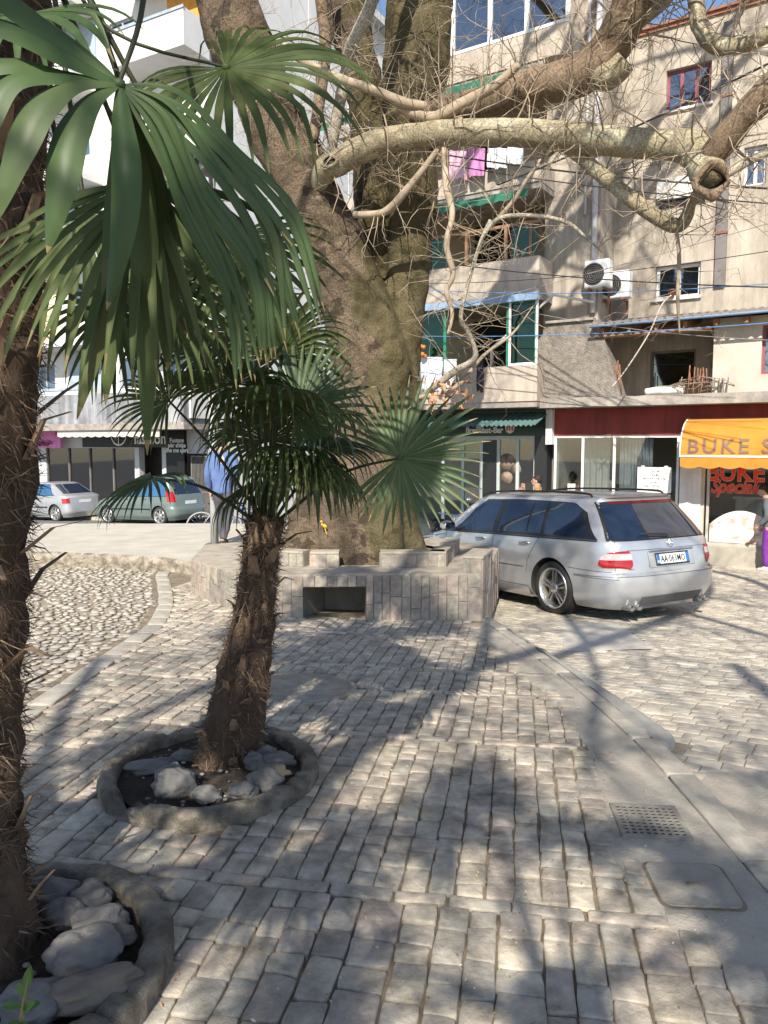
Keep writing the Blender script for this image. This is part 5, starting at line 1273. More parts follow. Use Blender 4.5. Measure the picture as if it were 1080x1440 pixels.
m_hair = M('palm_hair', (.15, .085, .05), tint=[(.06, .038, .025), (.125, .078, .05), (.25, .175, .115)], scale=5, rough=.9, var=.2)
m_stub = M('palm_leaf_base', (.32, .215, .14), (.16, .10, .065), scale=9, rough=.8, stretch=(1, 1, .3))
def frond(parent, H, D, N, Rr, n=34, span=150, droop=1.0, mat=None, petiole=None, wscale=1.0, stiff=.38, pr=.011, lean=0, rvar=.12):
    """fan leaf: hastula H, middle leaflet along D, upper face N"""
    mat = mat or m_leaf; H, D, N = V(H), V(D).normalized(), V(N); N = (N-D*N.dot(D)).normalized(); B_ = N.cross(D)
    mb = MB(); st = R(span)*2/n
    for k in range(n):
        a = -R(span)+st*(k+.5)+rnd.uniform(-.15, .15)*st
        d = D*math.cos(a)+B_*math.sin(a)
        L = Rr*(1-.28*(abs(a)/R(span))**2)*rnd.uniform(1-rvar, 1+rvar*.4)
        s_ = (N.cross(d)).normalized(); p = H.copy(); dd = d.copy()
        fold = rnd.uniform(.25, .5); seg = 10; fuse = stiff*rnd.uniform(.85, 1.1); wm = 2*L*fuse*math.tan(st/2)*wscale*1.02
        dr = droop*rnd.uniform(.75, 1.25); vs = []; tw = rnd.uniform(-.3, .3)
        kink = rnd.uniform(.5, .8) if rnd.random() < .15*droop else 2
        for i in range(seg+1):
            t = i/seg
            w = 2*L*t*math.tan(st/2)*wscale if t < fuse else wm*(max(0, 1-((t-fuse)/(1-fuse))**1.7)**.9)
            w = max(w, .0015)
            nn = s_.cross(dd).normalized(); ss = s_
            if t > fuse: ss = (s_*math.cos(tw*(t-fuse))+nn*math.sin(tw*(t-fuse))); nn = ss.cross(dd).normalized()
            f = fold*w*(1 if t >= fuse*.3 else .6)
            vs += [p+ss*(w/2)-nn*(f*.5), p+nn*(f*.35), p-ss*(w/2)-nn*(f*.5)]
            g = max(0, t-stiff*.6)
            dd = (dd+V((0, 0, -1))*(dr*.30*g)+(V((0, 0, -1))*1.2 if kink <= t < kink+.12 else V((0, 0, 0)))).normalized(); p = p+dd*(L/seg)
            s2 = s_-dd*s_.dot(dd)
            if s2.length > .15: s_ = s2.normalized()
        fs = []
        for i in range(seg): b = i*3; fs += [(b, b+1, b+4, b+3), (b+1, b+2, b+5, b+4)]
        tn = rnd.betavariate(2, 2)*.72; k0 = len(mb.t); mb.add(vs, fs, 0, tn, True)
        if rnd.random() < .6: mb.t[-2:] = [rnd.uniform(.85, 1)]*2
    mb.ico(H, (.014, .014, .014), 1)
    o = mb.build('frond', mat, parent)
    if petiole:
        q = MB(); P_ = [V(x) for x in petiole]+[H]; q.tube(P_, [pr*1.5]+[pr]*(len(P_)-2)+[pr*.7], 7, 0, True, .5, True, 0, 1, 6); q.build('petiole', m_pet, o)
    return o
def shag(parent, path, hair=2600, hl=.09, stubs=26, label=None, seed=1, top=None, sl=.13):
    p = [V(a[:3]) for a in path]; r_ = [a[3] for a in path]; mb = MB(); mb.tube(p, r_, 26, 0, True, .5, True, .22, 9, 10)
    t = mb.build('trunk', m_fib, parent)
    def pos(u):
        x = u*(len(p)-1); i = min(int(x), len(p)-2); f = x-i; return p[i].lerp(p[i+1], f), r_[i]*(1-f)+r_[i+1]*f, (p[i+1]-p[i]).normalized()
    q = MB()
    for k in range(hair):
        c, ra, ax = pos(rnd.random()); a = rnd.uniform(0, 6.283); o = ax.orthogonal().normalized(); o = (Matrix.Rotation(a, 3, ax) @ o)
        s_ = c+o*ra*rnd.uniform(.88, 1.05); L = hl*rnd.uniform(.4, 1.5); tn = ax.cross(o); d = (o*rnd.choice((.08, .15, .25, .3, .6))+ax*rnd.uniform(-.9, .7)+tn*rnd.uniform(-.9, .9)).normalized()
        sd = d.cross(o).normalized() if d.cross(o).length > .01 else ax; w = rnd.choice((.0008, .0012, .0018, .003)); m1 = s_+d*L*.5+V((0, 0, -.01)); e = s_+(d*.75+V((0, 0, -.5))*rnd.random()).normalized()*L
        q.add([s_-sd*w, s_+sd*w, m1+sd*w*.8, m1-sd*w*.8, e], [(0, 1, 2, 3), (3, 2, 4)], 0, rnd.random())
    q.build('fibre_matting', m_hair, t, kind='stuff')
    for k in range(stubs):
        u = (k+rnd.random())/stubs*.96; c, ra, ax = pos(u); a = k*2.4+rnd.uniform(-.4, .4); o = Matrix.Rotation(a, 3, ax) @ ax.orthogonal().normalized()
        L = sl*rnd.uniform(.6, 1.5)*(1+.4*(u > .7)); b = c+o*ra*.9; f = rnd.uniform(.15, .9); e1_ = b+(ax*.8+o*f).normalized()*L*.6; e2_ = e1_+(ax*rnd.uniform(-.3, .7)+o*.8).normalized()*L*.4
        sd = ax.cross(o).normalized(); q = MB(); w0 = .028*rnd.uniform(.7, 1.3)
        vs = []
        for (x, w) in ((b, w0), (e1_, w0*.6), (e2_, w0*.3)): vs += [x-sd*w, x+sd*w, x+sd*w*.6+o*.008, x-sd*w*.6+o*.008]
        fs = [(0, 3, 2, 1), (8, 9, 10, 11)]
        for j in range(2):
            for m_ in range(4): fs.append((j*4+m_, j*4+(m_+1) % 4, j*4+(m_+1) % 4+4, j*4+m_+4))
        q.add(vs, fs); q.build('leaf_base', m_stub, t)
    return t
def pt(L): return [(*at(x, y, Y), r/F*Y) for x, y, Y, r in L]
# the short leaning palm
palm2 = thing('palm_tree', (P2.x+.05, P2.y, .04), 'short leaning fan palm with shaggy brown trunk in the round planter at mid left', 'palm', 'fan palms')
shag(palm2, pt([(314, 1100, 3.86, 52), (320, 1060, 3.86, 47), (332, 1000, 3.86, 39), (346, 930, 3.86, 34), (358, 860, 3.86, 29), (364, 800, 3.86, 24), (371, 755, 3.86, 23), (376, 725, 3.86, 21)]), 6500, .06, 46, sl=.11)
T2 = at(376, 735, 3.86)
def pet(x, y, Y, sag=.1, base=None):
    b = base or T2; H = at(x, y, Y); m = b.lerp(H, .55)+V((0, 0, sag)); return H, [b+V((rnd.uniform(-.03, .03), rnd.uniform(-.03, .03), -.04)), m]
def fr2(x, y, Y, D, N, Rr, sag=.06, **k):
    H, P_ = pet(x, y, Y, sag); return frond(palm2, H, D, N, Rr, petiole=P_, pr=k.pop('pr', .0075), **k)
fr2(562, 644, 3.45, (.8, -.1, .15), (-.15, -1, .25), .42, n=40, span=155, droop=.32, stiff=.46, mat=m_leaf)
fr2(418, 578, 3.6, (.55, .1, .65), (-.2, -1, .35), .40, n=36, span=150, droop=.5, stiff=.5, mat=m_leaf)
fr2(452, 630, 3.5, (1, -.15, .1), (-.1, .35, 1), .36, n=30, span=110, droop=2.2, mat=m_leafb)
fr2(440, 560, 3.9, (.9, .2, .3), (-.3, -.2, 1), .36, n=30, span=110, droop=2.2, mat=m_leafb)
fr2(212, 672, 3.5, (-.5, -.5, -.35), (-.35, -.3, .9), .36, n=26, span=120, droop=1.5, mat=m_leafd, sag=.05)
fr2(236, 562, 3.7, (-.7, .2, .35), (.3, -.9, .4), .36, n=30, span=130, droop=1.2, mat=m_leafd, sag=.03)
fr2(300, 500, 3.8, (-.6, .1, .4), (.5, -.4, .8), .48, n=34, span=140, droop=1.8, mat=m_leafd)
fr2(345, 470, 3.9, (-.1, .1, 1), (.1, -1, .1), .46, n=34, span=150, droop=1.5, mat=m_leafd)
fr2(395, 500, 3.75, (.2, -.3, .8), (0, -.9, .4), .45, n=34, span=150, droop=2.0, mat=m_leafd)
fr2(330, 540, 3.45, (-.25, -.7, .25), (-.1, .3, 1), .46, n=34, span=145, droop=2.6, mat=m_leafd)
fr2(385, 560, 3.4, (.25, -.8, .2), (0, .3, 1), .44, n=34, span=145, droop=2.8, mat=m_leafd)
fr2(432, 650, 3.6, (.6, -.5, -.1), (.2, .2, 1), .38, n=30, span=130, droop=2.4, mat=m_leafd)
fr2(350, 600, 4.1, (-.2, .6, .3), (-.1, -.7, .8), .42, n=30, span=140, droop=2.2, mat=m_leafd)
fr2(400, 480, 4.2, (.3, .5, .7), (-.1, -.7, .8), .45, n=32, span=140, droop=1.6, mat=m_leafd)
fr2(270, 470, 4.0, (-.7, .3, .5), (.5, -.3, .8), .44, n=32, span=140, droop=1.8, mat=m_leafd)
fr2(375, 620, 3.9, (0, .2, .6), (0, -1, .3), .40, n=26, span=130, droop=2.4, mat=m_leafd)
for k in range(9):
    a = k*2.4+.4; x = 404+40*math.cos(a); Yq = 3.86+.32*math.sin(a); y = rnd.uniform(540, 690)
    fr2(x, y, Yq, (math.cos(a)*.9, math.sin(a)*.9, rnd.uniform(-.5, .1)), (math.cos(a)*.25, math.sin(a)*.25, 1), rnd.uniform(.34, .44), n=26, span=125, droop=rnd.uniform(3, 5), mat=m_leafd, sag=.02)
# the tall palm at the left edge
palm1 = thing('palm_tree', (P1.x, P1.y, .04), 'tall fan palm whose thick hairy trunk fills the left edge beside the near planter', 'palm', 'fan palms')
shag(palm1, pt([(-30, 1440, 2.3, 98), (-34, 1330, 2.32, 84), (-40, 1250, 2.38, 76), (-46, 1100, 2.5, 68), (-42, 950, 2.5, 68), (-34, 800, 2.5, 68), (-24, 620, 2.5, 70), (-20, 450, 2.5, 70), (-15, 280, 2.5, 68), (-8, 100, 2.5, 66), (0, -80, 2.5, 64), (10, -260, 2.5, 60)]), 15000, .075, 80, sl=.17)
T1_ = at(10, -280, 2.56)
def fr1(x, y, Y, D, N, Rr, mid=None, **k):
    H = at(x, y, Y); P_ = [T1_+V((rnd.uniform(-.04, .04), rnd.uniform(-.04, .04), -.1))]+([at(*mid)] if mid else [T1_.lerp(H, .5)+V((0, 0, .2))])
    return frond(palm1, H, D, N, Rr, petiole=P_, pr=k.pop('pr', .009), **k)
def strip_leaf(mb, L, w, nh, base=.25, fold=.3):
    P_ = [at(*a) for a in L]; Q = []; n_ = len(P_)
    for i in range(n_-1):
        p0, p1, p2, p3 = P_[max(i-1, 0)], P_[i], P_[i+1], P_[min(i+2, n_-1)]
        for k in range(6):
            t = k/6; Q.append(.5*((2*p1)+(p2-p0)*t+(2*p0-5*p1+4*p2-p3)*t*t+(3*p1-p0-3*p2+p3)*t**3))
    Q.append(P_[-1]); N_ = len(Q)-1; vs = []; nh = V(nh).normalized()
    for i, p in enumerate(Q):
        t = i/N_; d = (Q[min(i+1, N_)]-Q[max(i-1, 0)]).normalized(); s_ = d.cross(nh).normalized(); nn = s_.cross(d)
        if nn.dot(nh) < 0: nn = -nn
        ww = w*(base*.3+(1-base*.3)*min(1, t/.45)**.75)*(1 if t < .6 else max(.03, 1-((t-.6)/.4)**2.2))
        for o, h_ in ((-.5, -.5), (-.25, .05), (0, .4), (.25, .05), (.5, -.5)): vs.append(p+s_*(ww*o)+nn*(fold*ww*h_*(.6 if h_ < .3 else 1)))
    fs = [(i*5+k, i*5+k+1, i*5+k+6, i*5+k+5) for i in range(N_) for k in range(4)]
    tn = rnd.uniform(.2, .72); mb.add(vs, fs, 0, tn, True); mb.t[-4:] = [.95]*4
H0 = (168, 118, 1.75); q = MB(); nl = (.05, -.8, .6)
for L_, w_ in (([H0, (100, 66, 1.72), (30, 14, 1.66), (-60, -45, 1.6)], .085), ([H0, (98, 82, 1.70), (20, 42, 1.64), (-70, 15, 1.6)], .075), ([H0, (85, 104, 1.70), (5, 88, 1.64), (-80, 120, 1.6)], .07),
    ([H0, (92, 108, 1.69), (15, 112, 1.63), (-22, 175, 1.6), (-45, 300, 1.62)], .07), ([H0, (105, 118, 1.69), (55, 150, 1.63), (22, 218, 1.6), (-15, 325, 1.62)], .08),
    ([H0, (128, 140, 1.70), (98, 190, 1.65), (84, 262, 1.62), (66, 356, 1.64)], .078), ([H0, (171, 165, 1.72), (177, 240, 1.68), (171, 330, 1.68), (150, 436, 1.7)], .064)): strip_leaf(q, L_, w_, nl)
for k in range(15):
    t = k/14; j_ = lambda: rnd.uniform(-11, 11); lp = lambda a, b: (a[0]+(b[0]-a[0])*t+j_(), a[1]+(b[1]-a[1])*t+j_())
    a_, b_, c_, e_ = lp((218, 185), (248, 138)), lp((268, 300), (335, 200)), lp((314, 412), (418, 300)), lp((336, 538), (455, 450))
    strip_leaf(q, [H0, (*a_, 1.77+.03*t), (*b_, 1.82+.05*t), (*c_, 1.86+.06*t), (*e_, 1.88+.08*t)], rnd.uniform(.026, .036), (.35+rnd.uniform(-.25, .25), -.75, .55+rnd.uniform(-.2, .2)), fold=.55)
q.ico(at(*H0), (.014, .014, .014), 1); lf = q.build('frond', m_leaf, palm1)
q = MB()
for L_ in ([H0, (184, 190, 1.84), (199, 300, 1.9), (205, 450, 1.92), (207, 640, 1.92)], [H0, (178, 190, 1.86), (176, 300, 1.92), (148, 430, 1.93), (108, 590, 1.93)], [H0, (172, 180, 1.86), (163, 320, 1.92), (158, 430, 1.94), (148, 570, 1.94)], [H0, (195, 190, 1.86), (222, 300, 1.95), (232, 420, 1.97), (236, 520, 1.97)]): strip_leaf(q, L_, .07, (0, -1, .1))
q.build('frond', m_leafd, palm1)
q = MB(); q.tube([T1_+V((.05, .02, -.1)), T1_.lerp(at(*H0), .4)+V((.1, 0, .32)), at(200, -60, 1.85), at(*H0)], [.012, .009, .007, .005], 7, 0, True, .5, True, 0, 1, 8); q.build('petiole', m_pet, lf)
fr1(318, 95, 2.3, (.55, -.25, -.3), (.0, -.8, .6), .50, mid=(130, 20, 2.4), n=36, span=150, droop=1.7, mat=m_leafd, pr=.006)
fr1(205, 250, 2.0, (-.1, -.3, -1), (-.2, -1, .1), .58, n=20, span=80, droop=1.0, mat=m_leafd, mid=(150, 60, 2.3))
fr1(120, 300, 2.3, (.3, -.2, -1), (.2, -1, .2), .55, n=22, span=90, droop=1.0, mat=m_leafd)
fr1(330, 330, 2.9, (.1, 0, -1), (.1, -.9, .3), .5, n=28, span=110, droop=1.2, mat=m_leafd, mid=(180, 100, 2.7))
fr1(240, 400, 2.9, (.0, 0, -1), (-.1, -.9, .3), .46, n=28, span=120, droop=1.2, mat=m_leafd, mid=(150, 150, 2.8))
fr1(160, 430, 3.0, (-.1, 0, -1), (-.2, -.9, .3), .42, n=24, span=120, droop=1.2, mat=m_leafd, mid=(80, 200, 2.8))
fr1(262, 330, 3.1, (.4, 0, -.6), (.2, -.7, .6), .42, n=28, span=130, droop=1.3, mat=m_leafd, mid=(140, 130, 2.8))
fr1(30, 20, 2.2, (-.3, -.4, -.4), (-.1, -.6, .8), .5, n=24, span=120, droop=1.2, mat=m_leaf)
# crown above the frame, it throws the frond shadows on the paving
for k in range(22):
    a = k*2.4; el = rnd.uniform(-.25, .9); d = V((math.cos(a)*math.cos(el), math.sin(a)*math.cos(el), math.sin(el))); H = T1_+d*rnd.uniform(.7, .95)
    if k % 3 == 0: H.z -= .1
    frond(palm1, H, d+V((0, 0, -.15)), V((-d.x*.3, -d.y*.3, 1)), .5, n=26, span=140, droop=1.4, mat=m_leaf, petiole=[T1_+V((0, 0, -.1)), T1_+d*.45+V((0, 0, .06))])
# two more palms of the row, standing behind the viewpoint
def far_palm(x, y, h, label, nf=26):
    t = thing('palm_tree', (x, y, 0), label, 'palm', 'fan palms'); shag(t, [(x, y, 0, .2), (x+.05, y, h*.4, .17), (x+.05, y+.05, h*.8, .17), (x, y, h, .14)], 900, .1, 12)
    T_ = V((x, y, h))
    for k in range(nf):
        a = k*2.4; el = rnd.uniform(-.4, 1.0); d = V((math.cos(a)*math.cos(el), math.sin(a)*math.cos(el), math.sin(el))); H = T_+d*rnd.uniform(.65, .95)
        frond(t, H, d+V((0, 0, -.2)), V((-d.x*.3, -d.y*.3, 1)), .5, n=24, span=140, droop=1.5, mat=m_leaf, petiole=[T_+V((0, 0, -.1)), T_+d*.45+V((0, 0, .06))])
far_palm(-1.9, -1.3, 3.3, 'fan palm standing behind the viewpoint, left of the path')
far_palm(-.3, -2.5, 3.7, 'second fan palm behind the viewpoint, farther down the path', 15)
# young seedling in the corner
p = at(30, 1445, 1.75); t = thing('seedling', (p.x, p.y, .05), 'young green seedling with paired oval leaves at the lower left corner', 'plant')
q = MB(); q.tube([(p.x-.005, p.y, .03), p, at(33, 1410, 1.75), at(42, 1365, 1.75)], [.006, .005, .004, .003], 7, 0, True, .5, True, 0, 1, 4); q.build('stem', M('seedling_stem', (.20, .20, .06), (.26, .2, .09), scale=12), t)
m_sl = M('seedling_leaf', (.12, .22, .055), (.09, .17, .045), scale=12, rough=.45, trans=.2)
def sleaf(x, y, d, L, w, up):
    c = at(x, y, 1.75); d = V(d).normalized(); s_ = d.cross(V(up)).normalized(); n = s_.cross(d); q = MB()
    q.grid(lambda u, v: c+d*(L*u)+s_*((v-.5)*2*w*math.sin(math.pi*min(1, u*.92+.05))**.8)+n*(.25*w*abs((v-.5)*2)-.9*L*(u-.4)**2*.25), 8, 4); q.build('leaf', m_sl, t)
sleaf(38, 1390, (.15, -.1, 1), .055, .011, (0, -1, .1)); sleaf(40, 1388, (.02, .2, 1), .05, .010, (.3, -1, .1))
sleaf(30, 1415, (-1, -.3, .25), .045, .011, (0, -.4, 1)); sleaf(33, 1418, (1, -.2, .45), .05, .012, (0, -.6, 1)); sleaf(36, 1402, (-.3, -.2, 1), .045, .010, (.4, -1, 0)); sleaf(34, 1420, (.7, -.4, .7), .055, .012, (-.3, -.7, .6))
sleaf(28, 1438, (-.4, -.8, .3), .04, .012, (0, -.3, 1)); sleaf(30, 1438, (.5, -.8, .2), .04, .012, (0, -.3, 1))
# ------------------------------------------------------------------ cars
m_silver = M('silver_paint', (.50, .51, .53), (.47, .48, .50), scale=2, rough=.32, metal=.55, spec=.5, coat=.6)
m_carglass = M('car_glass', (.012, .022, .045), (.012, .02, .04), rough=.03, spec=.9)  # faint blue in the base colour stands in for reflected sky
m_trim = M('black_trim', (.02, .02, .021), rough=.45)
m_seam = M('panel_gap', (.05, .05, .055), rough=.8)
m_tyre = M('tyre_rubber', (.035, .034, .033), (.028, .027, .026), scale=8, rough=.85, bump=.2)
m_alloy = M('alloy', (.62, .61, .6), (.55, .55, .54), scale=6, rough=.25, metal=.8)
m_chrome = M('chrome', (.75, .75, .75), rough=.1, metal=1)
m_tail = M('tail_red', (.36, .008, .010), (.30, .007, .009), scale=20, rough=.15, coat=.8)
m_tailw = M('tail_clear', (.62, .5, .48), (.5, .36, .35), scale=14, rough=.2, coat=.8)
m_plate = M('plate_white', (.75, .76, .76), rough=.5); m_plblue = M('plate_blue', (.03, .13, .45), rough=.5)
m_under = M('underbody', (.03, .03, .03), rough=.9)
def lerp_tab(T, z):
    if z <= T[0][0]: return T[0][1]
    for (a, x), (b, y) in zip(T, T[1:]):
        if z <= b: t = (z-a)/(b-a); return x+(y-x)*t
    return T[-1][1]
class Car:
    """body lofted from horizontal slices; local x forward from the rear bumper, y left, z up"""
    def __init__(s, loc, head, rear, front, width, paint, wheels, wr, label, group, ex=(14, 4), name='parked_car'):
        s.R_, s.F_, s.W_ = rear, front, width; s.m, s.k = ex; f = V((head[0], head[1], 0)).normalized(); l = V((-f.y, f.x, 0)); up = V((0, 0, 1))
        pitch = head[2] if len(head) > 2 else 0; f3 = (f+up*pitch).normalized(); u3 = f3.cross(l).normalized()
        s.M = Matrix(((f3.x, l.x, u3.x, loc[0]), (f3.y, l.y, u3.y, loc[1]), (f3.z, l.z, u3.z, loc[2]), (0, 0, 0, 1)))
        s.t = thing(name, loc, label, 'car', group); s.wr = wr; s.paint = paint
        zs = [.17, .2, .25, .3, .36, .42, .48, .52, .56, .6, .64, .68, .72, .76, .8, .84, .88, .92, .945, .96, .99, 1.03, 1.08, 1.13, 1.18, 1.23, 1.28, 1.32, 1.36, 1.39, 1.42, 1.44, 1.46, 1.475, 1.485]
        top = max(z for z, _ in rear); zs = [z*top/1.485 if z > .95 else z for z in zs]; zs = sorted(zs)
        N = 120; mb = MB(); vs = []
        for z in zs:
            for i in range(N): vs.append(s.P(2*math.pi*i/N, z))
        fs = [(j*N+i, j*N+(i+1) % N, (j+1)*N+(i+1) % N, (j+1)*N+i) for j in range(len(zs)-1) for i in range(N)]
        fs += [tuple(range(N-1, -1, -1)), tuple(range((len(zs)-1)*N, len(zs)*N))]
        me = bpy.data.meshes.new('b'); me.from_pydata(vs, [], fs)
        cut = MB()
        for x in wheels:
            for y0, y1 in ((.55, 1.3), (-1.3, -.55)): cut.tube([(x, y0, wr), (x, y1, wr)], wr+.045, 40)
        cm = bpy.data.meshes.new('c'); cm.from_pydata(cut.v, [], cut.f); co = bpy.data.objects.new('c', cm); COL.objects.link(co)
        def bl(o):
            m = o.modifiers.new('b', 'BOOLEAN'); m.object = co; m.operation = 'DIFFERENCE'; m.solver = 'EXACT'
        bm_ = eval_mods(me, [bl]); bpy.data.objects.remove(co)
        mb.add([v.co for v in bm_.vertices], [list(p.vertices) for p in bm_.polygons])
        c = []
        for p in bm_.polygons:
            ce = p.center; ins = any((ce.x-x)**2+(ce.z-wr)**2 < (wr+.044)**2 and abs(ce.y) < s.y(ce.x, max(ce.z, .18))+.01 for x in wheels) and abs(p.normal.y) < .99
            hub = any((ce.x-x)**2+(ce.z-wr)**2 < (wr+.05)**2 for x in wheels) and abs(ce.y) < .57
            w = any((ce.x-x)**2+(ce.z-wr)**2 < (wr+.046)**2 for x in wheels)
            c.append(1 if (hub or w or (ce.z < .18 and p.normal.z < -.9)) else 0)
        mb.m = c; mb.s = [k_ == 0 and abs(p.normal.z) < .999 for k_, p in zip(c, bm_.polygons)]
        s.body = mb.xf(s.M).build('body', [paint, m_under], s.t)
        try: s.body.data.set_sharp_from_angle(angle=R(35))
        except Exception: pass
    def ab(s, z):
        xr, xf, w = lerp_tab(s.R_, z), lerp_tab(s.F_, z), lerp_tab(s.W_, z); return (xr+xf)/2, (xf-xr)/2, w
    def P(s, th, z, off=0):
        c, a, w = s.ab(z); X, Y = math.cos(th), math.sin(th)
        p = V((c+a*math.copysign(abs(X)**(2/s.m), X), w*math.copysign(abs(Y)**(2/s.k), Y), z))
        if off:
            e = 1e-3; t1 = s.P(th+e, z)-s.P(th-e, z); t2 = s.P(th, z+.004)-s.P(th, z-.004); n = t1.cross(t2); n.normalize(); p += n*off
        return p
    def th(s, x, z):                              # left side angle of a given x
        c, a, w = s.ab(z); X = max(-1, min(1, (x-c)/a)); return math.acos(math.copysign(abs(X)**(s.m/2), X))
    def thy(s, y, z):                             # rear angle of a given y
        c, a, w = s.ab(z); Y = max(-1, min(1, y/w)); return math.pi-math.asin(math.copysign(abs(Y)**(s.k/2), Y))
    def y(s, x, z):
        c, a, w = s.ab(z); X = min(1, abs((x-c)/a)); return w*(1-X**s.m)**(1/s.k)
    def side(s, name, x0f, x1f, z0f, z1f, mat, off=.004, nu=14, nv=6, parent=None, mirror=False, label=None):
        """panel on the left side bounded by x0..x1 (functions of v) and z0..z1 (functions of x)"""
        def fn(u, v):
            x = x0f(v)+(x1f(v)-x0f(v))*u; z = z0f(x)+(z1f(x)-z0f(x))*v; p = s.P(s.th(x, z), z, off); return V((p.x, -p.y, p.z)) if mirror else p
        q = MB(); q.grid(fn, nu, nv); 
        if mirror: q.f = [f[::-1] for f in q.f]
        return q.xf(s.M).build(name, mat, parent or s.t, label=label)
    def rear(s, name, y0f, y1f, z0, z1, mat, off=.004, nu=16, nv=8, parent=None):
        q = MB(); 
        def fn(u, v):
            z = z0+(z1-z0)*v; return s.P(s.thy(y0f(v)+(y1f(v)-y0f(v))*u, z), z, off)
        q.grid(fn, nu, nv); return q.xf(s.M).build(name, mat, parent or s.t)
    def wheel(s, x, yl, spokes=5, twin=True, sg=1, simple=False):
        """wheel with centre plane pushed to the outer face at y=yl"""
        w = s.wr; r = w*.74; q = MB(); c = (x, 0, w); y0 = yl; k = sg
        q.lathe([(r*.98, -.20*k), (w*.95, -.21*k), (w, -.17*k), (w, -.05*k), (w*.97, -.015*k), (w*.9, .0), (r*1.02, -.012*k)], 48, 0, (x, y0, w), 'y')
        t = q.xf(s.M).build('wheel', m_tyre, s.t)
        if not simple:
            q = MB()
            for i in range(60):
                a = i*6.2832/60; d = V((math.cos(a), 0, math.sin(a))); tt = V((-math.sin(a), 0, math.cos(a))); 
                for off in (.05, .14):
                    b = V((x, y0-off*k, w))+d*(w-.0005); q.add([b+tt*.003+V((0, .03, 0)), b-tt*.003+V((0, .03, 0)), b-tt*.003-V((0, .03, 0))+d*.0012, b+tt*.003-V((0, .03, 0))+d*.0012], [(0, 1, 2, 3)])
            q.xf(s.M).build('tread', m_dark, t)
        q = MB(); q.lathe([(r*1.02, -.012*k), (r*1.0, .002*k), (r*.95, .0), (r*.93, -.03*k), (r*.86, -.055*k), (r*.84, -.16*k)], 48, 0, (x, y0, w), 'y'); 
        nb = spokes
        for i in range(nb):
            a = 2*math.pi*i/nb+math.pi/2; d = V((math.cos(a), 0, math.sin(a))); tt = V((-math.sin(a), 0, math.cos(a)))
            for o in ((-.026, .026) if twin else (0,)):
                h = .014 if twin else .028; b0 = V((x, y0, w))+d*.05+tt*o*.8; b1 = V((x, y0, w))+d*r*.94+tt*o*1.15
                vs = []
                for b, yy, hh in ((b0, -.030*k, h), (b1, -.045*k, h*.85)):
                    for z_, e in ((0, 1), (0, -1), (-.03*k, -1), (-.03*k, 1)): vs.append(b+tt*hh*e+V((0, yy+z_, 0)))
                q.add(vs, [(0, 1, 5, 4), (1, 2, 6, 5), (2, 3, 7, 6), (3, 0, 4, 7), (4, 5, 6, 7)])
        q.lathe([(0, -.015*k), (.05, -.018*k), (.062, -.03*k), (.065, -.06*k)], 20, 0, (x, y0, w), 'y')
        q.xf(s.M).build('rim', m_alloy, t)
        q = MB(); q.lathe([(0, -.10*k), (r*.62, -.10*k), (r*.62, -.12*k)], 28, 0, (x, y0, w), 'y'); q.xf(s.M).build('brake_disc', M('brake_disc', (.25, .22, .2), rough=.4, metal=.8), t)
        q = MB(); q.lathe([(r*.84, -.16*k), (0, -.165*k)], 28, 0, (x, y0, w), 'y'); q.xf(s.M).build('hub_back', m_dark, t)
        if not simple:
            q = MB(); q.box(x+r*.3, x+r*.6, y0-.115*k, y0-.075*k, w-.07, w+.07, bev=.01); q.xf(s.M).build('brake_caliper', M('yellow_caliper', (.6, .42, .03)), t)
    def line(s, pts, r=.0028, off=.001, mat=None, parent=None, name='panel_gap'):
        """thin gap drawn on the left side through (x,z) points"""
        q = MB(); L = []
        for (x0, z0), (x1, z1) in zip(pts, pts[1:]):
            n = max(2, int(math.hypot(x1-x0, z1-z0)/.04))
            for i in range(n): L.append((x0+(x1-x0)*i/n, z0+(z1-z0)*i/n))
        L.append(pts[-1])
        q.tube([s.P(s.th(x, z), z, off) for x, z in L], r, 5); return q.xf(s.M).build(name, mat or m_seam, parent or s.t)

# silver estate car beside the bench
rl = at(782, 862, 9.9); 
hd = V((-math.sin(R(29)), math.cos(R(29)))).normalized(); cz = SZ(2.4, 9.6)
lft = V((-hd.y, hd.x))
d_ = ray(784, 862); wy = 9.0
for _ in range(60): wy = (SZ(d_.x*wy, wy)-CAMZ)/d_.z
wc = V((d_.x*wy, wy)); org = wc-hd*1.12-lft*.80
gz_r = SZ(org.x+hd.x*1.12, org.y+hd.y*1.12); gz_f = SZ(org.x+hd.x*3.8, org.y+hd.y*3.8)
slope = (gz_f-gz_r)/2.85
c1 = Car((org.x, org.y, gz_r-slope*1.12+.0), (hd.x, hd.y, slope),
    [(.17, .16), (.24, .10), (.36, .02), (.5, 0), (.56, .005), (.585, .03), (.60, .055), (.7, .065), (.9, .115), (.94, .13), (.97, .155), (1.38, .52), (1.41, .53), (1.43, .50), (1.445, .47), (1.46, .62), (1.475, .85), (1.485, 1.15)],
    [(.17, 4.70), (.36, 4.82), (.55, 4.83), (.66, 4.78), (.74, 4.6), (.80, 4.3), (.86, 3.98), (.90, 3.80), (.96, 3.66), (1.2, 3.32), (1.38, 3.04), (1.44, 2.88), (1.46, 2.75), (1.475, 2.5), (1.485, 2.2)],
    [(.17, .80), (.22, .86), (.3, .895), (.45, .905), (.6, .912), (.72, .912), (.76, .905), (.90, .885), (.94, .875), (.97, .855), (1.1, .815), (1.25, .755), (1.38, .69), (1.42, .655), (1.445, .61), (1.46, .56), (1.475, .47), (1.485, .35)],
    m_silver, (1.12, 3.93), .335, 'silver estate car with five spoke alloy wheels parked beside the stone bench', None)
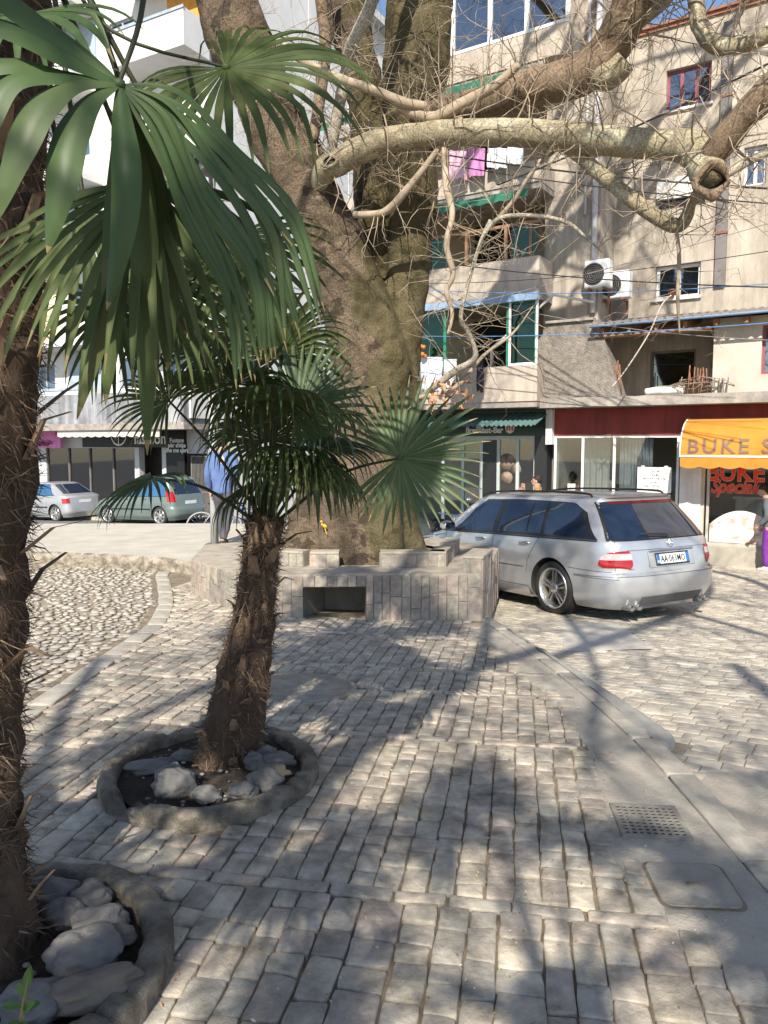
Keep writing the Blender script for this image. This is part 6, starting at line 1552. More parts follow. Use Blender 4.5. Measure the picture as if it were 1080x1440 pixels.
for x in (1.12, 3.93):
    c1.wheel(x, .885, sg=1); c1.wheel(x, -.885, sg=-1)
# side glazing, left and right
zb = lambda x: .965-.012*(x-2); ztp = lambda x: min(1.385, 1.385-.02*abs(x-1.9), 1.385-max(0, x-2.62)*.62, 1.385-max(0, .95-x)*.45)
for mir in (False, True):
    fl = c1.side('window_trim', lambda v: .40+.26*v, lambda v: 3.52-.66*v, lambda x: zb(x)-.018, lambda x: ztp(x)+.014, m_trim, .0025, 40, 8, mirror=mir)
    c1.side('rear_quarter_window', lambda v: .46+.29*v, lambda v: 1.30+.0*v, zb, ztp, m_carglass, .0045, 12, 6, mirror=mir)
    c1.side('rear_window', lambda v: 1.37, lambda v: 1.62, zb, ztp, m_carglass, .0045, 6, 6, mirror=mir)
    c1.side('rear_window', lambda v: 1.65, lambda v: 2.24-.05*v, zb, ztp, m_carglass, .0045, 12, 6, mirror=mir)
    c1.side('front_window', lambda v: 2.34-.05*v, lambda v: 3.44-.66*v, zb, ztp, m_carglass, .0045, 16, 6, mirror=mir)
    c1.side('window_moulding', lambda v: .40, lambda v: 3.5, lambda x: zb(x)-.036, lambda x: zb(x)-.022, m_trim, .006, 40, 1, mirror=mir)
    c1.side('door_strip', lambda v: 1.62, lambda v: 3.36, lambda x: .565, lambda x: .605, m_silver, .014, 40, 2, mirror=mir)
    c1.side('bumper_strip', lambda v: .12, lambda v: .70, lambda x: .565, lambda x: .60, m_silver, .012, 14, 2, mirror=mir)
    c1.side('side_skirt', lambda v: 1.53, lambda v: 3.52, lambda x: .18, lambda x: .30, m_silver, .018, 30, 4, mirror=mir)
# seams
c1.line([(1.62, .58), (1.66, .42)]) if 0 else None
c1.line([(2.29, .92), (2.30, .6), (2.26, .32)]); c1.line([(3.42, .95), (3.44, .6), (3.38, .32)]); c1.line([(1.36, .94), (1.45, .82), (1.54, .66), (1.58, .5)])
c1.line([(1.55, .315), (3.5, .315)]); c1.line([(.13, .535), (.72, .545)]); c1.line([(.20, .615), (.7, .625), (.8, .63)])
c1.line([(1.30, .94), (1.31, 1.38)], .004); c1.line([(2.29, .95), (2.27, 1.38)], .004)
# rear quarter edge of the tailgate
q = MB(); q.tube([c1.P(c1.thy(.83*lerp_tab(c1.W_, z)*1.03, z), z, .001) for z in [.62+.04*i for i in range(20)]], .003, 5); q.xf(c1.M).build('panel_gap', m_seam, c1.t)
q = MB(); q.tube([c1.P(c1.thy(-.86*lerp_tab(c1.W_, z), z, ), z, .001) for z in [.62+.04*i for i in range(20)]], .003, 5); q.xf(c1.M).build('panel_gap', m_seam, c1.t)
rg = c1.rear('rear_screen_trim', lambda v: -.80+.16*v, lambda v: .80-.16*v, .955, 1.39, m_trim, .003, 24, 10)
c1.rear('rear_screen', lambda v: -.775+.15*v, lambda v: .775-.15*v, .965, 1.355, m_carglass, .006, 24, 10)
c1.rear('brake_light', lambda v: -.52+.02*v, lambda v: .52-.02*v, 1.36, 1.392, M('dark_red', (.12, .012, .01), rough=.2), .007, 16, 2)
# tail lights wrap round the corners
def tail(sg):
    for nm, z0, z1, mt in (('tail_light', .645, .75, m_tail), ('tail_light', .75, .82, m_tailw), ('tail_light', .82, .855, m_tail)):
        def fn(u, v):
            z = z0+(z1-z0)*v; k = (z-.645)/(.21); sh = math.sqrt(max(.02, 1-(2*k-1)**4))
            ta = c1.thy(.60+.06*(1-sh), z); tb = c1.th(.34*sh*(1-.25*k)+.02+.02, z); p = c1.P(ta+(tb-ta)*u, z, .012); return V((p.x, sg*p.y, p.z))
        q = MB(); q.grid(fn, 26, 5)
        if sg < 0: q.f = [f[::-1] for f in q.f]
        q.xf(c1.M).build(nm, mt, c1.t)
tail(1); tail(-1)
# number plate
def rearM(z, y=0, off=.01): 
    p = c1.P(math.pi, z, off); ang = math.atan2(lerp_tab(c1.R_, z+.03)-lerp_tab(c1.R_, z-.03), .06)
    # local: x to the right seen from behind (-y), y up
    X = V((0, -1, 0)); Y = V((math.sin(ang), 0, math.cos(ang))); Z = X.cross(Y); 
    return c1.M @ Matrix(((X.x, Y.x, Z.x, p.x), (X.y, Y.y, Z.y, p.y-y), (X.z, Y.z, Z.z, p.z), (0, 0, 0, 1)))
q = MB(); q.box(-.275, .275, -.072, .072, -.004, .006, 0, bev=.003); q.xf(rearM(.735)).build('plate_holder', m_trim, c1.t)
q = MB(); q.box(-.26, .26, -.055, .055, .006, .009, 0); q.box(-.26, -.215, -.055, .055, .0092, .011, 1); q.box(.215, .26, -.055, .055, .0092, .011, 1); pl_ = q.xf(rearM(.735)).build('number_plate', [m_plate, m_plblue], c1.t)
me = text_me('AA·063MO', .105, 0, .001, .001, 1.02, 'CENTER'); w_ = max(v.co.x for v in me.vertices)-min(v.co.x for v in me.vertices)
q = MB(); q.mesh(me, rearM(.735) @ Matrix.Translation((0, -.036, .0105)) @ Matrix.Diagonal((.40/w_, 1, 1, 1))); q.build('plate_lettering', m_dark, pl_)
me = text_me('AL', .04, 0, 0, .0005, 1, 'CENTER'); q = MB(); q.mesh(me, rearM(.735) @ Matrix.Translation((-.238, -.04, .0115))); q.build('plate_lettering', m_plate, pl_)
q = MB(); q.box(-.36, .36, .0, .018, .0, .022, 0, bev=.004); q.xf(rearM(.828)).build('chrome_strip', m_chrome, c1.t)
q = MB(); q.box(-.37, .37, -.085, .10, -.001, .0015, 0); q.xf(rearM(.735, 0, .003)).build('plate_recess', M('recess_paint', (.42, .43, .44), rough=.5, metal=.4), c1.t)
q = MB(); 
q.tube([(.045*math.cos(a*math.pi/16), .045*math.sin(a*math.pi/16), .008) for a in range(33)], .004, 6)
for k in range(3):
    a = math.pi/2+k*2.094; q.add([(0.009*math.cos(a+1.57), .009*math.sin(a+1.57), .006), (.044*math.cos(a), .044*math.sin(a), .006), (.009*math.cos(a-1.57), .009*math.sin(a-1.57), .006), (0, 0, .014)], [(0, 1, 3), (1, 2, 3)])
q.xf(rearM(.905)).build('star_emblem', m_chrome, c1.t)
q = MB(); q.tube([(0, -.0, .01), (.0, .03, .02), (-.12, .045, .022), (-.42, .06, .02)], [.016, .013, .009, .006], 6); q.xf(rearM(.965)).build('wiper', m_trim, c1.t)
# roof rails, aerial, mirror, handles, exhausts, diffuser
for sg in (1, -1):
    q = MB(); q.tube([(.72, sg*.60, 1.45), (.80, sg*.605, 1.485), (1.2, sg*.61, 1.50), (2.2, sg*.61, 1.505), (2.75, sg*.60, 1.475), (2.88, sg*.59, 1.43)], .014, 8, spl=5); q.xf(c1.M).build('roof_rail', m_trim, c1.t)
    q = MB(); q.ico((3.24, sg*1.0, 1.0), (.085, .105, .075), 3, 0, .06, 1); q.box(3.2, 3.26, min(sg*.84, sg*.95), max(sg*.84, sg*.95), .955, .98); mr = q.xf(c1.M).build('wing_mirror', m_silver, c1.t)
    q = MB(); q.box(3.145, 3.152, sg*1.0-.08, sg*1.0+.08, .95, 1.05, bev=.003); q.xf(c1.M).build('mirror_glass', m_carglass, mr)
    for x in (1.52, 2.46):
        yy = c1.y(x, .85); q = MB(); q.tube([(x, sg*(yy-.004), .862), (x+.04, sg*(yy+.03), .868), (x+.16, sg*(yy+.032), .87), (x+.21, sg*(yy-.004), .868)], [.012, .013, .013, .01], 8, spl=4); q.xf(c1.M).build('door_handle', m_chrome, c1.t)
    for y in (.50, .62):
        q = MB(); q.lathe([(.036, .14), (.037, -.005), (.034, -.01), (.030, .10), (0, .11)], 20, 0, (.095, sg*y, .205), 'x'); q.m = [1 if i//20 == 3 else 0 for i in range(len(q.f))]; q.xf(c1.M).build('exhaust_tip', [M('exhaust_steel', (.30, .295, .29), rough=.45, metal=.8), m_dark], c1.t)
c1.rear('diffuser', lambda v: -.50, lambda v: .50, .22, .33, M('grey_diffuser', (.12, .12, .125), rough=.6), .006, 16, 3)
c1.rear('bumper_strip', lambda v: -.80, lambda v: .80, .565, .585, m_silver, .012, 30, 2)
q = MB(); q.grid(lambda u, v: c1.P(math.pi-.0, 1.47)+V((.05+1.7*u, -.42+.84*v, .014*(1-(2*v-1)**2)+.0-.02*(1-u))), 10, 6); q.xf(c1.M).build('sunroof', M('dark_roof_glass', (.03, .025, .025), rough=.1), c1.t)
# headlamp side hints and door seams are enough; bonnet gap
c1.line([(3.46, .86), (4.1, .80), (4.5, .74)], .003)

# far parked cars along the left building
def simple_car(px_rear, o, label, paint, van, L=4.1, grp='cars parked in front of the shops'):
    s0 = B.px(px_rear, 705, o)[0]; p = B.w(s0, -o, 0); hd_ = -B.r
    z = G(p.x, p.y)-.1; z2 = G(p.x+hd_.x*3, p.y+hd_.y*3)-.1
    if van:
        rear = [(.18, .12), (.35, 0), (.55, .0), (.62, .05), (.95, .1), (1.5, .38), (1.58, .45), (1.6, .7), (1.62, 1.0)]
        front = [(.18, L-.12), (.4, L), (.6, L-.05), (.8, L-.3), (.95, L-.75), (1.05, L-.95), (1.5, L-1.75), (1.58, L-1.95), (1.62, L-2.3)]
        wid = [(.18, .76), (.3, .83), (.7, .85), (1.0, .83), (1.5, .66), (1.58, .58), (1.62, .4)]
    else:
        rear = [(.18, .12), (.35, 0), (.55, .02), (.9, .08), (.95, .15), (.99, .35), (1.38, 1.05), (1.43, 1.25), (1.45, 1.6)]
        front = [(.18, L-.1), (.4, L), (.6, L-.08), (.75, L-.5), (.9, L-.95), (.96, L-1.1), (1.38, L-1.85), (1.43, L-2.05), (1.45, L-2.3)]
        wid = [(.18, .76), (.3, .83), (.7, .85), (.95, .83), (1.38, .63), (1.43, .54), (1.45, .4)]
    c = Car((p.x, p.y, z), (hd_.x, hd_.y, (z2-z)/3), rear, front, wid, paint, (.72, L-.82), .31, label, grp)
    for x in (.72, L-.82): c.wheel(x, .82, 7, False, 1, True); c.wheel(x, -.82, 7, False, -1, True)
    zb_ = lambda x: .97; t0 = 1.47 if van else 1.37
    k = (front[-4][1]-front[-3][1]) if van else .9
    zt_ = lambda x: min(t0, t0-max(0, x-(L-1.75))*.56, t0-max(0, (.5 if van else 1.15)-x)*.8)
    c.side('window_trim', lambda v: .3+.2*v if van else .6+.5*v, lambda v: L-1.02-.72*v, lambda x: .955, lambda x: zt_(x)+.01, m_trim, .003, 30, 6)
    cg = M('blue_car_glass', (.04, .12, .24), rough=.03, spec=.9)
    c.side('rear_window', lambda v: .36+.2*v if van else .7+.42*v, lambda v: 1.1 if van else 1.5, zb_, zt_, cg, .006, 10, 5)
    c.side('rear_window', lambda v: 1.16 if van else 1.56, lambda v: 1.95 if van else 2.1, zb_, zt_, cg, .006, 10, 5)
    c.side('front_window', lambda v: 2.02 if van else 2.17, lambda v: L-1.1-.72*v, zb_, zt_, cg, .006, 12, 5)
    c.rear('rear_screen', lambda v: -.62+.1*v, lambda v: .62-.1*v, 1.02, (1.48 if van else 1.36), m_carglass, .005)
    for sg in (1, -1):
        q = MB(); z0_, z1_ = (.78, 1.12) if van else (.68, .86)
        def fn(u, v):
            z_ = z0_+(z1_-z0_)*v; ta = c.thy(.64, z_); tb = c.th(lerp_tab(rear, z_)+.25, z_); p_ = c.P(ta+(tb-ta)*u, z_, .01); return V((p_.x, sg*p_.y, p_.z))
        q.grid(fn, 10, 4)
        if sg < 0: q.f = [f[::-1] for f in q.f]
        q.xf(c.M).build('tail_light', m_tail, c.t)
    pr = c.P(math.pi, .75, .01); q = MB(); q.box(pr.x-.006, pr.x, -.26, .26, .69, .80); q.xf(c.M).build('number_plate', m_plate, c.t)
    c.line([(1.13, .95), (1.15, .4)]); c.line([(1.98, .95), (1.98, .3)]); c.line([(.0+L-1.05, .95), (L-1.1, .3)])
    c.side('door_strip', lambda v: 1.08, lambda v: L-1.1, lambda x: .52, lambda x: .56, m_trim, .01, 20, 1)
    q = MB(); q.ico((L-1.25, .93, 1.0), (.08, .09, .07), 2); q.xf(c.M).build('wing_mirror', paint, c.t)
    for x in (1.25, 2.1):
        q = MB(); q.box(x, x+.16, c.y(x, .88), c.y(x, .88)+.03, .865, .895); q.xf(c.M).build('door_handle', paint, c.t)
    return c
m_mint = M('grey_green_paint', (.17, .215, .20), (.15, .19, .18), scale=3, rough=.35, metal=.3, coat=.5)
simple_car(271, 2.9, 'grey green minivan parked in front of the black fashion shop', m_mint, True, 4.0)
simple_car(122, 2.9, 'silver saloon car parked left of the grey green minivan', m_silver, False, 4.2)

# ------------------------------------------------------------------ people
m_skin = M('skin', (.48, .29, .21), (.42, .24, .17), scale=12, rough=.55)
m_hairb = M('dark_hair', (.028, .02, .016), (.018, .013, .01), scale=40, rough=.7)
def person(name_label, loc, face, h, pose, top, bottom, shoe, grp=None, hairlen=0, long_coat=False, lean=0):
    """a clothed figure; face = heading angle, pose = joint dictionary in a body frame x right, y forward, z up (metres at 1.75 m)"""
    t = thing('person', loc, name_label, 'person'); k = h/1.75
    Mx = Matrix.Translation(V(loc)) @ Matrix.Rotation(face, 4, 'Z') @ Matrix.Scale(k, 4)
    J = dict(pel=(0, 0, .93), wai=(0, .0, 1.07), che=(0, .0, 1.28), nec=(0, .01, 1.47), hdb=(0, .03, 1.55), hdt=(0, .03, 1.68),
        shl=(-.19, 0, 1.42), ell=(-.24, -.02, 1.13), wrl=(-.24, .08, .89), shr=(.19, 0, 1.42), elr=(.24, -.02, 1.13), wrr=(.24, .08, .89),
        hil=(-.095, 0, .90), knl=(-.10, .03, .49), anl=(-.10, 0, .085), tol=(-.11, .16, .03), hir=(.095, 0, .90), knr=(.10, .03, .49), anr=(.10, 0, .085), tor=(.11, .16, .03))
    J.update(pose)
    order = ['pel', 'wai', 'che', 'nec', 'hdb', 'hdt', 'shl', 'ell', 'wrl', 'shr', 'elr', 'wrr', 'hil', 'knl', 'anl', 'tol', 'hir', 'knr', 'anr', 'tor']; ix = {n_: i for i, n_ in enumerate(order)}
    E = [('pel', 'wai'), ('wai', 'che'), ('che', 'nec'), ('nec', 'hdb'), ('hdb', 'hdt'), ('che', 'shl'), ('shl', 'ell'), ('ell', 'wrl'), ('che', 'shr'), ('shr', 'elr'), ('elr', 'wrr'),
        ('pel', 'hil'), ('hil', 'knl'), ('knl', 'anl'), ('anl', 'tol'), ('pel', 'hir'), ('hir', 'knr'), ('knr', 'anr'), ('anr', 'tor')]
    rad = dict(pel=(.15, .11), wai=(.135, .10), che=(.155, .11), nec=.058, hdb=.075, hdt=.088, shl=.062, ell=.046, wrl=.03, shr=.062, elr=.046, wrr=.03, hil=.085, knl=.06, anl=.036, tol=.018, hir=.085, knr=.06, anr=.036, tor=.018)
    body = skin([J[n_] for n_ in order], [(ix[a], ix[b]) for a, b in E], [rad[n_] for n_ in order], 2)
    mb = MB(); mb.mesh(body, Matrix()); mb.s = [True]*len(mb.f)
    hb, ht = V(J['hdb']), V(J['hdt']); up = (ht-hb).normalized(); c = hb+up*.075; fw = V(pose.get('look', (0, 1, 0))).normalized(); fw = (fw-up*fw.dot(up)).normalized(); rt = fw.cross(up)
    HM = Matrix(((rt.x, fw.x, up.x, c.x), (rt.y, fw.y, up.y, c.y), (rt.z, fw.z, up.z, c.z), (0, 0, 0, 1)))
    hd_ = MB(); hd_.ico((0, 0, .02), (.074, .096, .112), 3); hd_.ico((0, .055, -.045), (.052, .045, .05), 2); hd_.ico((0, .098, -.005), (.014, .024, .024), 2)
    hd_.ico((-.076, -.005, -.005), (.012, .024, .032), 2); hd_.ico((.076, -.005, -.005), (.012, .024, .032), 2); hd_.ico((0, .094, -.05), (.026, .012, .008), 1); hd_.xf(HM)
    k0 = len(mb.v); mb.v += hd_.v; mb.f += [[i+k0 for i in f] for f in hd_.f]; mb.m += hd_.m; mb.t += hd_.t; mb.s += [True]*len(hd_.f)
    for sd in ('l', 'r'):                                   # hands: palm, four fingers, thumb
        w = V(J['wr'+sd]); e_ = V(J['el'+sd]); d = (w-e_).normalized(); d = V(pose.get('hand'+sd, d)).normalized(); sgn = -1 if sd == 'l' else 1
        s_ = V((0, 1, 0)) if abs(d.y) < .8 else V((0, 0, 1)); s_ = (s_-d*s_.dot(d)).normalized(); n_ = d.cross(s_)*(sgn)
        vs = [w, w+d*.05, w+d*.085]; ed = [(0, 1), (1, 2)]; rr = [.024, (.034, .016), (.036, .014)]
        for f_, (o, L_) in enumerate(((.030, .062), (.010, .072), (-.010, .068), (-.029, .052))):
            b = len(vs); vs += [w+d*.09+s_*o, w+d*(.09+L_*.5)+s_*o-n_*.008, w+d*(.09+L_*.85)+s_*o*.95-n_*.03]; rr += [.010, .009, .0075]; ed += [(2, b), (b, b+1), (b+1, b+2)]
        b = len(vs); vs += [w+d*.03+s_*.035, w+d*.065+s_*.052-n_*.01, w+d*.09+s_*.05-n_*.02]; rr += [.012, .010, .008]; ed += [(0, b), (b, b+1), (b+1, b+2)]
        hm = skin(vs, ed, rr, 1); mb.mesh(hm, Matrix()); mb.s = mb.s[:len(mb.f)-len(hm.polygons)]+[True]*len(hm.polygons)
    mb.xf(Mx).build('body', m_skin, t)
    hv = MB(); hv.ico((0, -.012, .035), (.083, .098, .108), 3, 0, .05, 3)
    hv.f = [f for f in hv.f if (lambda p: p.z > .045 or p.y < (.0 if p.z > -.06 else -.02))(sum((hv.v[i] for i in f), V((0, 0, 0)))/len(f))] ; m_ = len(hv.f); hv.m = hv.m[:m_]; hv.t = hv.t[:m_]; hv.s = [True]*m_
    if hairlen: hv.tube([(0, -.06, .02), (0, -.09, -.06), (0, -.075, -.06-hairlen)], [.08, .07, .035], 12, 0, True, .5, True, .15, 12, 4)
    hv.xf(Mx @ HM).build('hair', m_hairb, t)
    q = MB()
    for x in (-.03, .03): q.ico((x, .083, .015), (.011, .008, .007), 2)
    q.xf(Mx @ HM).build('eye', m_dark, t)
    # jacket
    names = ['pel', 'wai', 'che', 'shl', 'ell', 'wrl', 'shr', 'elr', 'wrr']; P_ = [V(J[n_]) for n_ in names]
    P_[0] = V(J['pel'])-V((0, 0, .12 if long_coat else .04)); wl = V(J['wrl']); wr_ = V(J['wrr'])
    P_[5] = wl.lerp(V(J['ell']), .06); P_[8] = wr_.lerp(V(J['elr']), .06); nk = V(J['che']).lerp(V(J['nec']), .86); P_.append(nk)
    jm = skin(P_, [(0, 1), (1, 2), (2, 3), (3, 4), (4, 5), (2, 6), (6, 7), (7, 8), (2, 9)], [(.185, .14), (.172, .135), (.185, .138), .085, .066, .05, .085, .066, .05, (.075, .07)], 2, 1)
    mb = MB(); mb.mesh(jm, Matrix()); mb.s = [True]*len(mb.f)
    mb.v = [p+V((noise.noise(p*9), noise.noise(p*9+V((5, 0, 0))), 0))*.012+V((0, noise.noise(V((p.x*5, p.y*5, p.z*22))), 0))*.007 for p in mb.v]
    jk = mb.xf(Mx).build('jacket', top, t)
    cl_ = MB(); cl_.lathe([(.075, -.02), (.082, .02), (.07, .045), (.062, .02)], 20); nn = V(J['nec']); cl_.xf(Mx @ Matrix.Translation(nn-V((0, 0, .03)))).build('collar', top, jk)
    # trousers
    P_ = [V(J['pel']), V(J['hil'])+V((0, 0, -.02)), V(J['knl']), V(J['anl'])+V((0, 0, .0)), V(J['hir'])+V((0, 0, -.02)), V(J['knr']), V(J['anr'])+V((0, 0, .0)), V(J['wai'])-V((0, 0, .05))]
    tm = skin(P_, [(0, 1), (1, 2), (2, 3), (0, 4), (4, 5), (5, 6), (0, 7)], [(.165, .125), .10, .082, .07, .10, .082, .07, (.15, .115)], 2)
    mb = MB(); mb.mesh(tm, Matrix()); mb.s = [True]*len(mb.f); mb.v = [p+V((noise.noise(V((p.x*8, p.y*8, p.z*17))), noise.noise(V((p.x*8, p.y*8+4, p.z*17))), 0))*.014 for p in mb.v]
    mb.xf(Mx).build('trousers', bottom, t)
    for sd in ('l', 'r'):
        a, o = V(J['an'+sd]), V(J['to'+sd]); d = (o-a); d.z = 0; d = d.normalized()
        sm = skin([a-d*.05+V((0, 0, -.035)), a+d*.03+V((0, 0, -.03)), a+d*.12+V((0, 0, -.045)), a+d*.19+V((0, 0, -.05)), a+V((0, 0, .02))], [(0, 1), (1, 2), (2, 3), (1, 4)], [(.042, .04), (.05, .045), (.05, .034), (.04, .025), .05], 2, 1)
        obj_from(sm, 'shoe', shoe, t, Mx)
    return t
m_blj = M('blue_jacket', (.10, .16, .33), (.075, .12, .26), scale=7, rough=.85, bump=.3, bscale=40)
m_grt = M('dark_grey_trousers', (.085, .08, .10), (.06, .057, .072), scale=7, rough=.9)
m_shoe = M('dark_shoe', (.045, .045, .042), (.03, .03, .028), scale=9, rough=.7)
p = at(313, 766, 12.15)
person('man in a blue jacket and dark grey trousers, seen from behind by the lamp pole', (p.x+.02, p.y, PLZ), R(-8), 1.76,
    dict(anl=(-.06, .16, .085), knl=(-.08, .14, .49), tol=(-.07, .32, .03), anr=(.03, -.16, .11), knr=(.075, .03, .49), tor=(.05, .0, .04), wrr=(.20, .05, .90), elr=(.25, -.06, 1.14), handr=(-.2, .3, -1)), m_blj, m_grt, m_shoe, long_coat=True)
yl = M('mustard_jacket', (.46, .29, .08), (.38, .23, .06), scale=7, rough=.85)
p = at(757, 690, 15.6)
person('man in a mustard jacket raising a hand to his mouth behind the silver car', (p.x, p.y, SZ(p.x, p.y)-.02), R(70), 1.78,
    dict(look=(.1, 1, -.1), elr=(.22, .22, 1.20), wrr=(.10, .30, 1.44), handr=(-.5, .1, .8), ell=(-.22, .24, 1.2), wrl=(-.06, .34, 1.36), handl=(.5, .2, .7)), yl, M('jeans', (.05, .07, .13)), m_shoe)
p = at(1079, 803, 14.0)
person('woman in a grey sweater and purple trousers at the right edge, by the bakery', (p.x, p.y, p.z), R(55), 1.60,
    dict(che=(0, .03, 1.27), nec=(0, .07, 1.46), hdb=(0, .10, 1.54), hdt=(0, .15, 1.66), shl=(-.18, .03, 1.41), shr=(.18, .03, 1.41), ell=(-.22, .0, 1.12), elr=(.23, .0, 1.12), wrl=(-.2, .16, .93), wrr=(.2, .12, .9), look=(0, 1, -.3)),
    M('grey_sweater', (.10, .11, .125), (.08, .085, .10), scale=8), M('purple_trousers', (.17, .03, .26), (.12, .02, .19), scale=8), M('pale_shoe', (.6, .56, .54)), hairlen=.05)

# ------------------------------------------------------------------ bicycles and a moped
def bicycle(loc, ang, col, label, basket=False):
    t = thing('bicycle', loc, label, 'bicycle', 'bicycles by the road'); Mx = Matrix.Translation(V(loc)) @ Matrix.Rotation(ang, 4, 'Z'); r = .33
    for x in (0, 1.03):
        q = MB(); q.tube([(x+r*math.cos(a*math.pi/20), 0, r+r*math.sin(a*math.pi/20)) for a in range(41)], .02, 8, 0, False); w = q.xf(Mx).build('wheel', M('pale_tyre', (.36, .35, .34), rough=.8), t)
        q = MB()
        for k in range(18): a = k*math.pi/9; q.tube([(x, .02*(-1)**k, r), (x+r*math.cos(a), 0, r+r*math.sin(a))], .003, 4)
        q.lathe([(.02, -.04), (.02, .04)], 12, 0, (x, 0, r), 'y'); q.xf(Mx).build('spokes', m_chrome, w)
    q = MB(); T = lambda a, b, k=.016: q.tube([a, b], k, 8)
    T((0, 0, r), (.42, 0, .28)); T((.42, 0, .28), (.88, 0, .62)); T((.42, 0, .28), (.30, 0, .82)); T((.32, 0, .74), (.86, 0, .72)); T((0, 0, r), (.32, 0, .74), .011); T((1.03, 0, r), (.84, 0, .95)); q.xf(Mx).build('frame', col, t)
    q = MB(); q.tube([(.70, -.26, .98), (.82, -.2, 1.0), (.85, 0, .98), (.82, .2, 1.0), (.70, .26, .98)], .012, 8, spl=4); q.xf(Mx).build('handlebar', m_chrome, t)
    q = MB(); q.ico((.28, 0, .86), (.13, .075, .03), 2); q.xf(Mx).build('saddle', m_trim, t)
    for sgn in (1, -1):
        q = MB(); q.tube([(.42, .05*sgn, .28), (.42+.15*sgn, .07*sgn, .28-.05)], .01, 6); q.box(.42+.15*sgn-.05, .42+.15*sgn+.05, .08*sgn-.03, .08*sgn+.03, .215, .235); q.xf(Mx).build('pedal', m_trim, t)
    if basket:
        q = MB(); q.grid(lambda u, v: V((1.0+.17*math.cos(u*6.283)*(.8+.2*v), .17*math.sin(u*6.283)*(.8+.2*v), .72+.26*v)), 16, 4); q.xf(Mx).build('basket', M('blue_bag', (.04, .16, .45)), t)
p = at(283, 735, 17.5); bicycle((p.x, p.y, G(p.x, p.y)-.1+.0), R(20), M('grey_frame', (.4, .4, .42), rough=.4), 'pale grey bicycle with its wheel showing behind the minivan rear and lamp pole')
p = at(350, 733, 17.0); bicycle((p.x-.5, p.y, G(p.x, p.y)-.08), R(10), M('blue_frame', (.03, .13, .45), rough=.4), 'blue bicycle standing behind the short palm, right of the man', True)
p = at(602, 740, 15.0); bicycle((p.x-.1, p.y+.3, SZ(p.x, p.y)), R(-20), M('dark_frame', (.03, .03, .04), rough=.4), 'dark bicycle leaning in front of the breakfast bar, right of the trunk', True)
p = at(628, 740, 15.2); mt = thing('moped', (p.x, p.y, SZ(p.x, p.y)), 'small dark moped with a bright chrome headlamp outside the breakfast bar', 'moped')
Mx = Matrix.Translation(V((p.x, p.y, SZ(p.x, p.y)))) @ Matrix.Rotation(R(-75), 4, 'Z')
for x in (-.55, .6):
    q = MB(); q.lathe([(.17, -.05), (.24, -.06), (.27, 0), (.24, .06), (.17, .05)], 28, 0, (x, 0, .27), 'y'); w = q.xf(Mx).build('wheel', m_tyre, mt)
    q = MB(); q.lathe([(0, -.03), (.17, -.04), (.17, .04), (0, .03)], 20, 0, (x, 0, .27), 'y'); q.xf(Mx).build('rim', m_alloy, w)
q = MB(); q.tube([(-.6, 0, .45), (-.3, 0, .6), (0, 0, .42), (.2, 0, .34), (.38, 0, .5), (.45, 0, .85)], [.10, .14, .12, .10, .09, .06], 12, spl=5); q.xf(Mx).build('body', M('moped_blue', (.03, .06, .14), rough=.3, coat=.5), mt)
q = MB(); q.tube([(-.62, 0, .72), (-.3, 0, .76), (.0, 0, .70)], [.08, .11, .07], 10, spl=4); q.xf(Mx).build('seat', m_trim, mt)
q = MB(); q.tube([(.6, 0, .27), (.47, 0, .95)], .03, 8); q.tube([(.42, -.32, 1.05), (.46, 0, 1.0), (.42, .32, 1.05)], .014, 8, spl=4); q.xf(Mx).build('handlebar', m_chrome, mt)
q = MB(); q.ico((.56, 0, .93), (.09, .10, .10), 3); q.xf(Mx).build('headlight', m_chrome, mt)
for sgn in (1, -1):
    q = MB(); q.tube([(.43, .25*sgn, 1.05), (.42, .30*sgn, 1.25)], .006, 6); q.ico((.41, .31*sgn, 1.29), (.02, .06, .05), 2); q.xf(Mx).build('mirror', m_chrome, mt)
q = MB(); q.tube([(-.1, .1, .3), (-.7, .14, .3)], [.03, .05], 10); q.xf(Mx).build('exhaust', m_chrome, mt)

# ------------------------------------------------------------------ lamp pole, covers, cables
p = at(302, 765, 12.4)
t = thing('lamp_pole', (p.x, p.y, PLZ), 'grey painted steel lamp pole standing on the raised pavement beside the man', 'pole')
q = MB(); q.tube([(p.x, p.y, PLZ-.02), (p.x, p.y, 1.3), (p.x+.01, p.y, 5.2)], [.066, .062, .045], 16, 0, True); q.build('shaft', M('pole_paint', (.42, .43, .42), (.34, .35, .34), scale=6, rough=.5), t)
q = MB(); q.box(p.x-.14, p.x+.14, p.y-.14, p.y+.14, PLZ-.02, PLZ+.015, bev=.006); q.build('base_plate', m_pipe, t)
q = MB(); q.tube([(p.x+.01, p.y, 5.2), (p.x+.1, p.y-.2, 5.5), (p.x+.2, p.y-.7, 5.6)], .03, 8, spl=4); q.ico((p.x+.22, p.y-.85, 5.6), (.12, .25, .06), 2); q.build('lamp_head', m_pipe, t)
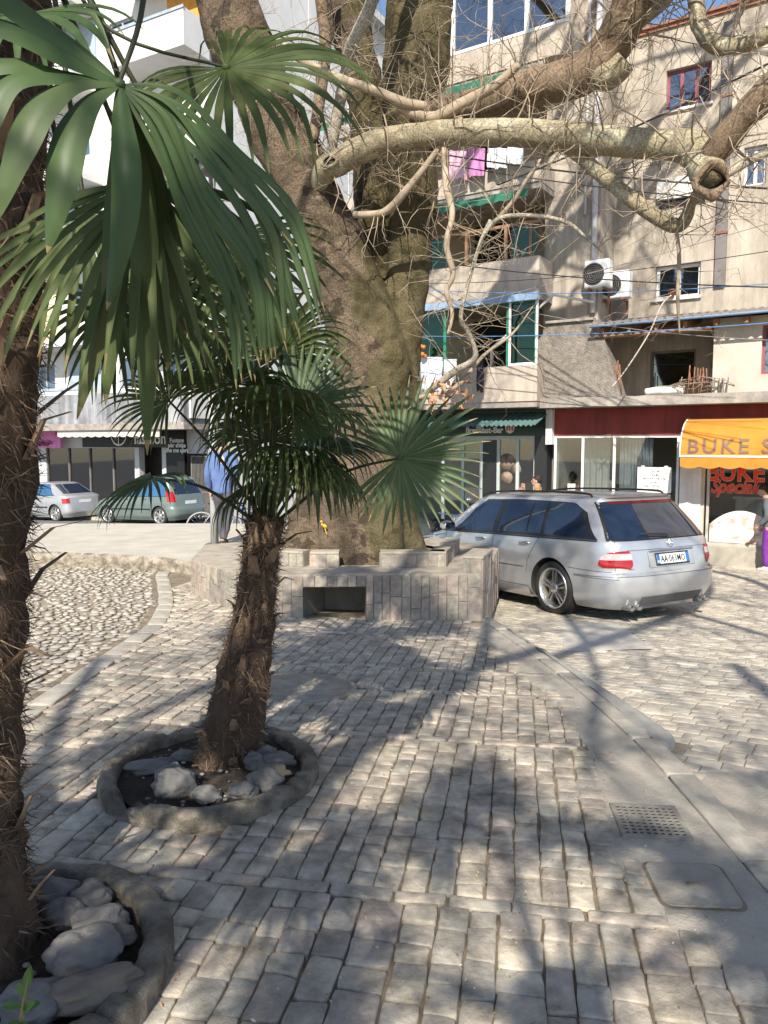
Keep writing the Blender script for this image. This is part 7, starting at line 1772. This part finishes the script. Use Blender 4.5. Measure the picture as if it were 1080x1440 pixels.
# drain grate, its frame and bars
m_iron = M('cast_iron', (.27, .25, .215), (.18, .165, .145), scale=9, rough=.75, bump=.4, bscale=60)
c = GRATE; t = thing('drain_grate', (c.x, c.y, G(c.x, c.y)), 'square cast iron drain grate set in the concrete apron', 'drain grate'); z = G(c.x, c.y)
MG = Matrix.Translation((c.x, c.y, z)) @ Matrix.Rotation(R(-6), 4, 'Z'); hs = .13
q = MB(); q.box(-hs, hs, -hs, hs, -.03, .004); q.xf(MG).build('pit', m_dark, t)
q = MB()
for k in range(10):
    a = -hs+2*hs*k/9
    q.box(a-.006, a+.006, -hs, hs, .003, .0085); 
for k in range(10):
    a = -hs+2*hs*k/9; q.box(-hs, hs, a-.006, a+.006, .0031, .008)
q.box(-hs-.016, -hs, -hs-.016, hs+.016, -.01, .010); q.box(hs, hs+.016, -hs-.016, hs+.016, -.01, .010); q.box(-hs, hs, -hs-.016, -hs, -.01, .010); q.box(-hs, hs, hs, hs+.016, -.01, .010)
q.box(-.09, -.03, -.015, .03, .002, .0095); q.xf(MG).build('bars', m_iron, t)
c = LID; t = thing('manhole_cover', (c.x, c.y, G(c.x, c.y)), 'rounded rectangular concrete manhole lid in the lower right paving', 'manhole cover')
def rrect(w, h, r_, n=8):
    P_ = []
    for (sx, sy, a0) in ((1, 1, 0), (-1, 1, 90), (-1, -1, 180), (1, -1, 270)):
        for i in range(n+1): a = R(a0+90*i/n); P_.append((sx*(w-r_)+r_*math.cos(a), sy*(h-r_)+r_*math.sin(a)))
    return P_
ML = Matrix.Translation((c.x, c.y, G(c.x, c.y))) @ Matrix.Rotation(R(-4), 4, 'Z')
for nm, w, h, z0, z1, mt_ in (('gap', .154, .154, -.02, .003, m_joint), ('lid', .143, .143, -.02, .008, M('lid_concrete', (.37, .335, .28), (.25, .225, .19), scale=6, rough=.92, bump=.8, bscale=60))):
    P_ = rrect(w, h, .04); n_ = len(P_); q = MB(); q.add([(x, y, z0) for x, y in P_]+[(x, y, z1) for x, y in P_], [tuple(range(n_, 2*n_))]+[(i, (i+1) % n_, (i+1) % n_+n_, i+n_) for i in range(n_)]); q.xf(ML).build(nm, mt_, t)
q = MB(); q.tube([(-.02, .0, .0065), (.03, -.01, .0065)], .009, 8); q.xf(ML).build('lifting_slot', m_joint, t)
c = MH; t = thing('manhole_cover', (c.x, c.y, G(c.x, c.y)), 'round worn concrete cover in the cobbles behind the short palm', 'manhole cover')
q = MB(); zz = G(c.x, c.y); q.lathe([(.385, -.02), (.385, .0), (.37, .006), (.345, .007), (.34, .002), (.335, .007), (.2, .009), (0, .01)], 48, 0, (c.x, c.y, zz), wob=.004)
q.v = [V((p_.x, p_.y, p_.z+G(p_.x, p_.y)-zz)) for p_ in q.v]; q.build('lid', M('cover_concrete', (.36, .32, .255), (.22, .195, .16), scale=7, rough=.9, bump=.8, bscale=50), t)
# overhead cables
m_cab = M('cable', (.03, .03, .032), rough=.6); m_cabb = M('blue_cable', (.10, .25, .5), rough=.6); m_cabg = M('grey_cable', (.3, .29, .28), rough=.6)
def cable(a, b, sag, r, mat, label):
    A_, B_ = at(*a), at(*b); q = MB(); n_ = 30
    q.tube([A_.lerp(B_, i/n_)-V((0, 0, sag*4*(i/n_)*(1-i/n_))) for i in range(n_+1)], r, 6); q.build('overhead_cable', mat, None, label=label, category='cable', group='overhead cables across the facade')
CB = [((560, 360, 16), (1130, 405, 11), .12, .010, m_cab, 'black cable passing just above the lower balcony parapet'),
 ((560, 472, 16.5), (1130, 450, 12), .10, .008, m_cabb, 'bright blue cable running in front of the lower balcony opening'),
 ((560, 452, 16.5), (1130, 300, 11), .05, .006, m_cabg, 'thin grey cable rising steeply from the lower balcony to the right edge'),
 ((560, 206, 15), (1130, 268, 10), .1, .014, m_cab, 'thick black cable crossing in front of the hanging pink shirt'),
 ((560, 218, 15), (1130, 290, 10), .1, .009, m_cab, 'thinner black cable just under the thick one by the pink shirt'),
 ((700, 260, 14), (1130, 65, 9), .06, .014, m_cab, 'thick black cable climbing over the wine framed window'),
 ((560, 405, 16.5), (1130, 395, 11), .14, .007, m_cabb, 'blue cable along the parapet of the second balcony'),
 ((560, 398, 16.5), (1130, 345, 11), .16, .006, m_cab, 'thin black cable from the second balcony past the air conditioners'),
 ((750, 440, 15), (1130, 480, 12), .1, .005, m_cabg, 'thin grey wire strung before the terrace window'),
 ((440, 105, 14), (620, -20, 12), .02, .006, m_cab, 'thin wire against the blue sky between the two stems')]
for a in CB: cable(*a)
q = MB(); q.tube([at(860, 545, 14.5), at(880, 520, 14.4), at(912, 470, 14.2), at(930, 430, 14.1), at(944, 415, 14.0)], .014, 8, spl=6); q.build('loose_cable', M('beige_cable', (.5, .44, .37)), None, label='loose beige cable looping from the terrace up to the flower pot', category='cable')

# tidy: categories on nothing but top-level things
for o in scene.objects:
    if o.type in ('MESH', 'EMPTY') and o.parent is not None and 'category' in o: del o['category']
